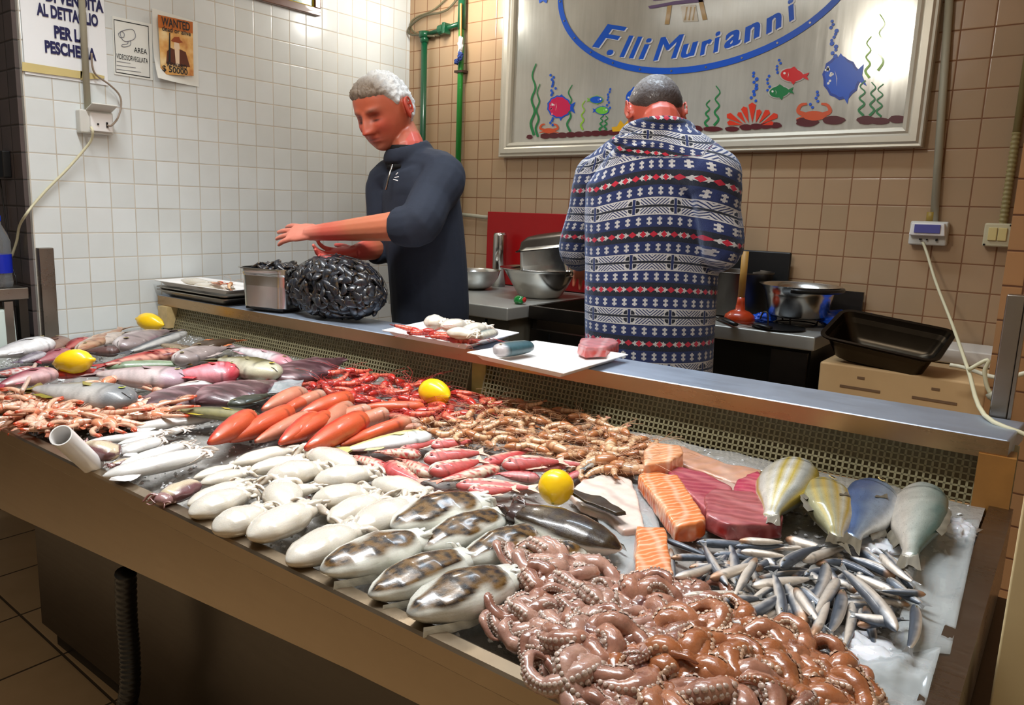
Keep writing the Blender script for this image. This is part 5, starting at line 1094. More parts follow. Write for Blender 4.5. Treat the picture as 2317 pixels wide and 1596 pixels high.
def wcol(t, c, s, n, n2):
    k = mixc(cw, cy_, max(0, -s) * .8 + max(0, abs(c) - .7) * .8 + .25 * n); return np.array(mixc(k, cb, (.06 - t) * 7 + (n2 - .55) * 2))
WP = [(0, .06), (.04, .17), (.12, .30), (.25, .42), (.45, .50), (.65, .49), (.82, .42), (.92, .34), (1, .22)]
wvar = [{'name': 'white_cuttlefish', 'body': mantle(wcol, WP, seed=s, lump=.05), 'parts': [('tentacles', bunch(s, 11), VW), ('eye', eye_me(.50, .2, .2), eyem)]} for s in (1, 2, 3, 4)]
wl = [((665, 540), (1010, 400), 135, 'plumpest of the left end'), ((655, 475), (985, 345), 96, 'slim, left of the plumpest'), ((735, 335), (1015, 265), 74, 'behind the brown-lipped squid head'), ((690, 300), (935, 225), 56, 'small, furthest back on the left'), ((825, 650), (1125, 515), 150, 'round-ended, touching the front rim'), ((1055, 690), (1425, 505), 165, 'large, front row with a trailing arm'), ((1305, 855), (1725, 645), 175, 'large, alone nearest the rim'), ((1290, 500), (1260, 345), 200, 'round, standing end-on in the middle'), ((1165, 300), (1505, 235), 128, 'glossy, mid row behind the round one'), ((950, 205), (1305, 115), 84, 'in the rear row by the gurnards'), ((1055, 250), (1375, 185), 84, 'in the second row from the rear'),
      ((1745, 240), (1480, 130), 130, 'facing left in the rear row, touching the mullets'), ((1480, 320), (1835, 265), 128, 'with a frilly head beside the mullets'), ((1465, 450), (1805, 395), 134, 'smooth, right of the round one'), ((1575, 580), (1875, 440), 124, 'neat oval in front of the smooth one'), ((1735, 650), (2085, 465), 160, 'next to the first dark cuttlefish'), ((1865, 320), (2180, 400), 124, 'with a black eye, nearest the mullets'), ((1190, 420), (1480, 360), 70, 'mostly hidden, head toward the centre'), ((1390, 175), (1640, 160), 70, 'small, in the gap of the rear row')]
for i, (a, c, w_, lb) in enumerate(wl):
    put(wvar[i % 4], Z3(*c), Z3(*a), w_ / 2.896, 'white cleaned cuttlefish, ' + lb, 'cuttlefish', ratio=.62, group='white cuttlefish', lift=.003 * (i % 3), m=VW)
dk1, dk2, dw, dg = L3((26, 16, 12)), L3((112, 82, 40)), L3((222, 222, 212)), L3((160, 156, 136))
def dcol(t, c, s, n, n2):
    # dark back patch lies towards +y/up
    q = s * 1.0 - c * .06 + .28 * n; e = (q - .68) * 7
    k = mixc(dw, dg, max(0, -s) * .5 + .3 * max(0, n2)); d = mixc(dk2, dk1, .5 + n2 * 2.2 + .3 * n)
    if 0 < e < 1: d = mixc(d, dk2, .5)
    k = mixc(k, d, e * min(1, (t) * 9) * min(1, (.97 - t) * 9)); k = mixc(k, dk1, (.05 - t) * 10)
    return np.array(mixc(k, dk1, (n2 - .62) * 1.5))
DP = [(0, .05), (.03, .13), (.10, .26), (.25, .41), (.45, .50), (.65, .50), (.82, .43), (.93, .36), (1, .26)]
def dfin(seed):
    n = 15; root = [(-.45 + .85 * i / (n - 1), -.30 - .17 * math.sin(i / (n - 1) * PI), -.12) for i in range(n)]; tips = [(x * 1.04, y - .05 - .012 * math.sin(i * 2.1 + seed), z - .20) for i, (x, y, z) in enumerate(root)]
    return fan('fin_edge', root, tips, (208, 206, 192), .04)
dvar = [{'name': 'dark_cuttlefish', 'body': mantle(dcol, DP, seed=s * 3.3, lump=.05, nt=60, ns=48), 'parts': [('fin_edge', dfin(s), VW), ('head', bunch(s + 20, 5, (222, 222, 212), L=.16, r=.06, name='head', dark=(90, 70, 60)), VW), ('eye', eye_me(.50, -.14, .235, .022, .045), plain('blue_black_eye', (20, 22, 60), .05, coat=1))]} for s in (1, 2, 3, 4)]
dl = [((535, 420), (1100, 255), 190, 'rearmost, touching the small white ones'), ((725, 560), (1240, 345), 165, 'second row, golden-brown back'), ((75, 705), (700, 500), 195, 'front left, with coppery streaks'), ((390, 865), (1000, 625), 195, 'front row middle, speckled back'), ((645, 990), (1300, 750), 240, 'largest and palest, nearest the front rim'), ((1000, 640), (1500, 445), 165, 'in the middle, small dark patch'), ((1255, 660), (1800, 560), 165, 'partly under the pink octopus'), ]
for i, (a, c, w_, lb) in enumerate(dl):
    put(dvar[i % 4], Z4(*c), Z4(*a), w_ / 2.896, 'dark-backed cuttlefish, ' + lb, 'cuttlefish', ratio=.6, group='dark-backed cuttlefish', lift=.002 * (i % 3), m=VW, roll=.12)
def dcol2(t, c, s, n, n2):
    e = (s * 1.0 + c * .25 + .2 * n - .42) * 5; k = mixc(dw, L3((196, 176, 160)), max(0, -c) * .5); return np.array(mixc(k, mixc(L3((60, 46, 22)), L3((30, 14, 12)), .5 + n2), e))
big = {'name': 'dark_cuttlefish', 'body': mantle(dcol2, DP, seed=9.1, lump=.04, nt=60, ns=48), 'parts': [('head', bunch(33, 5, (60, 40, 36), L=.14, r=.06, name='head'), VW), ('fin_edge', dfin(7), VW)]}
put(big, Z4(1380, 330), Z4(2040, 560), 200 / 2.896, 'brown-black backed cuttlefish directly in front of the lemon', 'cuttlefish', ratio=.6, m=VW, lift=.004)
def flap(pxs, h, th, colr, name, label, cat, m=VM, seed=0, sub=3, side=None, puff=0.25, parts=None):
    """soft-edged slab cut from an outline on the bed"""
    P = [tray(*p, 0) for p in pxs]; n = len(P); C_ = np.mean(P, 0); bm = bmesh.new(); base = C_.copy(); base[2] = trayz(C_[1])
    bm.free(); LO = [p - base for p in P]; HI = [(p - C_) * .97 + (C_ - base) + np.array([0, 0, th]) for p in P]
    Fq = [tuple(range(n - 1, -1, -1)), tuple(range(n, 2 * n))] + [(i, (i + 1) % n, n + (i + 1) % n, n + i) for i in range(n)]
    vx = min(.0035, th * .3); me = remeshed(name, [(LO + HI, Fq)], vx, 4 if th > .02 else 2); bm = bmesh.new(); bm.from_mesh(me); bpy.data.meshes.remove(me)
    for v in bm.verts:
        k = mnoise.noise(Vector(v.co) * 28 + Vector((seed, 0, 0))); v.co.z += .003 * k * (1 if v.co.z > th * .4 else .2); v.co.x += .002 * mnoise.noise(Vector(v.co) * 50); v.co.y += .002 * mnoise.noise(Vector(v.co) * 46 + Vector((5, 0, 0))); v.co.z += h
    me = bpy.data.meshes.new(name); bm.to_mesh(me); bm.free(); a = me.color_attributes.new('Col', 'FLOAT_COLOR', 'POINT')
    zc = h + th * .55
    arr = np.array([(*np.clip(colr(v.co, (v.co.z - h) / th), 0, 1), 1) for v in me.vertices], np.float32); a.data.foreach_set('color', arr.ravel()); me.polygons.foreach_set('use_smooth', [True] * len(me.polygons))
    mt = {'salmon_piece': globals().get('VSAL'), 'tuna_steak': globals().get('VTUN'), 'white_fish_slice': globals().get('VPAL')}.get(name) or m
    return tag(link(name, me, mt, loc=tuple(base)), label, cat)
def two(top, side, vein=None, fq=40, dirv=(1, .3, 0), amt=.5):
    top, side = L3(top), L3(side); d = np.array(dirv)
    def f(co, z):
        k = mixc(side, top, (z - .55) * 5)
        if vein is not None:
            s = math.sin((co.x * d[0] + co.y * d[1] + .03 * mnoise.noise(Vector(co) * 14)) * fq * 6); k = mixc(k, L3(vein), (s - .6) * 2.5 * amt)
        return np.array(k) * (1 + .12 * mnoise.noise(Vector(co) * 60))
    return f
flap([Z4(1700, 275), Z4(1900, 330), Z4(2070, 440), Z4(2010, 455), Z4(1800, 360), Z4(1700, 300)], .03, .006, two((60, 44, 20), (40, 26, 14)), 'skin_flap', 'thin dark brown skin flap behind the brown-black cuttlefish', 'fish piece', seed=2)
flap([Z4(1690, 230), Z4(1790, 150), Z4(1960, 95), Z4(2110, 150), Z4(2150, 250), Z4(2200, 470), Z4(2060, 500), Z4(1950, 400), Z4(1780, 330)], .002, .014, two((234, 222, 210), (214, 184, 164), (206, 170, 160), 14, (.4, 1, 0), .5), 'swordfish_slice', 'pale round swordfish slice right of the lemon', 'fish steak', seed=3)
squidc = lambda t, c, s, n, n2: np.array(mixc(mixc(L3((212, 210, 206)), L3((170, 164, 160)), max(0, -s) + .2 * n), L3((150, 128, 130)), (n2 - .5) * 2))
SP = [(0, .05), (.05, .2), (.15, .36), (.4, .49), (.7, .5), (.92, .44), (1, .36)]
def sqfin(): 
    n = 7; return fan('fin', [(-.45 + .3 * i / 6, -.3, .0) for i in range(n)], [(-.47 + .34 * i / 6, -.3 - .5 * math.sin(i / 6 * PI), -.1) for i in range(n)], (224, 218, 214), .06)
svar = [{'name': 'squid', 'body': mantle(squidc, SP, seed=s, lump=.03), 'parts': [('tentacles', bunch(50 + s, 8, (228, 216, 206), L=.3, r=.05), VW), ('fin', sqfin(), VW), ('eye', eye_me(.5, .22, .15), eyem)]} for s in (1, 2)]
for i, (a, c, w_, lb) in enumerate([((950, 960), (1560, 880), 74, 'white squid nearest the dark green fish'), ((640, 1065), (1190, 1000), 56, 'slim squid beside the langoustines'), ((880, 1080), (1330, 975), 54, 'bluish slim squid in the middle of the squid'), ((880, 1150), (1180, 1060), 90, 'broad pale squid behind the brown-lipped one'), ((900, 1240), (1340, 1100), 84, 'white squid second from the rim'), ((770, 1320), (1480, 1160), 120, 'longest white squid lying along the front rim')]):
    put(svar[i % 2], Z1(*c), Z1(*a), w_ / 3.31, lb, 'squid', ratio=.6, lift=.004 + .004 * (i % 2), m=VW)
def lipf(t, c, s, n, n2): return np.array(mixc(L3((206, 190, 160)), L3((112, 74, 76)), (abs(c) - .45) * 4 + n))
lip = {'name': 'squid', 'body': mantle(lipf, [(0, .1), (.1, .34), (.5, .5), (.85, .42), (1, .15)], seed=4, lump=.08), 'parts': [('tentacles', bunch(61, 6, (150, 110, 108), L=.25, r=.05), VW)]}
put(lip, Z1(620, 1110), Z1(880, 1150), 150 / 3.31, 'brown-lipped squid end near the white pipe', 'squid', lift=.015, m=VW); put(lip, Z3(480, 440), Z3(720, 330), 120 / 2.896, 'brown-lipped squid end left of the white cuttlefish', 'squid', lift=.003, m=VW); put(lip, Z1(830, 1240), Z1(1000, 1190), 50 / 3.31, 'small brown squid end under the broad squid', 'squid', lift=.01, m=VW)
A, B_ = tray(*Z1(455, 1010), .12), tray(*Z1(700, 1240), .012); t = empty('white_pipe', (0, 0, 0), label='short hollow white plastic pipe at the front left of the squid', cat='pipe')
V, F, C = sweep([A, B_], .021, 24, cap=False); V2, F2, C2 = sweep([A, B_], .0185, 24, cap=False); b = MB().add(V, F).add(V2, F2)
for k in range(24): b.F.append((k, (k + 1) % 24, 48 + (k + 1) % 24, 48 + k))
fixn(b.build('pipe_wall', M['white_pl'], t, smooth=True)).modifiers.new('e', 'EDGE_SPLIT')
# ---------------------------------------------------------------- crustaceans
def prawn_proto(name, shell, dark, leg, curl=1.6, seed=0, claws=False, L=.12, pale=None):
    q = random.Random(seed); R = L / (curl * 1.25 + .3); sh, dk, lg = L3(shell), L3(dark), L3(leg); pal = L3(pale or shell)
    # abdomen follows an arc in x-y, resting on its side
    n = 22; P = []; rr_ = []
    for i in range(n + 1):
        t = i / n; a = curl * t; P.append((-R * math.sin(a), -R * (1 - math.cos(a)), 0.0)); seg = (t * 6) % 1; rr_.append(.0145 * (1 - .55 * t) * (1 + .10 * (1 - seg)))
    V, F, C = sweep(P, [(r, r * .85) for r in rr_], 12, colf=lambda t, a: mixc(mixc(sh, pal, .5 + .5 * math.sin(a)), dk, (((t * 6) % 1) < .16) * .7))
    o = {'name': name, 'body': mesh('abdomen', V, F, C), 'parts': []}
    # head
    H = [(-.002, 0, 0), (.008, 0, 0), (.022, .001, 0), (.036, .002, 0), (.046, .004, 0)]
    V, F, C = sweep(H, [(.0145, .013), (.0160, .0145), (.0145, .0135), (.009, .009), (.0008, .0008)], 12, colf=lambda t, a: mixc(sh, dk, .25 + .4 * math.sin(a * 2 + 4 * t)))
    b = MB().add(V, F, C); V, F, C = sweep([(.03, .006, 0), (.045, .009, .001), (.062, .015, .002)], [.0022, .0016, .0004], 6); b.add(V, F, [dk] * len(V)); o['parts'].append(('head', b.me('head', True, True), VP))
    b = MB()
    for s in (-1, 1):
        for k in range(3):
            y = .004 + s * .003; pts = [(.04, y, s * .003), (.062 + .012 * k, y + s * .012 + .01 * q.uniform(-1, 1), .006 + .006 * q.random()), (.085 + .02 * k, y + s * .03 + .02 * q.uniform(-1, 1), .004 + .012 * q.random()), (.10 + .03 * k, y + s * .05 + .03 * q.uniform(-1, 1), .001)]
            V, F, C = sweep(catmull(pts, 3), .00055, 4); b.add(V, F, [lg] * len(V))
    if claws: b.V = [((v[0] - .04) * .55 + .04, v[1] * .55, v[2]) for v in b.V]
    o['parts'].append(('antennae', b.me('antennae', True, True), VP))
    b = MB()
    for k in range(6):
        x0_ = .03 - k * .006; pts = [(x0_, -.006, 0), (x0_ - .004 + .01 * q.uniform(-1, 1), -.018, .004 * q.uniform(-1, 1)), (x0_ - .008 + .012 * q.uniform(-1, 1), -.030, .006 * q.uniform(-1, 1))]; V, F, C = sweep(pts, [.0013, .001, .0005], 5); b.add(V, F, [lg] * len(V))
    for k in range(5):
        a = curl * (k + .5) / 6; px_, py_ = -R * math.sin(a), -R * (1 - math.cos(a)); nx_, ny_ = -math.sin(a), -math.cos(a)
        V, F, C = sweep([(px_ + nx_ * .005 * 0, py_ - .004, 0), (px_ + nx_ * .013, py_ + ny_ * .013, .002)], [.0022, .0012], 5); b.add(V, F, [lg] * len(V))
    o['parts'].append(('legs', b.me('legs', True, True), VP))
    a = curl; T0 = np.array(P[-1]); d = np.array([-math.cos(a), -math.sin(a), 0]); nv = np.array([-d[1], d[0], 0]); rt = [tuple(T0 + nv * (.003 - .006 * i / 4)) for i in range(5)]; tp = [tuple(T0 + d * (.018 + .003 * (i % 2)) + nv * (.012 - .024 * i / 4)) for i in range(5)]
    nn = 5; V = [(x, y, z + .001) for x, y, z in rt] + [(x, y, z + .0006) for x, y, z in tp] + [(x, y, z - .001) for x, y, z in rt] + [(x, y, z - .0006) for x, y, z in tp]
    F = [(i, i + 1, nn + i + 1, nn + i) for i in range(4)] + [(2 * nn + i, 3 * nn + i, 3 * nn + i + 1, 2 * nn + i + 1) for i in range(4)]; o['parts'].append(('tail_fan', mesh('tail_fan', V, F, [mixc(sh, dk, .4 + .4 * (i % 2)) for i in range(20)]), VP))
    if claws:
        for s in (-1, 1):
            pts = [(.03, s * .006, 0), (.05, s * .022, .004), (.082, s * .026, .006), (.11, s * .016, .004)]; V, F, C = sweep(catmull(pts, 3), [(.0045 + .0036 * math.sin(i / 9 * PI), .004 + .002 * math.sin(i / 9 * PI)) for i in range(10)], 7, colf=lambda t, a: mixc(mixc(sh, pal, .5), L3((214, 74, 30)), (t - .72) * 5 + .5 * (abs(t - .35) < .08)))
            b = MB().add(V, F, C); V, F, C = sweep([(.085, s * .020, .004), (.10, s * .011, .003), (.113, s * .010, .003)], [.003, .0024, .0006], 6); b.add(V, F, [L3((206, 84, 44))] * len(V)); o['parts'].append(('claw', b.me('claw', True, True), VP))
    return o
def drop(proto, px, ang, label, cat, group=None, size=1.0, lift=0.0, tilt=None, m=VP, base=None):
    P = base if base is not None else tray(*px, .010 + lift); r = link(proto['name'], proto['body'], m); tl = tilt or (rng.uniform(-.4, .4), rng.uniform(-.25, .25))
    r.rotation_euler = Euler((tl[0], tl[1], ang), 'XYZ'); r.location = P; r.scale = (size,) * 3; tag(r, label, cat, group)
    for nm, me, mt in proto['parts']: link(nm, me, mt, r)
    return r
def inpoly(x, y, P):
    c = False; n = len(P)
    for i in range(n):
        (x1, y1), (x2, y2) = P[i], P[(i + 1) % n]
        if (y1 > y) != (y2 > y) and x < (x2 - x1) * (y - y1) / (y2 - y1) + x1: c = not c
    return c
def scatter(poly, n, mind, seed):
    q = random.Random(seed); P = []; x0, x1 = min(p[0] for p in poly), max(p[0] for p in poly); y0, y1 = min(p[1] for p in poly), max(p[1] for p in poly); tries = 0
    while len(P) < n and tries < 20000:
        tries += 1; x, y = q.uniform(x0, x1), q.uniform(y0, y1)
        if inpoly(x, y, poly) and all(math.hypot((x - a) , (y - b) * 1.6) > mind for a, b in P): P.append((x, y))
    return P
redp = [prawn_proto('red_prawn', (214, 52, 36), (136, 14, 22), (196, 44, 40), c, s, L=.12, pale=(236, 120, 92)) for s, c in ((1, 1.2), (2, 2.2), (3, 1.8), (4, .7))]
RP = [(690, 850), (740, 840), (830, 850), (900, 862), (960, 880), (1050, 895), (1120, 905), (1110, 925), (1040, 950), (950, 958), (880, 925), (800, 915), (720, 905), (690, 890)]
RP2 = [(1010, 925), (1100, 915), (1080, 960), (960, 965)]
wherer = lambda x: 'at the left end by the skate' if x < 790 else ('in front of the grille, left of the lemon' if x < 930 else ('around the lemon' if x < 1040 else 'at the right end next to the brown shrimps'))
for lv, (n, md) in enumerate(((42, 26), (26, 34))):
    for i, (x, y) in enumerate(scatter(RP, n, md, 30 + lv)): drop(redp[(i + lv) % 4], (x, y - lv * 8), rng.uniform(0, 2 * PI), 'glossy red prawn with fine feelers, ' + wherer(x), 'prawn', 'red prawns', .78, lift=.004 + .018 * lv)
brp = [prawn_proto('brown_shrimp', (206, 136, 84), (138, 74, 44), (206, 150, 110), c, s, L=.11, pale=(232, 192, 150)) for s, c in ((11, 1.4), (12, 2.4), (13, .8), (14, 1.9))]
BP = [(1060, 940), (1110, 905), (1180, 915), (1270, 935), (1350, 960), (1430, 985), (1480, 1010), (1500, 1040), (1460, 1070), (1400, 1080), (1330, 1060), (1250, 1030), (1180, 1020), (1100, 1005), (960, 985), (940, 960)]
whereb = lambda x: 'at the left end beside the red prawns' if x < 1120 else ('in the middle of the pile near the grille' if x < 1300 else 'at the right end near the salmon')
for lv, (n, md) in enumerate(((70, 24), (56, 27))):
    for i, (x, y) in enumerate(scatter(BP, n, md, 50 + lv)): drop(brp[(i + lv) % 4], (x, y - lv * 6), rng.uniform(0, 2 * PI), 'tan-brown raw shrimp, ' + whereb(x), 'shrimp', 'brown shrimps', .66, lift=.003 + .014 * lv)
for x, y, a, c in ((1255, 1012, 2.4, 1), (1350, 1045, .4, 1), (1380, 1010, 1.9, 3), (1415, 1060, 3.0, 1)): drop(brp[c], (x, y), a, 'large pale curled shrimp on the near edge of the pile', 'shrimp', 'brown shrimps', 1.0, lift=.02)
lgp = [prawn_proto('langoustine', (236, 164, 124), (206, 92, 54), (232, 168, 136), c, s, claws=True, L=.13, pale=(240, 206, 180)) for s, c in ((21, .6), (22, 1.3), (23, .9))]
LP = [(0, 900), (40, 905), (100, 905), (200, 905), (300, 915), (380, 925), (380, 940), (300, 955), (200, 965), (130, 968), (90, 962), (40, 942), (0, 928)]
wherel = lambda x: 'at the left edge of the counter' if x < 120 else ('in front of the large grey fish' if x < 260 else 'at the right end beside the squid')
for lv, (n, md) in enumerate(((56, 19), (44, 22))):
    for i, (x, y) in enumerate(scatter(LP, n, md, 70 + lv)): drop(lgp[(i + lv) % 3], (x, y - lv * 5), rng.uniform(0, 2 * PI), 'pale orange langoustine with slim claws, ' + wherel(x), 'langoustine', 'langoustines', .85, lift=.004 + .02 * lv)
drop(lgp[0], Z1(830, 600), -1.0, 'langoustine lying between the lilac-grey and white-bellied fish', 'langoustine', None, 1.0, lift=.035); drop(lgp[0], Z1(1180, 680), 2.9, 'orange langoustine claw end on the purple skate', 'langoustine', None, .8, lift=.03)
# ---------------------------------------------------------------- fish cuts
def veined(name, vein, sc, amt, width, rot=0.0):
    m = vcol(name, .3, .7, gain=.78, sss=.15, nz=.12, scale=50, bmp=.45, bscale=110, dist=.0012); nt = m.node_tree; X.nt = nt; b = nt.nodes['Principled BSDF']; src = b.inputs['Base Color'].links[0].from_socket
    tc = N(nt, 'ShaderNodeTexCoord'); mp = N(nt, 'ShaderNodeMapping'); nt.links.new(tc.outputs['Object'], mp.inputs[0]); mp.inputs['Rotation'].default_value = (0, 0, rot)
    wv = N(nt, 'ShaderNodeTexWave'); wv.inputs['Scale'].default_value = sc; wv.inputs['Distortion'].default_value = 4.5; wv.inputs['Detail'].default_value = 2; wv.inputs['Detail Scale'].default_value = 1.2; nt.links.new(mp.outputs[0], wv.inputs[0])
    k = X.op('POWER', X(wv.outputs['Fac']), width) * amt; nt.links.new(mix(nt, k, src, lin(vein)), b.inputs['Base Color']); return m
VSAL = veined('salmon_flesh', (250, 206, 170), 26, .6, 5.0, .5); VTUN = veined('tuna_flesh', (206, 120, 120), 16, .35, 3.0, 1.2); VPAL = veined('pale_flesh', (190, 150, 140), 9, .35, 4.0, .3)
def flm(o, m): o.data.materials[0] = m; return o
sal = two((244, 140, 74), (236, 106, 30), (250, 214, 186), 22, (1, .5, 0), .55)
flap([Z6(150, 215), Z6(200, 165), Z6(400, 180), Z6(415, 240), Z6(330, 300), Z6(150, 330)], .012, .045, two((246, 168, 116), (240, 130, 70), (252, 224, 200), 30, (1, .2, 0), .6), 'salmon_piece', 'pale salmon cut, rearmost of the three', 'fish cut', seed=5)
flap([Z6(115, 330), Z6(180, 290), Z6(385, 330), Z6(570, 640), Z6(500, 680), Z6(365, 690), Z6(250, 520)], .006, .032, sal, 'salmon_piece', 'long orange salmon block beside the tuna', 'fish cut', seed=6)
flap([Z6(100, 680), Z6(300, 690), Z6(350, 1010), Z6(230, 1060), Z6(95, 1030)], .004, .034, sal, 'salmon_piece', 'orange salmon block between octopus and anchovies', 'fish cut', seed=7)
tun = lambda a, b_: two(a, b_, (226, 150, 150), 10, (.3, 1, 0), .35)
flap([Z6(300, 290), Z6(360, 250), Z6(560, 300), Z6(740, 400), Z6(740, 500), Z6(560, 560), Z6(440, 440)], .004, .03, tun((176, 66, 84), (150, 24, 34)), 'tuna_steak', 'crimson tuna piece touching the salmon', 'fish cut', seed=8)
flap([Z6(740, 430), Z6(760, 360), Z6(900, 300), Z6(945, 360), Z6(960, 490), Z6(800, 520)], .004, .034, tun((182, 50, 84), (160, 26, 50)), 'tuna_steak', 'magenta tuna piece against the first sea bream', 'fish cut', seed=9)
flap([Z6(540, 480), Z6(600, 430), Z6(860, 450), Z6(1070, 610), Z6(1060, 670), Z6(900, 690), Z6(700, 690), Z6(560, 620)], .01, .03, tun((166, 78, 84), (152, 26, 24)), 'tuna_steak', 'dark red tuna steak above the anchovies', 'fish cut', seed=10)
flap([Z6(365, 110), Z6(400, 70), Z6(700, 190), Z6(940, 230), Z6(900, 340), Z6(720, 310), Z6(520, 240), Z6(390, 190)], .004, .014, two((214, 160, 130), (190, 130, 104), (226, 190, 170), 8), 'white_fish_slice', 'peach-coloured fish slice at the rear', 'fish cut', seed=11)
flap([Z6(410, 215), Z6(560, 250), Z6(820, 340), Z6(800, 370), Z6(600, 340), Z6(430, 270)], .004, .010, two((206, 176, 160), (120, 90, 84)), 'white_fish_slice', 'narrow pale fish slice in front of the peach one', 'fish cut', seed=12)
# ---------------------------------------------------------------- sea bream
bcfg = [((1130, 190), (965, 560), 300, (150, 156, 150), (216, 216, 208), (226, 222, 212), dict(stripes=((196, 172, 60), 14)), 'gold-striped sea bream nearest the tuna'), ((1380, 330), (1440, 700), 290, (150, 148, 116), (206, 206, 190), (216, 206, 188), dict(stripes=((190, 160, 60), 16)), 'faintly striped sea bream, second from the tuna'),
        ((1700, 330), (1500, 700), 270, (64, 88, 130), (150, 168, 190), (214, 218, 222), {}, 'blue-backed silver sea bream'), ((1980, 350), (1890, 850), 290, (96, 128, 124), (176, 184, 176), (206, 198, 186), {}, 'grey-green sea bream at the right end')]
for i, (h, t_, w_, bk, sd, bl, ex, lb) in enumerate(bcfg):
    pr = fish_proto('sea_bream', 'deep', bk, sd, bl, seed=100 + i, fin=(104, 98, 84), tailh=.2, mott=.10, sharp=1.6, nt=44, ns=30, **ex)
    put(pr, Z6(h[0] + (h[0] - t_[0]) * .10, h[1] + (h[1] - t_[1]) * .10), Z6(*t_), w_ * 1.12 / 2.896, lb, 'fish', ratio=.62, lift=.004, flip=(i in (0, 3)), roll=.35, m=VSV)
# ---------------------------------------------------------------- anchovies
av = [fish_proto('anchovy', 'slim', (78, 88, 102), (192, 194, 198), (228, 218, 206), seed=s, bend=b_, eye=True, dorsal=False, fin=(110, 112, 112), mott=.1, nt=20, ns=12, head=hd, eyec=(200, 190, 150)) for s, b_, hd in ((1, .0, None), (2, .25, (180, 140, 110)), (3, -.25, None), (4, .1, (170, 130, 100)), (5, .35, None))]
al = [((510, 660), (1000, 690), 50), ((790, 650), (1060, 660), 44), ((770, 690), (1130, 680), 44), ((1090, 640), (1290, 690), 60), ((620, 735), (930, 770), 44), ((800, 720), (1090, 750), 44), ((340, 755), (700, 770), 40), ((1190, 780), (1400, 720), 66), ((1290, 800), (1530, 790), 50), ((380, 900), (590, 820), 54), ((400, 990), (610, 780), 50), ((330, 700), (365, 960), 50), ((780, 970), (750, 770), 64), ((900, 760), (800, 940), 56), ((1040, 820), (1180, 750), 70), ((870, 950), (1300, 890), 66), ((870, 910), (1300, 840), 44), ((420, 1010), (870, 985), 44), ((630, 1060), (940, 1020), 60), ((760, 1100), (920, 1060), 56), ((560, 980), (620, 880), 60), ((610, 900), (690, 870), 64), ((1080, 1160), (1020, 860), 64), ((1230, 1200), (1110, 950), 84), ((1380, 800), (1310, 970), 76), ((1440, 900), (1320, 1090), 70), ((1480, 980), (1410, 1190), 80), ((1540, 1060), (1500, 1270), 64), ((1620, 1080), (1640, 1170), 60), ((1850, 1240), (1440, 800), 80), ((1820, 1000), (1530, 860), 60), ((1820, 880), (1480, 740), 56), ((1840, 1030), (1590, 930), 50), ((2010, 1000), (1820, 985), 44), ((1960, 1080), (1920, 1300), 76), ((1930, 960), (1790, 780), 60), ((1910, 1080), (1600, 1010), 44), ((1830, 1190), (1660, 1160), 60), ((1560, 1200), (1640, 1190), 60), ((1290, 1200), (1340, 1080), 56), ((1370, 1080), (1400, 1290), 50), ((1280, 1280), (1330, 1140), 60), ((820, 1170), (1010, 1040), 76), ((870, 1190), (1040, 1110), 56), ((990, 1190), (1100, 1140), 76), ((960, 1210), (820, 1200), 50), ((1200, 1310), (980, 1260), 40), ((1250, 1290), (1130, 1060), 56), ((1560, 700), (1760, 850), 56), ((1700, 740), (1870, 880), 50), ((300, 640), (560, 740), 36), ((1000, 700), (1380, 690), 30), ((1180, 960), (1310, 1060), 56), ((1150, 960), (1230, 1070), 60), ((540, 700), (620, 790), 40), ((1500, 900), (1770, 990), 54), ((1420, 770), (1600, 850), 50), ((700, 940), (640, 830), 50), ((460, 820), (740, 830), 44), ((1100, 900), (1000, 960), 44), ((950, 830), (1330, 850), 40), ((700, 1080), (560, 1010), 40), ((1750, 900), (1820, 950), 60)]
wa = lambda x, y: ('lying along the tuna side' if y < 760 else ('at the end beside the salmon block' if x < 800 else ('in the heart of the heap' if x < 1400 else 'at the right end on the ice')))
for i, (h, t_, w_) in enumerate(al):
    ln = math.hypot(h[0] - t_[0], h[1] - t_[1]); kk = max(1, 330 / ln); t_ = (h[0] + (t_[0] - h[0]) * kk, h[1] + (t_[1] - h[1]) * kk)
    put(av[i % 5], Z6(*h), Z6(*t_), w_ * .98 / 2.896, 'small silver anchovy ' + wa((h[0] + t_[0]) / 2, (h[1] + t_[1]) / 2), 'fish', ratio=.85, lift=.002 + .008 * ((i * 7) % 4), roll=rng.uniform(-.6, .3), group='silver anchovies', flip=bool(i % 2), m=VSV)
for i, (x, y) in enumerate(scatter([Z6(420, 720), Z6(1400, 700), Z6(1800, 900), Z6(1850, 1150), Z6(1300, 1200), Z6(800, 1150), Z6(420, 950)], 60, 18, 91)):
    a = rng.uniform(0, PI); d = 46; put(av[i % 5], (x + d * math.cos(a), y + d * .55 * math.sin(a)), (x - d * math.cos(a), y - d * .55 * math.sin(a)), 17, 'small silver anchovy underneath the top layer of the heap', 'fish', ratio=.8, lift=0.0, group='silver anchovies', m=VSV)
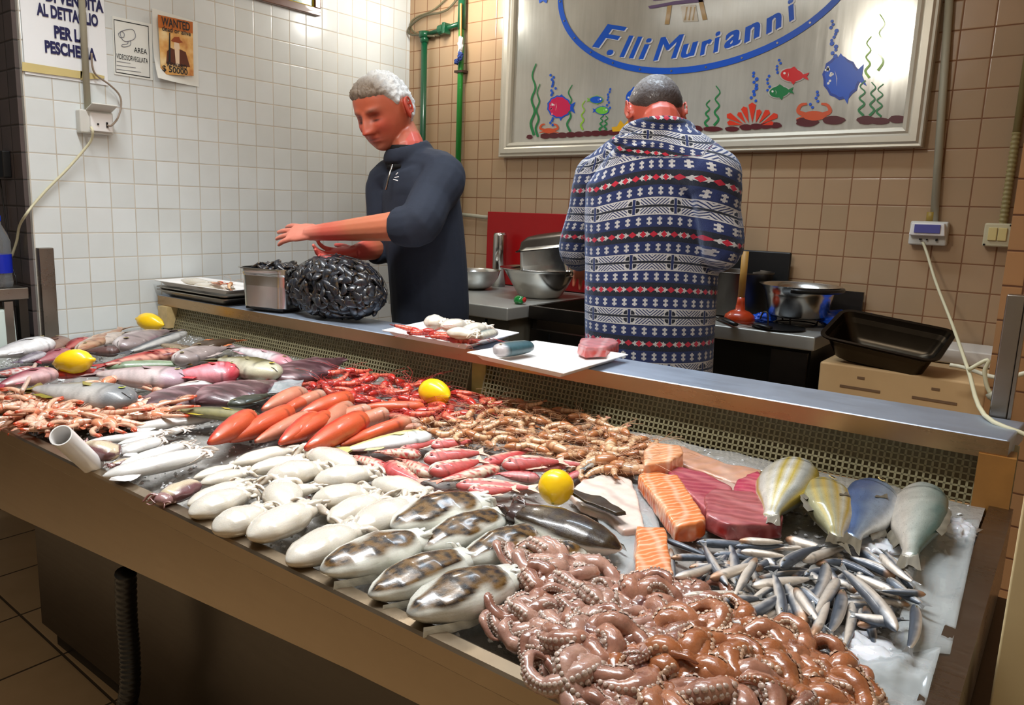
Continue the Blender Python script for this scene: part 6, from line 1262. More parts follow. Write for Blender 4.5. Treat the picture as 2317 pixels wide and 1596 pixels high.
# ---------------------------------------------------------------- octopuses
def octopus_proto(seed, base, tip, suck, rad=.085):
    q = random.Random(seed); bc, tc_, sc = L3(base), L3(tip), L3(suck); o = {'name': 'octopus', 'parts': []}
    bm = bmesh.new(); bmesh.ops.create_icosphere(bm, subdivisions=4, radius=1); 
    for v in bm.verts:
        d = v.co.normalized(); k = 1 + .18 * mnoise.noise(d * 2 + Vector((seed, 0, 0))) + .07 * mnoise.noise(d * 7 + Vector((0, seed, 0))); v.co = Vector((d.x * .024 * k, d.y * .021 * k, d.z * .018 * k + .020))
    me = bpy.data.meshes.new('mantle'); bm.to_mesh(me); bm.free(); a = me.color_attributes.new('Col', 'FLOAT_COLOR', 'POINT'); arr = np.ones((len(me.vertices), 4), np.float32)
    for i, v in enumerate(me.vertices): arr[i, :3] = np.clip(mixc(bc, tc_, .5 + mnoise.noise(v.co * 60)), 0, 1)
    a.data.foreach_set('color', arr.ravel()); me.polygons.foreach_set('use_smooth', [True] * len(me.polygons)); o['body'] = me
    for k in range(8):
        th = 2 * PI * k / 8 + q.uniform(-.2, .2); pts = [(.012 * math.cos(th), .012 * math.sin(th), .018)]; r0 = .016; h = th; x, y = pts[0][:2]; L = rad * q.uniform(1.4, 2.0); n = 11; turn = q.choice((-1, 1)) * q.uniform(.16, .36); zz = .018 + q.uniform(-.004, .018)
        for s in range(1, n + 1):
            h += turn * (1 + s * .16); st = L / n * (1.15 - .03 * s); x += math.cos(h) * st; y += math.sin(h) * st; zz2 = max(.006, zz * (1 - s / n * .55) + .008 * math.sin(s * .9 + k)); pts.append((x, y, zz2))
        P = catmull(pts, 3); m_ = len(P); rr_ = [max(.0018, .0165 * (1 - (i / m_)) ** .8 + .0008) * (1 + (.10 * math.sin(i * 1.1 + k) + .05 * math.sin(i * 2.9 + 2 * k)) * (i > 2)) for i in range(m_)]
        V, F, C = sweep(P, [(r * 1.02, r * .9) for r in rr_], 10, colf=lambda t, a: mixc(mixc(bc, tc_, t * .6 + .25 * math.sin(t * 30 + a)), sc, (-math.sin(a) - .4) * 1.4))
        b = MB().add(V, F, C); side = q.choice((-1, 1))
        for i in range(3, m_ - 3, 1):
            t = P[i + 1] - P[i - 1]; t /= np.linalg.norm(t) + 1e-9; s_ = np.cross((0, 0, 1), t); s_ /= np.linalg.norm(s_) + 1e-9; u_ = np.cross(t, s_); r = rr_[i]
            for e in (-.35, .35):
                nrm = s_ * side * .85 + u_ * (.35 + e); nrm /= np.linalg.norm(nrm); c = P[i] + nrm * r * .93; t2 = t; w2 = np.cross(nrm, t2); rs = r * .26
                ring = [c + (t2 * math.cos(2 * PI * j / 6) + w2 * math.sin(2 * PI * j / 6)) * rs for j in range(6)]; top = [p + nrm * rs * .7 - (p - c) * .35 for p in ring]
                b.add([tuple(p) for p in ring + top] + [tuple(c + nrm * rs * .35)], [(j, (j + 1) % 6, 6 + (j + 1) % 6, 6 + j) for j in range(6)] + [(6 + j, 6 + (j + 1) % 6, 12) for j in range(6)], [mixc(sc, (1, .9, .8), .25)] * 13)
        o['parts'].append(('tentacle', b.me('tentacle', True, True), VO))
    return o
ov = [octopus_proto(s, b_, t_, c_) for s, b_, t_, c_ in ((1, (222, 174, 154), (160, 106, 92), (232, 200, 184)), (2, (188, 132, 110), (132, 80, 66), (214, 168, 146)), (3, (206, 136, 98), (146, 84, 54), (226, 176, 138)), (4, (198, 122, 76), (138, 74, 42), (218, 158, 114)), (5, (206, 146, 120), (118, 70, 68), (228, 188, 170)))]
ol = [(1262, 1310, 0, 1.05, .012, 'palest pink, draped over the cuttlefish'), (1238, 1380, 1, .95, .01, 'with plump curled arms at the left end'), (1345, 1385, 0, .95, .015, 'greyish pink, behind the left end'), (1450, 1400, 4, .9, .01, 'in the rear row under the salmon block'), (1560, 1385, 1, .85, .008, 'dark, curling below the salmon'), (1275, 1462, 0, .9, .012, 'pale, nearest the front rim on the left'), (1340, 1470, 4, .9, .028, 'dusky purple-brown in the middle'), (1450, 1480, 1, .9, .018, 'warm brown, in the middle row'), (1570, 1460, 2, .9, .02, 'orange-brown below the anchovies'), (1670, 1450, 3, .8, .012, 'small, touching the anchovies'),
      (1345, 1535, 0, 1.0, .02, 'showing rows of pale suckers at the front'), (1430, 1560, 4, 1.0, .015, 'dark with fine suckers, front row'), (1555, 1545, 3, 1.0, .026, 'large glossy orange arms at the centre front'), (1690, 1530, 3, 1.0, .022, 'amber, right of the glossy one'), (1800, 1510, 2, .9, .012, 'chestnut, at the right rear'), (1870, 1570, 3, .9, .008, 'golden brown at the right end'), (1510, 1620, 2, 1.0, .016, 'cut by the lower edge, centre'), (1650, 1610, 4, 1.0, .02, 'cut by the lower edge, right of centre'), (1790, 1600, 3, 1.0, .014, 'cut by the lower edge, right'), (1430, 1630, 1, 1.0, .01, 'cut by the lower edge, left of centre'), (1900, 1640, 3, .9, .004, 'in the lower right corner of the heap'), (1222, 1440, 0, .8, .008, 'curled at the far left beside the largest dark-backed cuttlefish'), (1290, 1505, 1, .85, .01, 'at the left, closest to the rim')]
for i, (x, y, k, s, lf, lb) in enumerate(ol): drop(ov[k], (x, y), rng.uniform(0, 2 * PI), 'small raw octopus, ' + lb, 'octopus', 'octopuses', s, lift=lf - .016, tilt=(rng.uniform(-.25, .25), rng.uniform(-.25, .25)), m=VO)
# ---------------------------------------------------------------- mussels
def mussel_me(seed, open_=0.0):
    V = []; F = []; C = []; n = 12; k = 10; c0, c1, c2 = L3((12, 13, 17)), L3((40, 46, 58)), L3((96, 72, 30))
    for i in range(n + 1):
        t = i / n; x = -.5 + t; r = .30 * math.sin(PI * min(1, t ** .62)) ** .8 + .02; off = -.10 * math.sin(PI * t)
        for j in range(k):
            a = 2 * PI * j / k; V.append((x, off + r * math.cos(a), r * .50 * math.sin(a) * (1 - .25 * abs(math.cos(a))))); q = mnoise.noise((x * 9 + seed, math.cos(a) * 2, seed)); C.append(mixc(mixc(c0, c1, .4 + q), c2, (abs(math.cos(a)) - .8) * 2 + (q - .15) * 2.2))
    for i in range(n):
        for j in range(k): F.append((i * k + j, i * k + (j + 1) % k, (i + 1) * k + (j + 1) % k, (i + 1) * k + j))
    F.append(tuple(range(k))[::-1]); F.append(tuple(n * k + j for j in range(k))); return mesh('mussel', V, F, C)
VMu = vcol('mussel_shell', 0.3, 0.45, nz=0.25, scale=30, bmp=0)
mus = [mussel_me(s) for s in (1.0, 5.0, 9.0)]
bc = ony(762, 668, -1.40); bc = np.array([bc[0], -1.40, SZ + .098]); br = (.222, .118, .124)
def onell(u, v):
    return np.array([bc[0] + br[0] * math.cos(v) * math.cos(u), bc[1] + br[1] * math.cos(v) * math.sin(u), bc[2] + br[2] * math.sin(v) * (1.0 if v > 0 else .78)])
cnt = 0; ga = PI * (3 - math.sqrt(5)); tot = 360
for i in range(tot):
    z = 1 - 2 * (i + .5) / tot; u = i * ga; v = math.asin(z)
    p = onell(u, v); nrm = Vector(((p[0] - bc[0]) / br[0] ** 2, (p[1] - bc[1]) / br[1] ** 2, (p[2] - bc[2]) / br[2] ** 2)).normalized()
    if z < -.93 or nrm.dot(Vector(CP - p).normalized()) < -.08: continue
    o = link('mussel', mus[i % 3], VMu); qt = nrm.to_track_quat('Z', 'Y') @ Euler((rng.uniform(-.5, .5), rng.uniform(-.5, .5), rng.uniform(0, 2 * PI))).to_quaternion(); o.rotation_euler = qt.to_euler()
    s = rng.uniform(.046, .060); o.scale = (s, s, s); o.location = p - np.array(nrm) * rng.uniform(-.002, .014)
    wh = 'near the top of the bag' if v > .5 else ('on the lower part of the bag' if v < -.4 else ('on the left flank of the bag' if p[0] < bc[0] - .07 else ('on the right flank of the bag' if p[0] > bc[0] + .08 else 'on the middle of the bag')))
    tag(o, 'wet black mussel packed in the net, ' + wh, 'mussel', 'netted mussels'); cnt += 1
bm = bmesh.new(); bmesh.ops.create_uvsphere(bm, u_segments=46, v_segments=26, radius=1)
for v in bm.verts: k = 1 + .03 * mnoise.noise(v.co * 6); v.co = Vector((v.co.x * (br[0] + .009) * k, v.co.y * (br[1] + .009) * k, v.co.z * (br[2] + .006) * k * (1.0 if v.co.z > 0 else .78)))
me = bpy.data.meshes.new('net_bag'); bm.to_mesh(me); bm.free(); nb = link('net_bag', me, M['black'], loc=tuple(bc)); wm = nb.modifiers.new('w', 'WIREFRAME'); wm.thickness = .0007; tag(nb, 'fine black net bag bulging with mussels on the shelf', 'net bag')
core = blob('mussel_heap_core', tuple(bc), (br[0] - .014, br[1] - .014, br[2] * .78 - .012), plain('mussel_core', (12, 12, 14), .3), 3, .05, 3); tag(core, 'dark packed mussels inside the net bag', 'mussels', kind='stuff')
q = random.Random(8)
for i in range(46):
    x, y = .715 + q.uniform(-.09, .09), -1.445 + q.uniform(-.075, .075); lv = i // 23
    o = link('mussel', mus[i % 3], VMu); o.rotation_euler = (q.uniform(-.6, .6), q.uniform(-.6, .6), q.uniform(0, 6.28)); s = q.uniform(.042, .055); o.scale = (s, s, s); o.location = (x, y, SZ + .147 + .014 * lv + .014 * (1 - abs(x - .70) / .1)); tag(o, 'wet black mussel heaped in the deep steel pan, ' + ('top layer' if lv else 'lower layer'), 'mussel', 'mussels in the steel pan')
tag(MB().box((.715, -1.445, SZ + .075), (.175, .15, .135), 0.25).build('mussel_fill', plain('mussel_core2', (12, 12, 14), .3)), 'dark mussels below the top layer in the steel pan', 'mussels', kind='stuff')
# ---------------------------------------------------------------- food on the trays
def shelfput(proto, pa, pb, wpx, h, label, cat, ratio=.7, m=VS, roll=0):
    A, B_ = onz(*pa, SZ + h), onz(*pb, SZ + h); ex = A - B_; L = np.linalg.norm(ex); ex /= L; C_ = (A + B_) / 2; ez = np.array([0, 0, 1.0]); ey = np.cross(ez, ex)
    im = pxscale(C_, ex); im /= np.linalg.norm(im); nn = np.array([-im[1], im[0]]); W_ = wpx / math.hypot(pxscale(C_, ey) @ nn, ratio * (pxscale(C_, ez) @ nn))
    if roll: c, s = math.cos(roll), math.sin(roll); ey, ez = ey * c + ez * s, ez * c - ey * s
    r = link(proto['name'], proto['body'], m); basis_obj(r, C_, ex, ez, (L, W_, W_ * ratio)); tag(r, label, cat)
    for nm, me, mt in proto['parts']: link(nm, me, mt, r)
    return r
mk = fish_proto('fish_piece', 'chunk', (60, 96, 104), (160, 168, 160), (214, 208, 190), seed=200, tail=False, dorsal=False, head=(206, 196, 196))
shelfput(mk, (1120, 795), (1208, 782), 36, .032, 'cut headed mackerel piece on the right-hand tray', 'fish')
def flap_shelf(pxs, h, th, colr, name, label, cat, seed=0):
    global trayz, tray
    P0_ = [onz(*p, SZ + h) for p in pxs]; t0, z0 = tray, trayz
    tray = lambda x, y, hh=0: onz(x, y, SZ); trayz = lambda y: SZ
    o = flap(pxs, h, th, colr, name, label, cat, seed=seed); tray, trayz = t0, z0; return o
flap_shelf([(1306, 812), (1312, 796), (1390, 796), (1400, 806), (1370, 818), (1322, 820)], .012, .030, two((206, 130, 134), (206, 70, 62), (232, 190, 190), 20, (1, .2, 0), .6), 'tuna_steak', 'pink tuna steak on the right-hand tray', 'fish cut', 14)
P = onz(1030, 745, SZ + .03)
for i, (x, y, a) in enumerate(((935, 748, .1), (960, 752, .2), (990, 758, 2.9), (1015, 765, .1), (1040, 770, 3.3), (1065, 762, .4))): drop(redp[i % 4], None, a + rng.uniform(-.3, .3), 'dark red prawn in the heap on the left-hand tray', 'prawn', 'red prawns on the tray', .8, base=onz(x, y, SZ + .03))
for i, (pa, pb, w_) in enumerate((((960, 728), (1005, 732), 36), ((1000, 740), (1050, 735), 34), ((1050, 748), (1095, 742), 30), ((1010, 752), (1070, 757), 28))): shelfput(wvar[i % 4], pb, pa, w_, .052, 'white cleaned squid body on the left-hand tray, ' + ('leftmost', 'second from the left', 'rightmost', 'nearest the viewer')[i], 'squid', m=VW)
shelfput(mk, (1122, 752), (1078, 762), 22, .045, 'silvery fish piece at the right of the left-hand tray', 'fish'); 
flap_shelf([(1050, 775), (1056, 760), (1085, 758), (1092, 770), (1075, 778)], .025, .018, two((232, 110, 60), (214, 60, 30)), 'salmon_piece', 'small orange fish scrap on the left-hand tray', 'fish cut', 15)
for i, (pa, pb, w_) in enumerate((((410, 634), (475, 642), 17), ((440, 645), (510, 652), 17))): shelfput(wvar[i], pb, pa, w_, .066, 'cream squid on the stacked trays, ' + ('rear one', 'front one')[i], 'squid', m=VW)
drop(lgp[0], None, -.2, 'small langoustine on the stacked trays', 'langoustine', None, .6, base=onz(495, 642, SZ + .085)); drop(brp[2], None, 2.2, 'small orange shrimp on the stacked trays', 'shrimp', None, .6, base=onz(520, 645, SZ + .085))
print('OBJ', len(bpy.data.objects), 'net mussels', cnt)
# ================================================================ people
def unit(v): v = np.array(v, float); return v / np.linalg.norm(v)
def setcol(me, fn):
    n = len(me.vertices); co = np.empty(n * 3, np.float32); me.vertices.foreach_get('co', co); co = co.reshape(-1, 3)
    arr = np.ones((n, 4), np.float32); arr[:, :3] = fn(co)
    a = me.color_attributes.get('Col') or me.color_attributes.new('Col', 'FLOAT_COLOR', 'POINT'); a.data.foreach_set('color', arr.ravel())
def tube(P, r, up=(0, 0, 1), n=14, sub=4):
    Q = catmull(P, sub); m = len(P); R_ = []
    rr_ = [(x, x) if isinstance(x, (int, float)) else x for x in r]
    for i in range(len(Q)):
        t = i / sub; k = min(int(t), m - 2); f = t - k; R_.append((rr_[k][0] * (1 - f) + rr_[k + 1][0] * f, rr_[k][1] * (1 - f) + rr_[k + 1][1] * f))
    # rounded ends
    V, F, C = sweep(Q, R_, n, up=up); return V, F
def ball(c, r, n=3):
    bm = bmesh.new(); bmesh.ops.create_icosphere(bm, subdivisions=n, radius=1); V = [np.array(c) + np.array(v.co) * np.array(r) for v in bm.verts]; F = [tuple(v.index for v in f.verts) for f in bm.faces]; bm.free(); return V, F
def head_pts(D, k=1.0):
    """directions (n,3) -> points of a head, x forward, y left, z up, metres"""
    d = D / np.linalg.norm(D, axis=1)[:, None]; x, y, z = d[:, 0] * .098, d[:, 1] * .077, d[:, 2] * .118
    # flatter face
    fr_ = np.clip(d[:, 0], 0, 1); zz = z / .118
    x = np.where(d[:, 0] > 0, .098 * np.sign(d[:, 0]) * np.sqrt(np.clip(1 - np.abs(zz) ** 3.4 - (np.abs(y) / .0775) ** 2.6, 0, 1)) * np.minimum(1, fr_ * 3 + .0) * 1 + 0 * x, x)
    x = np.where((d[:, 0] > 0), np.maximum(x, d[:, 0] * .085), x)
    lo = np.clip(-z / .118, 0, 1); y = y * (1 - .34 * lo ** 1.6); x = np.where(d[:, 0] < 0, x * (1 - .45 * lo ** 1.2), x)
    up_ = np.clip(z / .118, 0, 1); y = y * (1 + .05 * up_)
    g = lambda a, b: np.exp(-(a / b) ** 2); f = (d[:, 0] > .1).astype(float); ay = np.abs(y)
    nz = np.clip((z - .030) / (-.060), 0, 1); prof = np.where((z < .030) & (z > -.034), nz ** .9, 0) * 1.0; prof = np.where(z <= -.034, np.exp(-((z + .034) / .006) ** 2), prof)
    x = x + f * (.034 * g(y, .009 + .007 * nz) * prof + .007 * g(ay - .015, .007) * g(z + .032, .009))
    x = x + f * (.009 * g(ay - .028, .020) * g(z - .027, .009) - .017 * g(ay - .030, .016) * g(z - .006, .012) + .008 * g(ay - .032, .011) * g(z - .003, .0075))
    x = x + f * (.006 * g(ay - .045, .018) * g(z + .022, .018) - .004 * g(ay - .024, .006) * g(z + .045, .014))
    x = x + f * (.006 * g(y, .021) * (g(z + .053, .0045) + 1.1 * g(z + .064, .0055)) - .004 * g(y, .024) * g(z + .0585, .0025) - .004 * g(y, .02) * g(z + .076, .006) + .012 * g(y, .022) * g(z + .096, .015))
    return np.stack([x, y, z], 1) * k
def ico(n):
    bm = bmesh.new(); bmesh.ops.create_icosphere(bm, subdivisions=n, radius=1); V = np.array([v.co[:] for v in bm.verts]); F = [tuple(v.index for v in f.verts) for f in bm.faces]; bm.free(); return V, F
HV, HF = ico(6)
def frame(f, pitch=0.0, rollv=0.0):
    f = unit((f[0], f[1], 0)); l = np.array([-f[1], f[0], 0]); u = np.array([0, 0, 1.0]); c, s = math.cos(pitch), math.sin(pitch)
    f2 = f * c - u * s; u2 = u * c + f * s; c, s = math.cos(rollv), math.sin(rollv); l2 = l * c + u2 * s; u3 = u2 * c - l * s; return np.stack([f2, l2, u3], 1)  # columns
def head(c, Fm, k):
    P = head_pts(HV, k); out = [(list(P @ Fm.T + c), HF)]
    for s in (-1, 1):
        V, F = ico(3); Q = V * np.array([.019, .006, .034]) ; Q[:, 0] += .004 * np.sin(V[:, 2] * 2); Q[:, 1] += -.004 * np.exp(-((V[:, 0]) ** 2 + V[:, 2] ** 2) * 4) * (V[:, 1] * s > 0) * s
        a = s * .45; R_ = np.array([[math.cos(a), -math.sin(a), 0], [math.sin(a), math.cos(a), 0], [0, 0, 1]]); Q = Q @ R_.T + np.array([-.012, s * .082, -.004]); out.append((list((Q * k) @ Fm.T + c), F))
        rim = [(.006 * math.cos(t) * 2.2 - .016, s * .088, .030 * math.sin(t) + 0.0) for t in np.linspace(-1.2, 4.0, 12)]; rim = [tuple((np.array(p) * k) @ Fm.T + c) for p in rim]; V, F, _ = sweep(rim, .0035 * k, 6); out.append((V, F))
    return out
def hair(c, Fm, k, mask, h, nz, name, m, colf, parent):
    P = head_pts(HV, k); D = HV; mk = mask(P / k); out = []
    for i in range(len(P)):
        n = mnoise.noise(Vector(D[i]) * nz[0]) * nz[1] + mnoise.noise(Vector(D[i]) * nz[0] * 2.6) * nz[1] * .6; out.append(P[i] + D[i] * ((h + n) * mk[i] - .006 * (1 - mk[i])) * k)
    out = np.array(out); W_ = out @ Fm.T + c; me = mesh(name, W_, HF, [colf(P[i] / k, mk[i]) for i in range(len(P))]); return link(name, me, m, parent)
def hand(wrist, d, back, side, curl=(.3, .3, .35, .4), thumb=(.5, .2), k=1.0, spread=.12):
    """d towards the fingers, back = normal of the back of the hand, side=+1/-1 picks the thumb side"""
    d = unit(d); back = unit(np.array(back) - d * np.dot(back, d)); t = np.cross(back, d) * side; out = []; w_ = np.array(wrist)
    out.append(tube([w_ - d * .02 * k, w_ + d * .02 * k, w_ + d * .055 * k, w_ + d * .088 * k, w_ + d * .096 * k], [(.027 * k, .019 * k), (.032 * k, .016 * k), (.041 * k, .015 * k), (.040 * k, .012 * k), (.034 * k, .008 * k)], up=back, n=16))
    for i, L in enumerate((.072, .080, .075, .060)):
        o_ = (1.5 - i) * .020 * k; p = w_ + d * (.082 - .006 * abs(i - 1)) * k + t * o_; a = 0.0; dr = unit(d + t * (1.5 - i) * spread); pts = [p - dr * .01 * k, p]
        for s, fl_ in enumerate((.45, .3, .25)): a += curl[i] * (1.0 if s else .6); v = dr * math.cos(a) - back * math.sin(a); p = p + v * L * fl_ * k; pts.append(p)
        out.append(tube(pts, [.0088 * k, .0094 * k, .0088 * k, .0080 * k, .0062 * k], up=back, n=10, sub=4)); out.append(ball(pts[-1], .0064 * k, 2))
    p = w_ + d * .022 * k + t * .026 * k; v1 = unit(d * math.cos(thumb[0]) + t * math.sin(thumb[0]) - back * thumb[1]); pts = [p - v1 * .012 * k, p, p + v1 * .034 * k, p + v1 * .034 * k + unit(v1 + d * .25) * .028 * k]; pts.append(pts[-1] + unit(v1 + d * .5) * .024 * k)
    out.append(tube(pts, [.012 * k, .0125 * k, .0105 * k, .0098 * k, .0072 * k], up=back, n=10)); out.append(ball(pts[-1], .0075 * k, 2)); return out
SK = vcol('skin', .42, .12, sss=.18, nz=.05, scale=40, bmp=.12, bscale=260, dist=.0006)
HA = vcol('hair', .55, .1, nz=.25, scale=170, bmp=.6, bscale=420, dist=.002)
J = lambda x, y, Y: ony(x, y, Y)
# ---------------------------------------------------------------- grey-haired man
fA = unit((-.36, -.93, 0)); hk = 1.17
rootA = empty('person', (*J(965, 700, -1.06)[:2], 0), label='grey-haired man in a dark navy half-zip pullover reaching over the mussels', cat='person')
hc = J(872, 253, -1.17); FA = frame((.10, -.99, 0), .42, .10)
nb_ = J(922, 352, -1.12)
spA = [J(972, 770, -1.05), J(972, 700, -1.06), J(966, 600, -1.07), J(956, 500, -1.08), J(948, 430, -1.09), J(940, 385, -1.09), J(926, 350, -1.11)]
shL, elL, wrL = J(1000, 402, -1.12), J(946, 508, -1.30), J(712, 527, -1.37)
shR, elR, wrR = J(872, 412, -1.10), J(862, 560, -1.13), J(800, 572, -1.30)
legs = lambda c, f, w_: [tube([c + np.cross((0, 0, 1), f) * s * w_, c + np.cross((0, 0, 1), f) * s * (w_ + .005) + np.array([0, 0, -.40]) * (c[2] / .9), np.array([*(c + np.cross((0, 0, 1), f) * s * (w_ + .01))[:2], .08])], [(.085, .09), (.058, .062), (.042, .046)], up=f) for s in (-1, 1)]
feet = lambda c, f, w_, k=1.0: [tube([np.array([*(c + np.cross((0, 0, 1), f) * s * (w_ + .012) - f * .07)[:2], .045]), np.array([*(c + np.cross((0, 0, 1), f) * s * (w_ + .012) + f * .04)[:2], .045]), np.array([*(c + np.cross((0, 0, 1), f) * s * (w_ + .012) + f * .17)[:2], .032])], [(.036 * k, .04 * k), (.044 * k, .04 * k), (.036 * k, .026 * k)]) for s in (-1, 1)]
uf = unit(wrL - elL)
parts = head(hc, FA, hk)
parts.append(tube([nb_ + np.array([0, 0, -.05]), nb_ + np.array([0, 0, .02]), hc + FA @ np.array([-.035, 0, -.075]) * hk, hc + FA @ np.array([-.03, 0, -.02]) * hk], [(.075, .07), (.066, .066), (.062, .066), (.055, .06)], up=fA))
parts.append(tube(spA, [(.13, .10), (.14, .11), (.14, .11), (.15, .11), (.15, .10), (.11, .085), (.06, .06)], up=fA, n=20))
parts.append(tube([shL, elL], [.058, .052])); parts.append(tube([elL - uf * .02, elL + uf * .08, elL * .3 + wrL * .7, wrL + uf * .03], [(.056, .056), (.059, .054), (.042, .038), (.034, .028)], up=(0, 0, 1)))
parts += hand(wrL, J(618, 526, -1.42) - wrL, (.30, -.55, .75), -1, curl=(.16, .12, .14, .20), thumb=(.55, .35), k=1.18, spread=.14)
parts.append(tube([shR, elR], [.05, .044])); parts.append(tube([elR, elR * .4 + wrR * .6, wrR], [(.046, .046), (.040, .038), (.030, .027)]))
parts += hand(wrR, J(736, 582, -1.35) - wrR, (-.2, .55, -.7), 1, curl=(.5, .55, .6, .6), thumb=(.75, -.2), k=1.07, spread=.1)
parts += legs(spA[0] + np.array([0, 0, .05]), fA, .085) + feet(spA[0], fA, .085)
body = remeshed('body', parts, .0038, 2)
def skinA(co):
    P = (co - hc) @ FA / hk; x, y, z = P[:, 0], P[:, 1], P[:, 2]; n = len(co); base = np.tile(L3((188, 108, 76)), (n, 1)); isH = (z > -.14) & (np.abs(y) < .11) & (x > -.13) & (x < .15)
    g = lambda a, b: np.exp(-(a / b) ** 2)
    def bl(base, col, w_): w_ = np.clip(w_, 0, 1)[:, None]; return base * (1 - w_) + L3(col)[None] * w_
    fr_ = isH * (x > .03)
    base = bl(base, (172, 76, 48), isH * .75); base = bl(base, (176, 60, 44), fr_ * (g(np.abs(y) - .045, .02) * g(z + .02, .025) * .6 + g(y, .016) * g(z + .03, .014) * .6)); base = bl(base, (168, 60, 56), fr_ * (g(y, .024) * g(z + .059, .010)) * .9); base = bl(base, (90, 30, 28), fr_ * g(y, .025) * g(z + .0585, .0022) * .9)  # head darkened to put its shade into the colour; redder cheeks, nose, lips
    base = bl(base, (104, 62, 44), fr_ * g(np.abs(y) - .031, .018) * g(z - .029, .006) * .9); base = bl(base, (30, 16, 14), fr_ * g(np.abs(y) - .032, .013) * g(z + .003, .0032)); base = bl(base, (120, 52, 38), fr_ * g(np.abs(y) - .031, .018) * g(z - .012, .009) * .8)  # brows and lash line; shade of the eye sockets painted in
    base = bl(base, (200, 170, 150), fr_ * g(z + .092, .03) * g(y, .05) * .25)
    base = bl(base, (196, 66, 50), isH * (np.abs(y) > .079) * .7)
    dR = np.linalg.norm(co - (wrR + unit(J(736, 582, -1.35) - wrR) * .06), axis=1); base = bl(base, (206, 70, 70), np.clip((.17 - dR) / .08, 0, 1) * .8)
    dL = np.linalg.norm(co - wrL - unit(J(618, 526, -1.42) - wrL) * .1, axis=1); base = bl(base, (226, 140, 122), np.clip((.17 - dL) / .09, 0, 1) * .7)
    return base
setcol(body, skinA); ob = link('body', body, SK); ob.parent = rootA; ob.matrix_parent_inverse = Matrix.Translation(rootA.location).inverted()
def adopt(o, root): o.parent = root; o.matrix_parent_inverse = Matrix.Translation(root.location).inverted(); return o
def maskA(P):
    x, y, z = P[:, 0], P[:, 1], P[:, 2]
    line = np.interp(x, [-.1, -.05, -.02, .01, .03, .055, .09], [-.085, -.055, .012, .012, .030, .062, .070]); ear = np.clip((((x + .012) ** 2 + (z + .004) ** 2) ** .5 - .030) / .008, 0, 1); return np.where((np.abs(y) > .055) & (z < .045), ear, 1) / (1 + np.exp(-(z - line) / .0035))
wA, gA_, bA = L3((226, 226, 224)), L3((168, 158, 146)), L3((110, 92, 74))
def hcolA(P, m_):
    t = np.clip((P[0] + .01) / .08, 0, 1); n = mnoise.noise(Vector(P) * 90) * .5 + .5; return mixc(mixc(wA, gA_, t * .9 + .35 * n * (P[2] > .06)), bA, max(0, t - .25) * 1.5 * (1 - n * .3))
adopt(hair(hc, FA, hk, maskA, .008, (9, .007), 'hair', HA, hcolA, None), rootA)
navy = plain('navy_knit', (26, 32, 46), .85, nz=.18, scale=60, bmp=.3)
sw = [tube([p for p in spA], [(.170, .135), (.178, .145), (.180, .145), (.188, .142), (.190, .130), (.140, .112), (.085, .082)], up=fA, n=26)]
sw.append(tube([J(940, 385, -1.09), shL, shL * .5 + elL * .5, elL, elL + uf * .085], [(.10, .09), (.088, .088), (.078, .076), (.077, .075), (.068, .066)])); sw.append(ball(shL, (.088, .085, .085)))
sw.append(tube([J(930, 390, -1.09), shR, shR * .5 + elR * .5, elR, elR * .75 + wrR * .25], [(.08, .08), (.072, .072), (.066, .064), (.062, .060), (.056, .052)]))
cc = nb_ + np.array([0, 0, .016]); L_ = np.cross((0, 0, 1), fA)
ring = [cc + fA * math.cos(a) * .078 + L_ * math.sin(a) * .080 + np.array([0, 0, -.024 * math.cos(a)]) for a in np.linspace(0, 2 * PI, 29)[:-1]]
V, F, _ = sweep(ring + [ring[0]], [(.011, .028)] * 29, 10, cap=True); sw.append((V, F))
swm = remeshed('pullover', sw, .0075, 3); adopt(link('pullover', swm, navy), rootA)
# undershirt, zip and chest marks
V, F = tube([nb_ + np.array([0, 0, -.05]), nb_ + np.array([0, 0, .0]), nb_ + np.array([0, 0, .034])], [(.080, .078), (.074, .073), (.069, .069)], up=fA, n=24); adopt(link('undershirt', mesh('undershirt', V, F), plain('black_undershirt', (14, 14, 16), .9)), rootA)
zp = [J(888, 372, -1.22), J(880, 400, -1.235), J(873, 430, -1.245)]; adopt(MB().tube(zp, .0035, 6).build('zip', M['steel'], smooth=True), rootA)
b = MB(); 
for a_, c_ in (((893, 402), (902, 400)), ((890, 406), (900, 409)), ((896, 395), (900, 391))): b.tube([J(*a_, -1.262), J(*c_, -1.262)], .0016, 5)
adopt(b.build('chest_emblem', M['white_pl']), rootA)
trm = plain('dark_trousers', (22, 24, 30), .8, nz=.1)
def trousers(c, f, w_, root, m=trm):
    T = [tube([c + np.array([0, 0, .06]), c, c - np.array([0, 0, .08])], [(.165, .125), (.17, .13), (.13, .11)], up=f, n=20)]
    for s in (-1, 1):
        l = np.cross((0, 0, 1), f) * s; T.append(tube([c + l * w_, np.array([*(c + l * (w_ + .005))[:2], c[2] * .52]), np.array([*(c + l * (w_ + .01))[:2], .06])], [(.10, .11), (.078, .082), (.066, .072)], up=f))
    adopt(link('trousers', remeshed('trousers', T, .012, 3), m), root)
    for s in (-1, 1):
        l = np.cross((0, 0, 1), f) * s; q = c + l * (w_ + .012)
        V, F = tube([np.array([*(q - f * .085)[:2], .035]), np.array([*(q + f * .04)[:2], .04]), np.array([*(q + f * .19)[:2], .03])], [(.042, .034), (.052, .040), (.042, .028)]); adopt(link('shoe', mesh('shoe', V, F), M['black']), root)
trousers(spA[0], fA, .085, rootA)
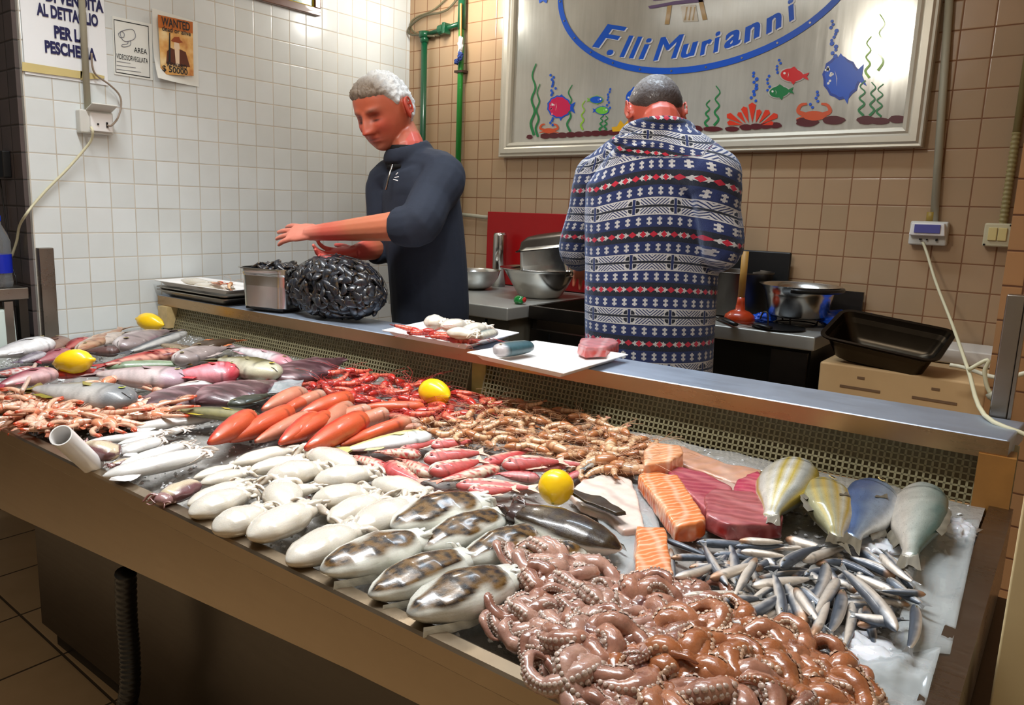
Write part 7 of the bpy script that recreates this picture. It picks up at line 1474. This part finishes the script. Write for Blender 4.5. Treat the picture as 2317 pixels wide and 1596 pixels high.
# ---------------------------------------------------------------- man in patterned fleece, from behind
fB = unit((-.636, .77, 0)); LB = np.cross((0, 0, 1), fB); hkB = 1.08
rootB = empty('person', (*J(1475, 800, -.92)[:2], 0), label='man seen from behind in a blue, white and red patterned hooded fleece, head bowed', cat='person')
hcB = J(1482, 257, -.86); FB = frame(fB, .62, 0)
spB = [J(1468, 870, -.93), J(1468, 800, -.93), J(1470, 700, -.93), J(1474, 600, -.93), J(1480, 500, -.94), J(1484, 420, -.94), J(1486, 365, -.94), J(1487, 330, -.92), J(1486, 300, -.90)]
sl, el, wl_ = J(1356, 402, -.93), J(1305, 560, -.86), J(1318, 600, -.62)
sr, er, wr_ = J(1612, 398, -.98), J(1634, 560, -.93), J(1590, 600, -.66)
parts = head(hcB, FB, hkB)
parts.append(tube([spB[6], spB[8], hcB + FB @ np.array([-.045, 0, -.08]) * hkB, hcB + FB @ np.array([-.03, 0, -.02]) * hkB], [(.09, .07), (.068, .064), (.064, .062), (.05, .05)], up=fB))
parts.append(tube(spB, [(.14, .10)] * 3 + [(.15, .10), (.16, .10), (.15, .09), (.11, .07), (.06, .05), (.05, .05)], up=fB, n=20))
for s_, e_, w_ in ((sl, el, wl_), (sr, er, wr_)):
    u_ = unit(w_ - e_); parts.append(tube([s_, e_], [.05, .042])); parts.append(tube([e_, e_ * .4 + w_ * .6, w_], [(.044, .044), (.036, .034), (.028, .025)])); parts += hand(w_, u_ + np.array([0, 0, -.35]), (0, 0, 1), 1 if s_ is sr else -1, k=1.0)
parts += legs(spB[0] + np.array([0, 0, .1]), fB, .085) + feet(spB[0], fB, .085)
body = remeshed('body', parts, .0042, 2)
def skinB(co):
    P = (co - hcB) @ FB / hkB; n = len(co); base = np.tile(L3((196, 112, 84)), (n, 1)); isH = (P[:, 2] > -.2) & (np.abs(P[:, 1]) < .11) & (P[:, 0] > -.16) & (P[:, 0] < .13); w_ = (isH * .75)[:, None]; return base * (1 - w_) + L3((178, 62, 44))[None] * w_
setcol(body, skinB); adopt(link('body', body, SK), rootB)
def maskB(P):
    x, y, z = P[:, 0], P[:, 1], P[:, 2]; line = np.interp(x, [-.1, -.07, -.03, .0, .03, .055, .09], [-.070, -.045, .000, .014, .035, .065, .072]); return 1 / (1 + np.exp(-(z - line) / .007))
kB, sB, tB = L3((52, 38, 32)), L3((150, 146, 144)), L3((120, 70, 52))
def hcolB(P, m_): t = np.clip((P[2] - .0) / .08 - (P[0] < -.07) * .0, 0, 1); n = mnoise.noise(Vector(P) * 130) * .5 + .5; return mixc(mixc(kB, sB, t * .9 * n + .1 * t), tB, max(0, .9 - m_))
adopt(hair(hcB, FB, hkB, maskB, .0035, (26, .0016), 'hair', HA, hcolB, None), rootB)
# fleece
fl_parts = [tube(spB[:8], [(.205, .150), (.208, .152), (.212, .152), (.215, .150), (.222, .150), (.222, .140), (.165, .115), (.10, .08)], up=fB, n=30)]
for s_, e_, w_ in ((sl, el, wl_), (sr, er, wr_)):
    fl_parts.append(tube([spB[6] * .55 + s_ * .45 + np.array([0, 0, -.02]), s_, s_ * .5 + e_ * .5, e_, e_ * .4 + w_ * .6], [(.085, .08), (.080, .078), (.070, .068), (.066, .064), (.052, .050)])); fl_parts.append(tube([J(1487, 330, -.93), (J(1487, 330, -.93) + s_) / 2 + np.array([0, 0, .012]), s_], [.085, .085, .08])); fl_parts.append(ball(s_, (.084, .084, .082)))
    fl_parts.append(tube([e_ + np.array([0, 0, .05]), e_ - fB * .03 + np.array([0, 0, .01]), e_ - fB * .01 + np.array([0, 0, -.035])], [.05, .052, .045]))
hb_ = J(1488, 336, -.985); V, F = ico(4); Q = []
for v in V: d_ = Vector(v); k = 1 + .14 * math.sin(v[2] * 9 + v[1] * v[1] * 5) + .06 * mnoise.noise(d_ * 3); Q.append(hb_ + (LB * v[1] * .138 * (1 - .25 * max(0, -v[2])) - fB * v[0] * .055 + np.array([0, 0, 1]) * v[2] * .050) * k)
fl_parts.append((Q, F))
ring = [hcB * 0 + J(1486, 318, -.925) + LB * math.sin(a) * .098 - fB * math.cos(a) * .092 + np.array([0, 0, .026 * math.cos(a) + .018]) for a in np.linspace(0, 2 * PI, 25)]; V, F, _ = sweep(ring, .023, 10, cap=False); fl_parts.append((V, F))
fm = remeshed('fleece', fl_parts, .0065, 3)
def seg(co, A, B_): t = np.clip(((co - A) @ (B_ - A)) / ((B_ - A) @ (B_ - A)), 0, 1); return np.linalg.norm(co - (A + t[:, None] * (B_ - A)), axis=1), t
def fleece_uv(co):
    ax = np.array([np.interp(co[:, 2], [p[2] for p in spB], [p[i] for p in spB]) for i in (0, 1)]).T; rel = co[:, :2] - ax; la = rel @ LB[:2]; ba = rel @ (-fB[:2]); th = np.arctan2(la, ba + .10)
    u = th * .27 + .9; v = co[:, 2] + .9 * np.clip(np.abs(la), 0, .2) ** 2 * np.clip((co[:, 2] - .9) / .4, 0, 1.4); out = np.stack([u, v, u * 0], 1)
    dt = np.abs(la)
    for s_, e_, w_ in ((sl, el, wl_), (sr, er, wr_)):
        d1, t1 = seg(co, s_ + (e_ - s_) * .12, e_); d2, t2 = seg(co, e_, w_); L1 = np.linalg.norm(e_ - s_); dd = np.minimum(d1, d2); tor = dt - .19; onarm = (dd < .115) & ((dt > .20) | (d2 < d1) & (ba < -.08)) & (co[:, 2] < s_[2] + .10)
        ax_ = unit(e_ - s_); q = np.cross(ax_, -fB); q = unit(q); r_ = np.cross(q, ax_); rel3 = co - s_; ang = np.arctan2(rel3 @ q, rel3 @ r_); va = np.where(d1 <= d2, -(rel3 @ ax_), -(L1 + t2 * .3))
        out[onarm, 0] = (ang * .085)[onarm] + .5
    hood = (co[:, 2] > hb_[2] - .03) & (np.linalg.norm((co - hb_) * np.array([1, 1, .8]), axis=1) < .18); out[hood, 1] += .06; out[hood, 0] = (la * 1.3 + .93)[hood]; out[hood, 1] = ((co[:, 2] - hb_[2]) * 1.5 + ba * .6)[hood] + 1.53
    return out
setcol(fm, fleece_uv)
m, nt, bs = mat('patterned_fleece'); at_ = N(nt, 'ShaderNodeVertexColor', layer_name='Col'); sp_ = N(nt, 'ShaderNodeSeparateColor'); nt.links.new(at_.outputs[0], sp_.inputs[0]); U, Vv = X(sp_.outputs[0]), X(sp_.outputs[1])
zred = ony(1480, 657, -1.08)[2]; PD = .1690
v = fr((Vv - zred) / PD + 20); nav, blk, wht, red = lin((20, 34, 84)), lin((9, 9, 15)), lin((196, 192, 188)), lin((186, 16, 40))
inr = lambda x, a, b_: (x > a) * (x < b_)
col = mix(nt, inr(v, .13, .34) + inr(v, .66, .87), blk, nav)
for c_ in (.235, .765):
    du = ab(fr(U / .0335) - .5) * .0335; dv = ab(v - c_) * PD; mk_ = mx((du < .0030) * (dv < .0125), (du < .0078) * (ab(dv - .0062) < .0030)); col = mix(nt, mk_, col, wht)
wr2 = (fr(v + .5) - .5) * PD; adv = ab(wr2); dd_ = ab(fr(U / .067) - .5) * .067
col = mix(nt, (dd_ / .029 + adv / .0085) < 1, col, wht); col = mix(nt, (dd_ / .0105 + adv / .0105) < 1, col, red); d3 = ab(fr(U / .067 + .5) - .5) * .067
col = mix(nt, ((d3 / .0135 + adv / .0095) < 1), col, red); col = mix(nt, inr(ab(d3 - .0165 - adv * .6), -1, .0016) * (adv < .008), col, wht)
dv = ab(v - .5) * PD; band = dv < .0235; col = mix(nt, band, col, wht); d4 = ab(fr(U / .134) - .5) * .134
col = mix(nt, band * (d4 > .021) * (fr((d4 + dv * 1.25) / .0115) < .42) * (dv > .004), col, nav); col = mix(nt, band * (dv < .0036), col, blk)
col = mix(nt, band * (d4 < .0045), col, nav); col = mix(nt, band * inr(d4, .006, .018) * (ab(dv - .012) < .0065) * ((d4 + dv) < .030) , col, blk); col = mix(nt, ab(dv - .0245) < .0017, col, wht)
nt.links.new(mix(nt, X(noise(nt, 260, 3)) * .35, col, (.02, .02, .03)), bs.inputs['Base Color']); bs.inputs['Roughness'].default_value = .95; bs.inputs['Sheen Weight'].default_value = .35; bs.inputs['Sheen Tint'].default_value = (.5, .65, 1, 1)
bump(nt, bs, X(noise(nt, 300, 3)) + X(noise(nt, 30, 2)) * 2, .5, .003)
adopt(link('fleece', fm, m), rootB)
trousers(spB[0] + np.array([0, 0, .03]), fB, .085, rootB)
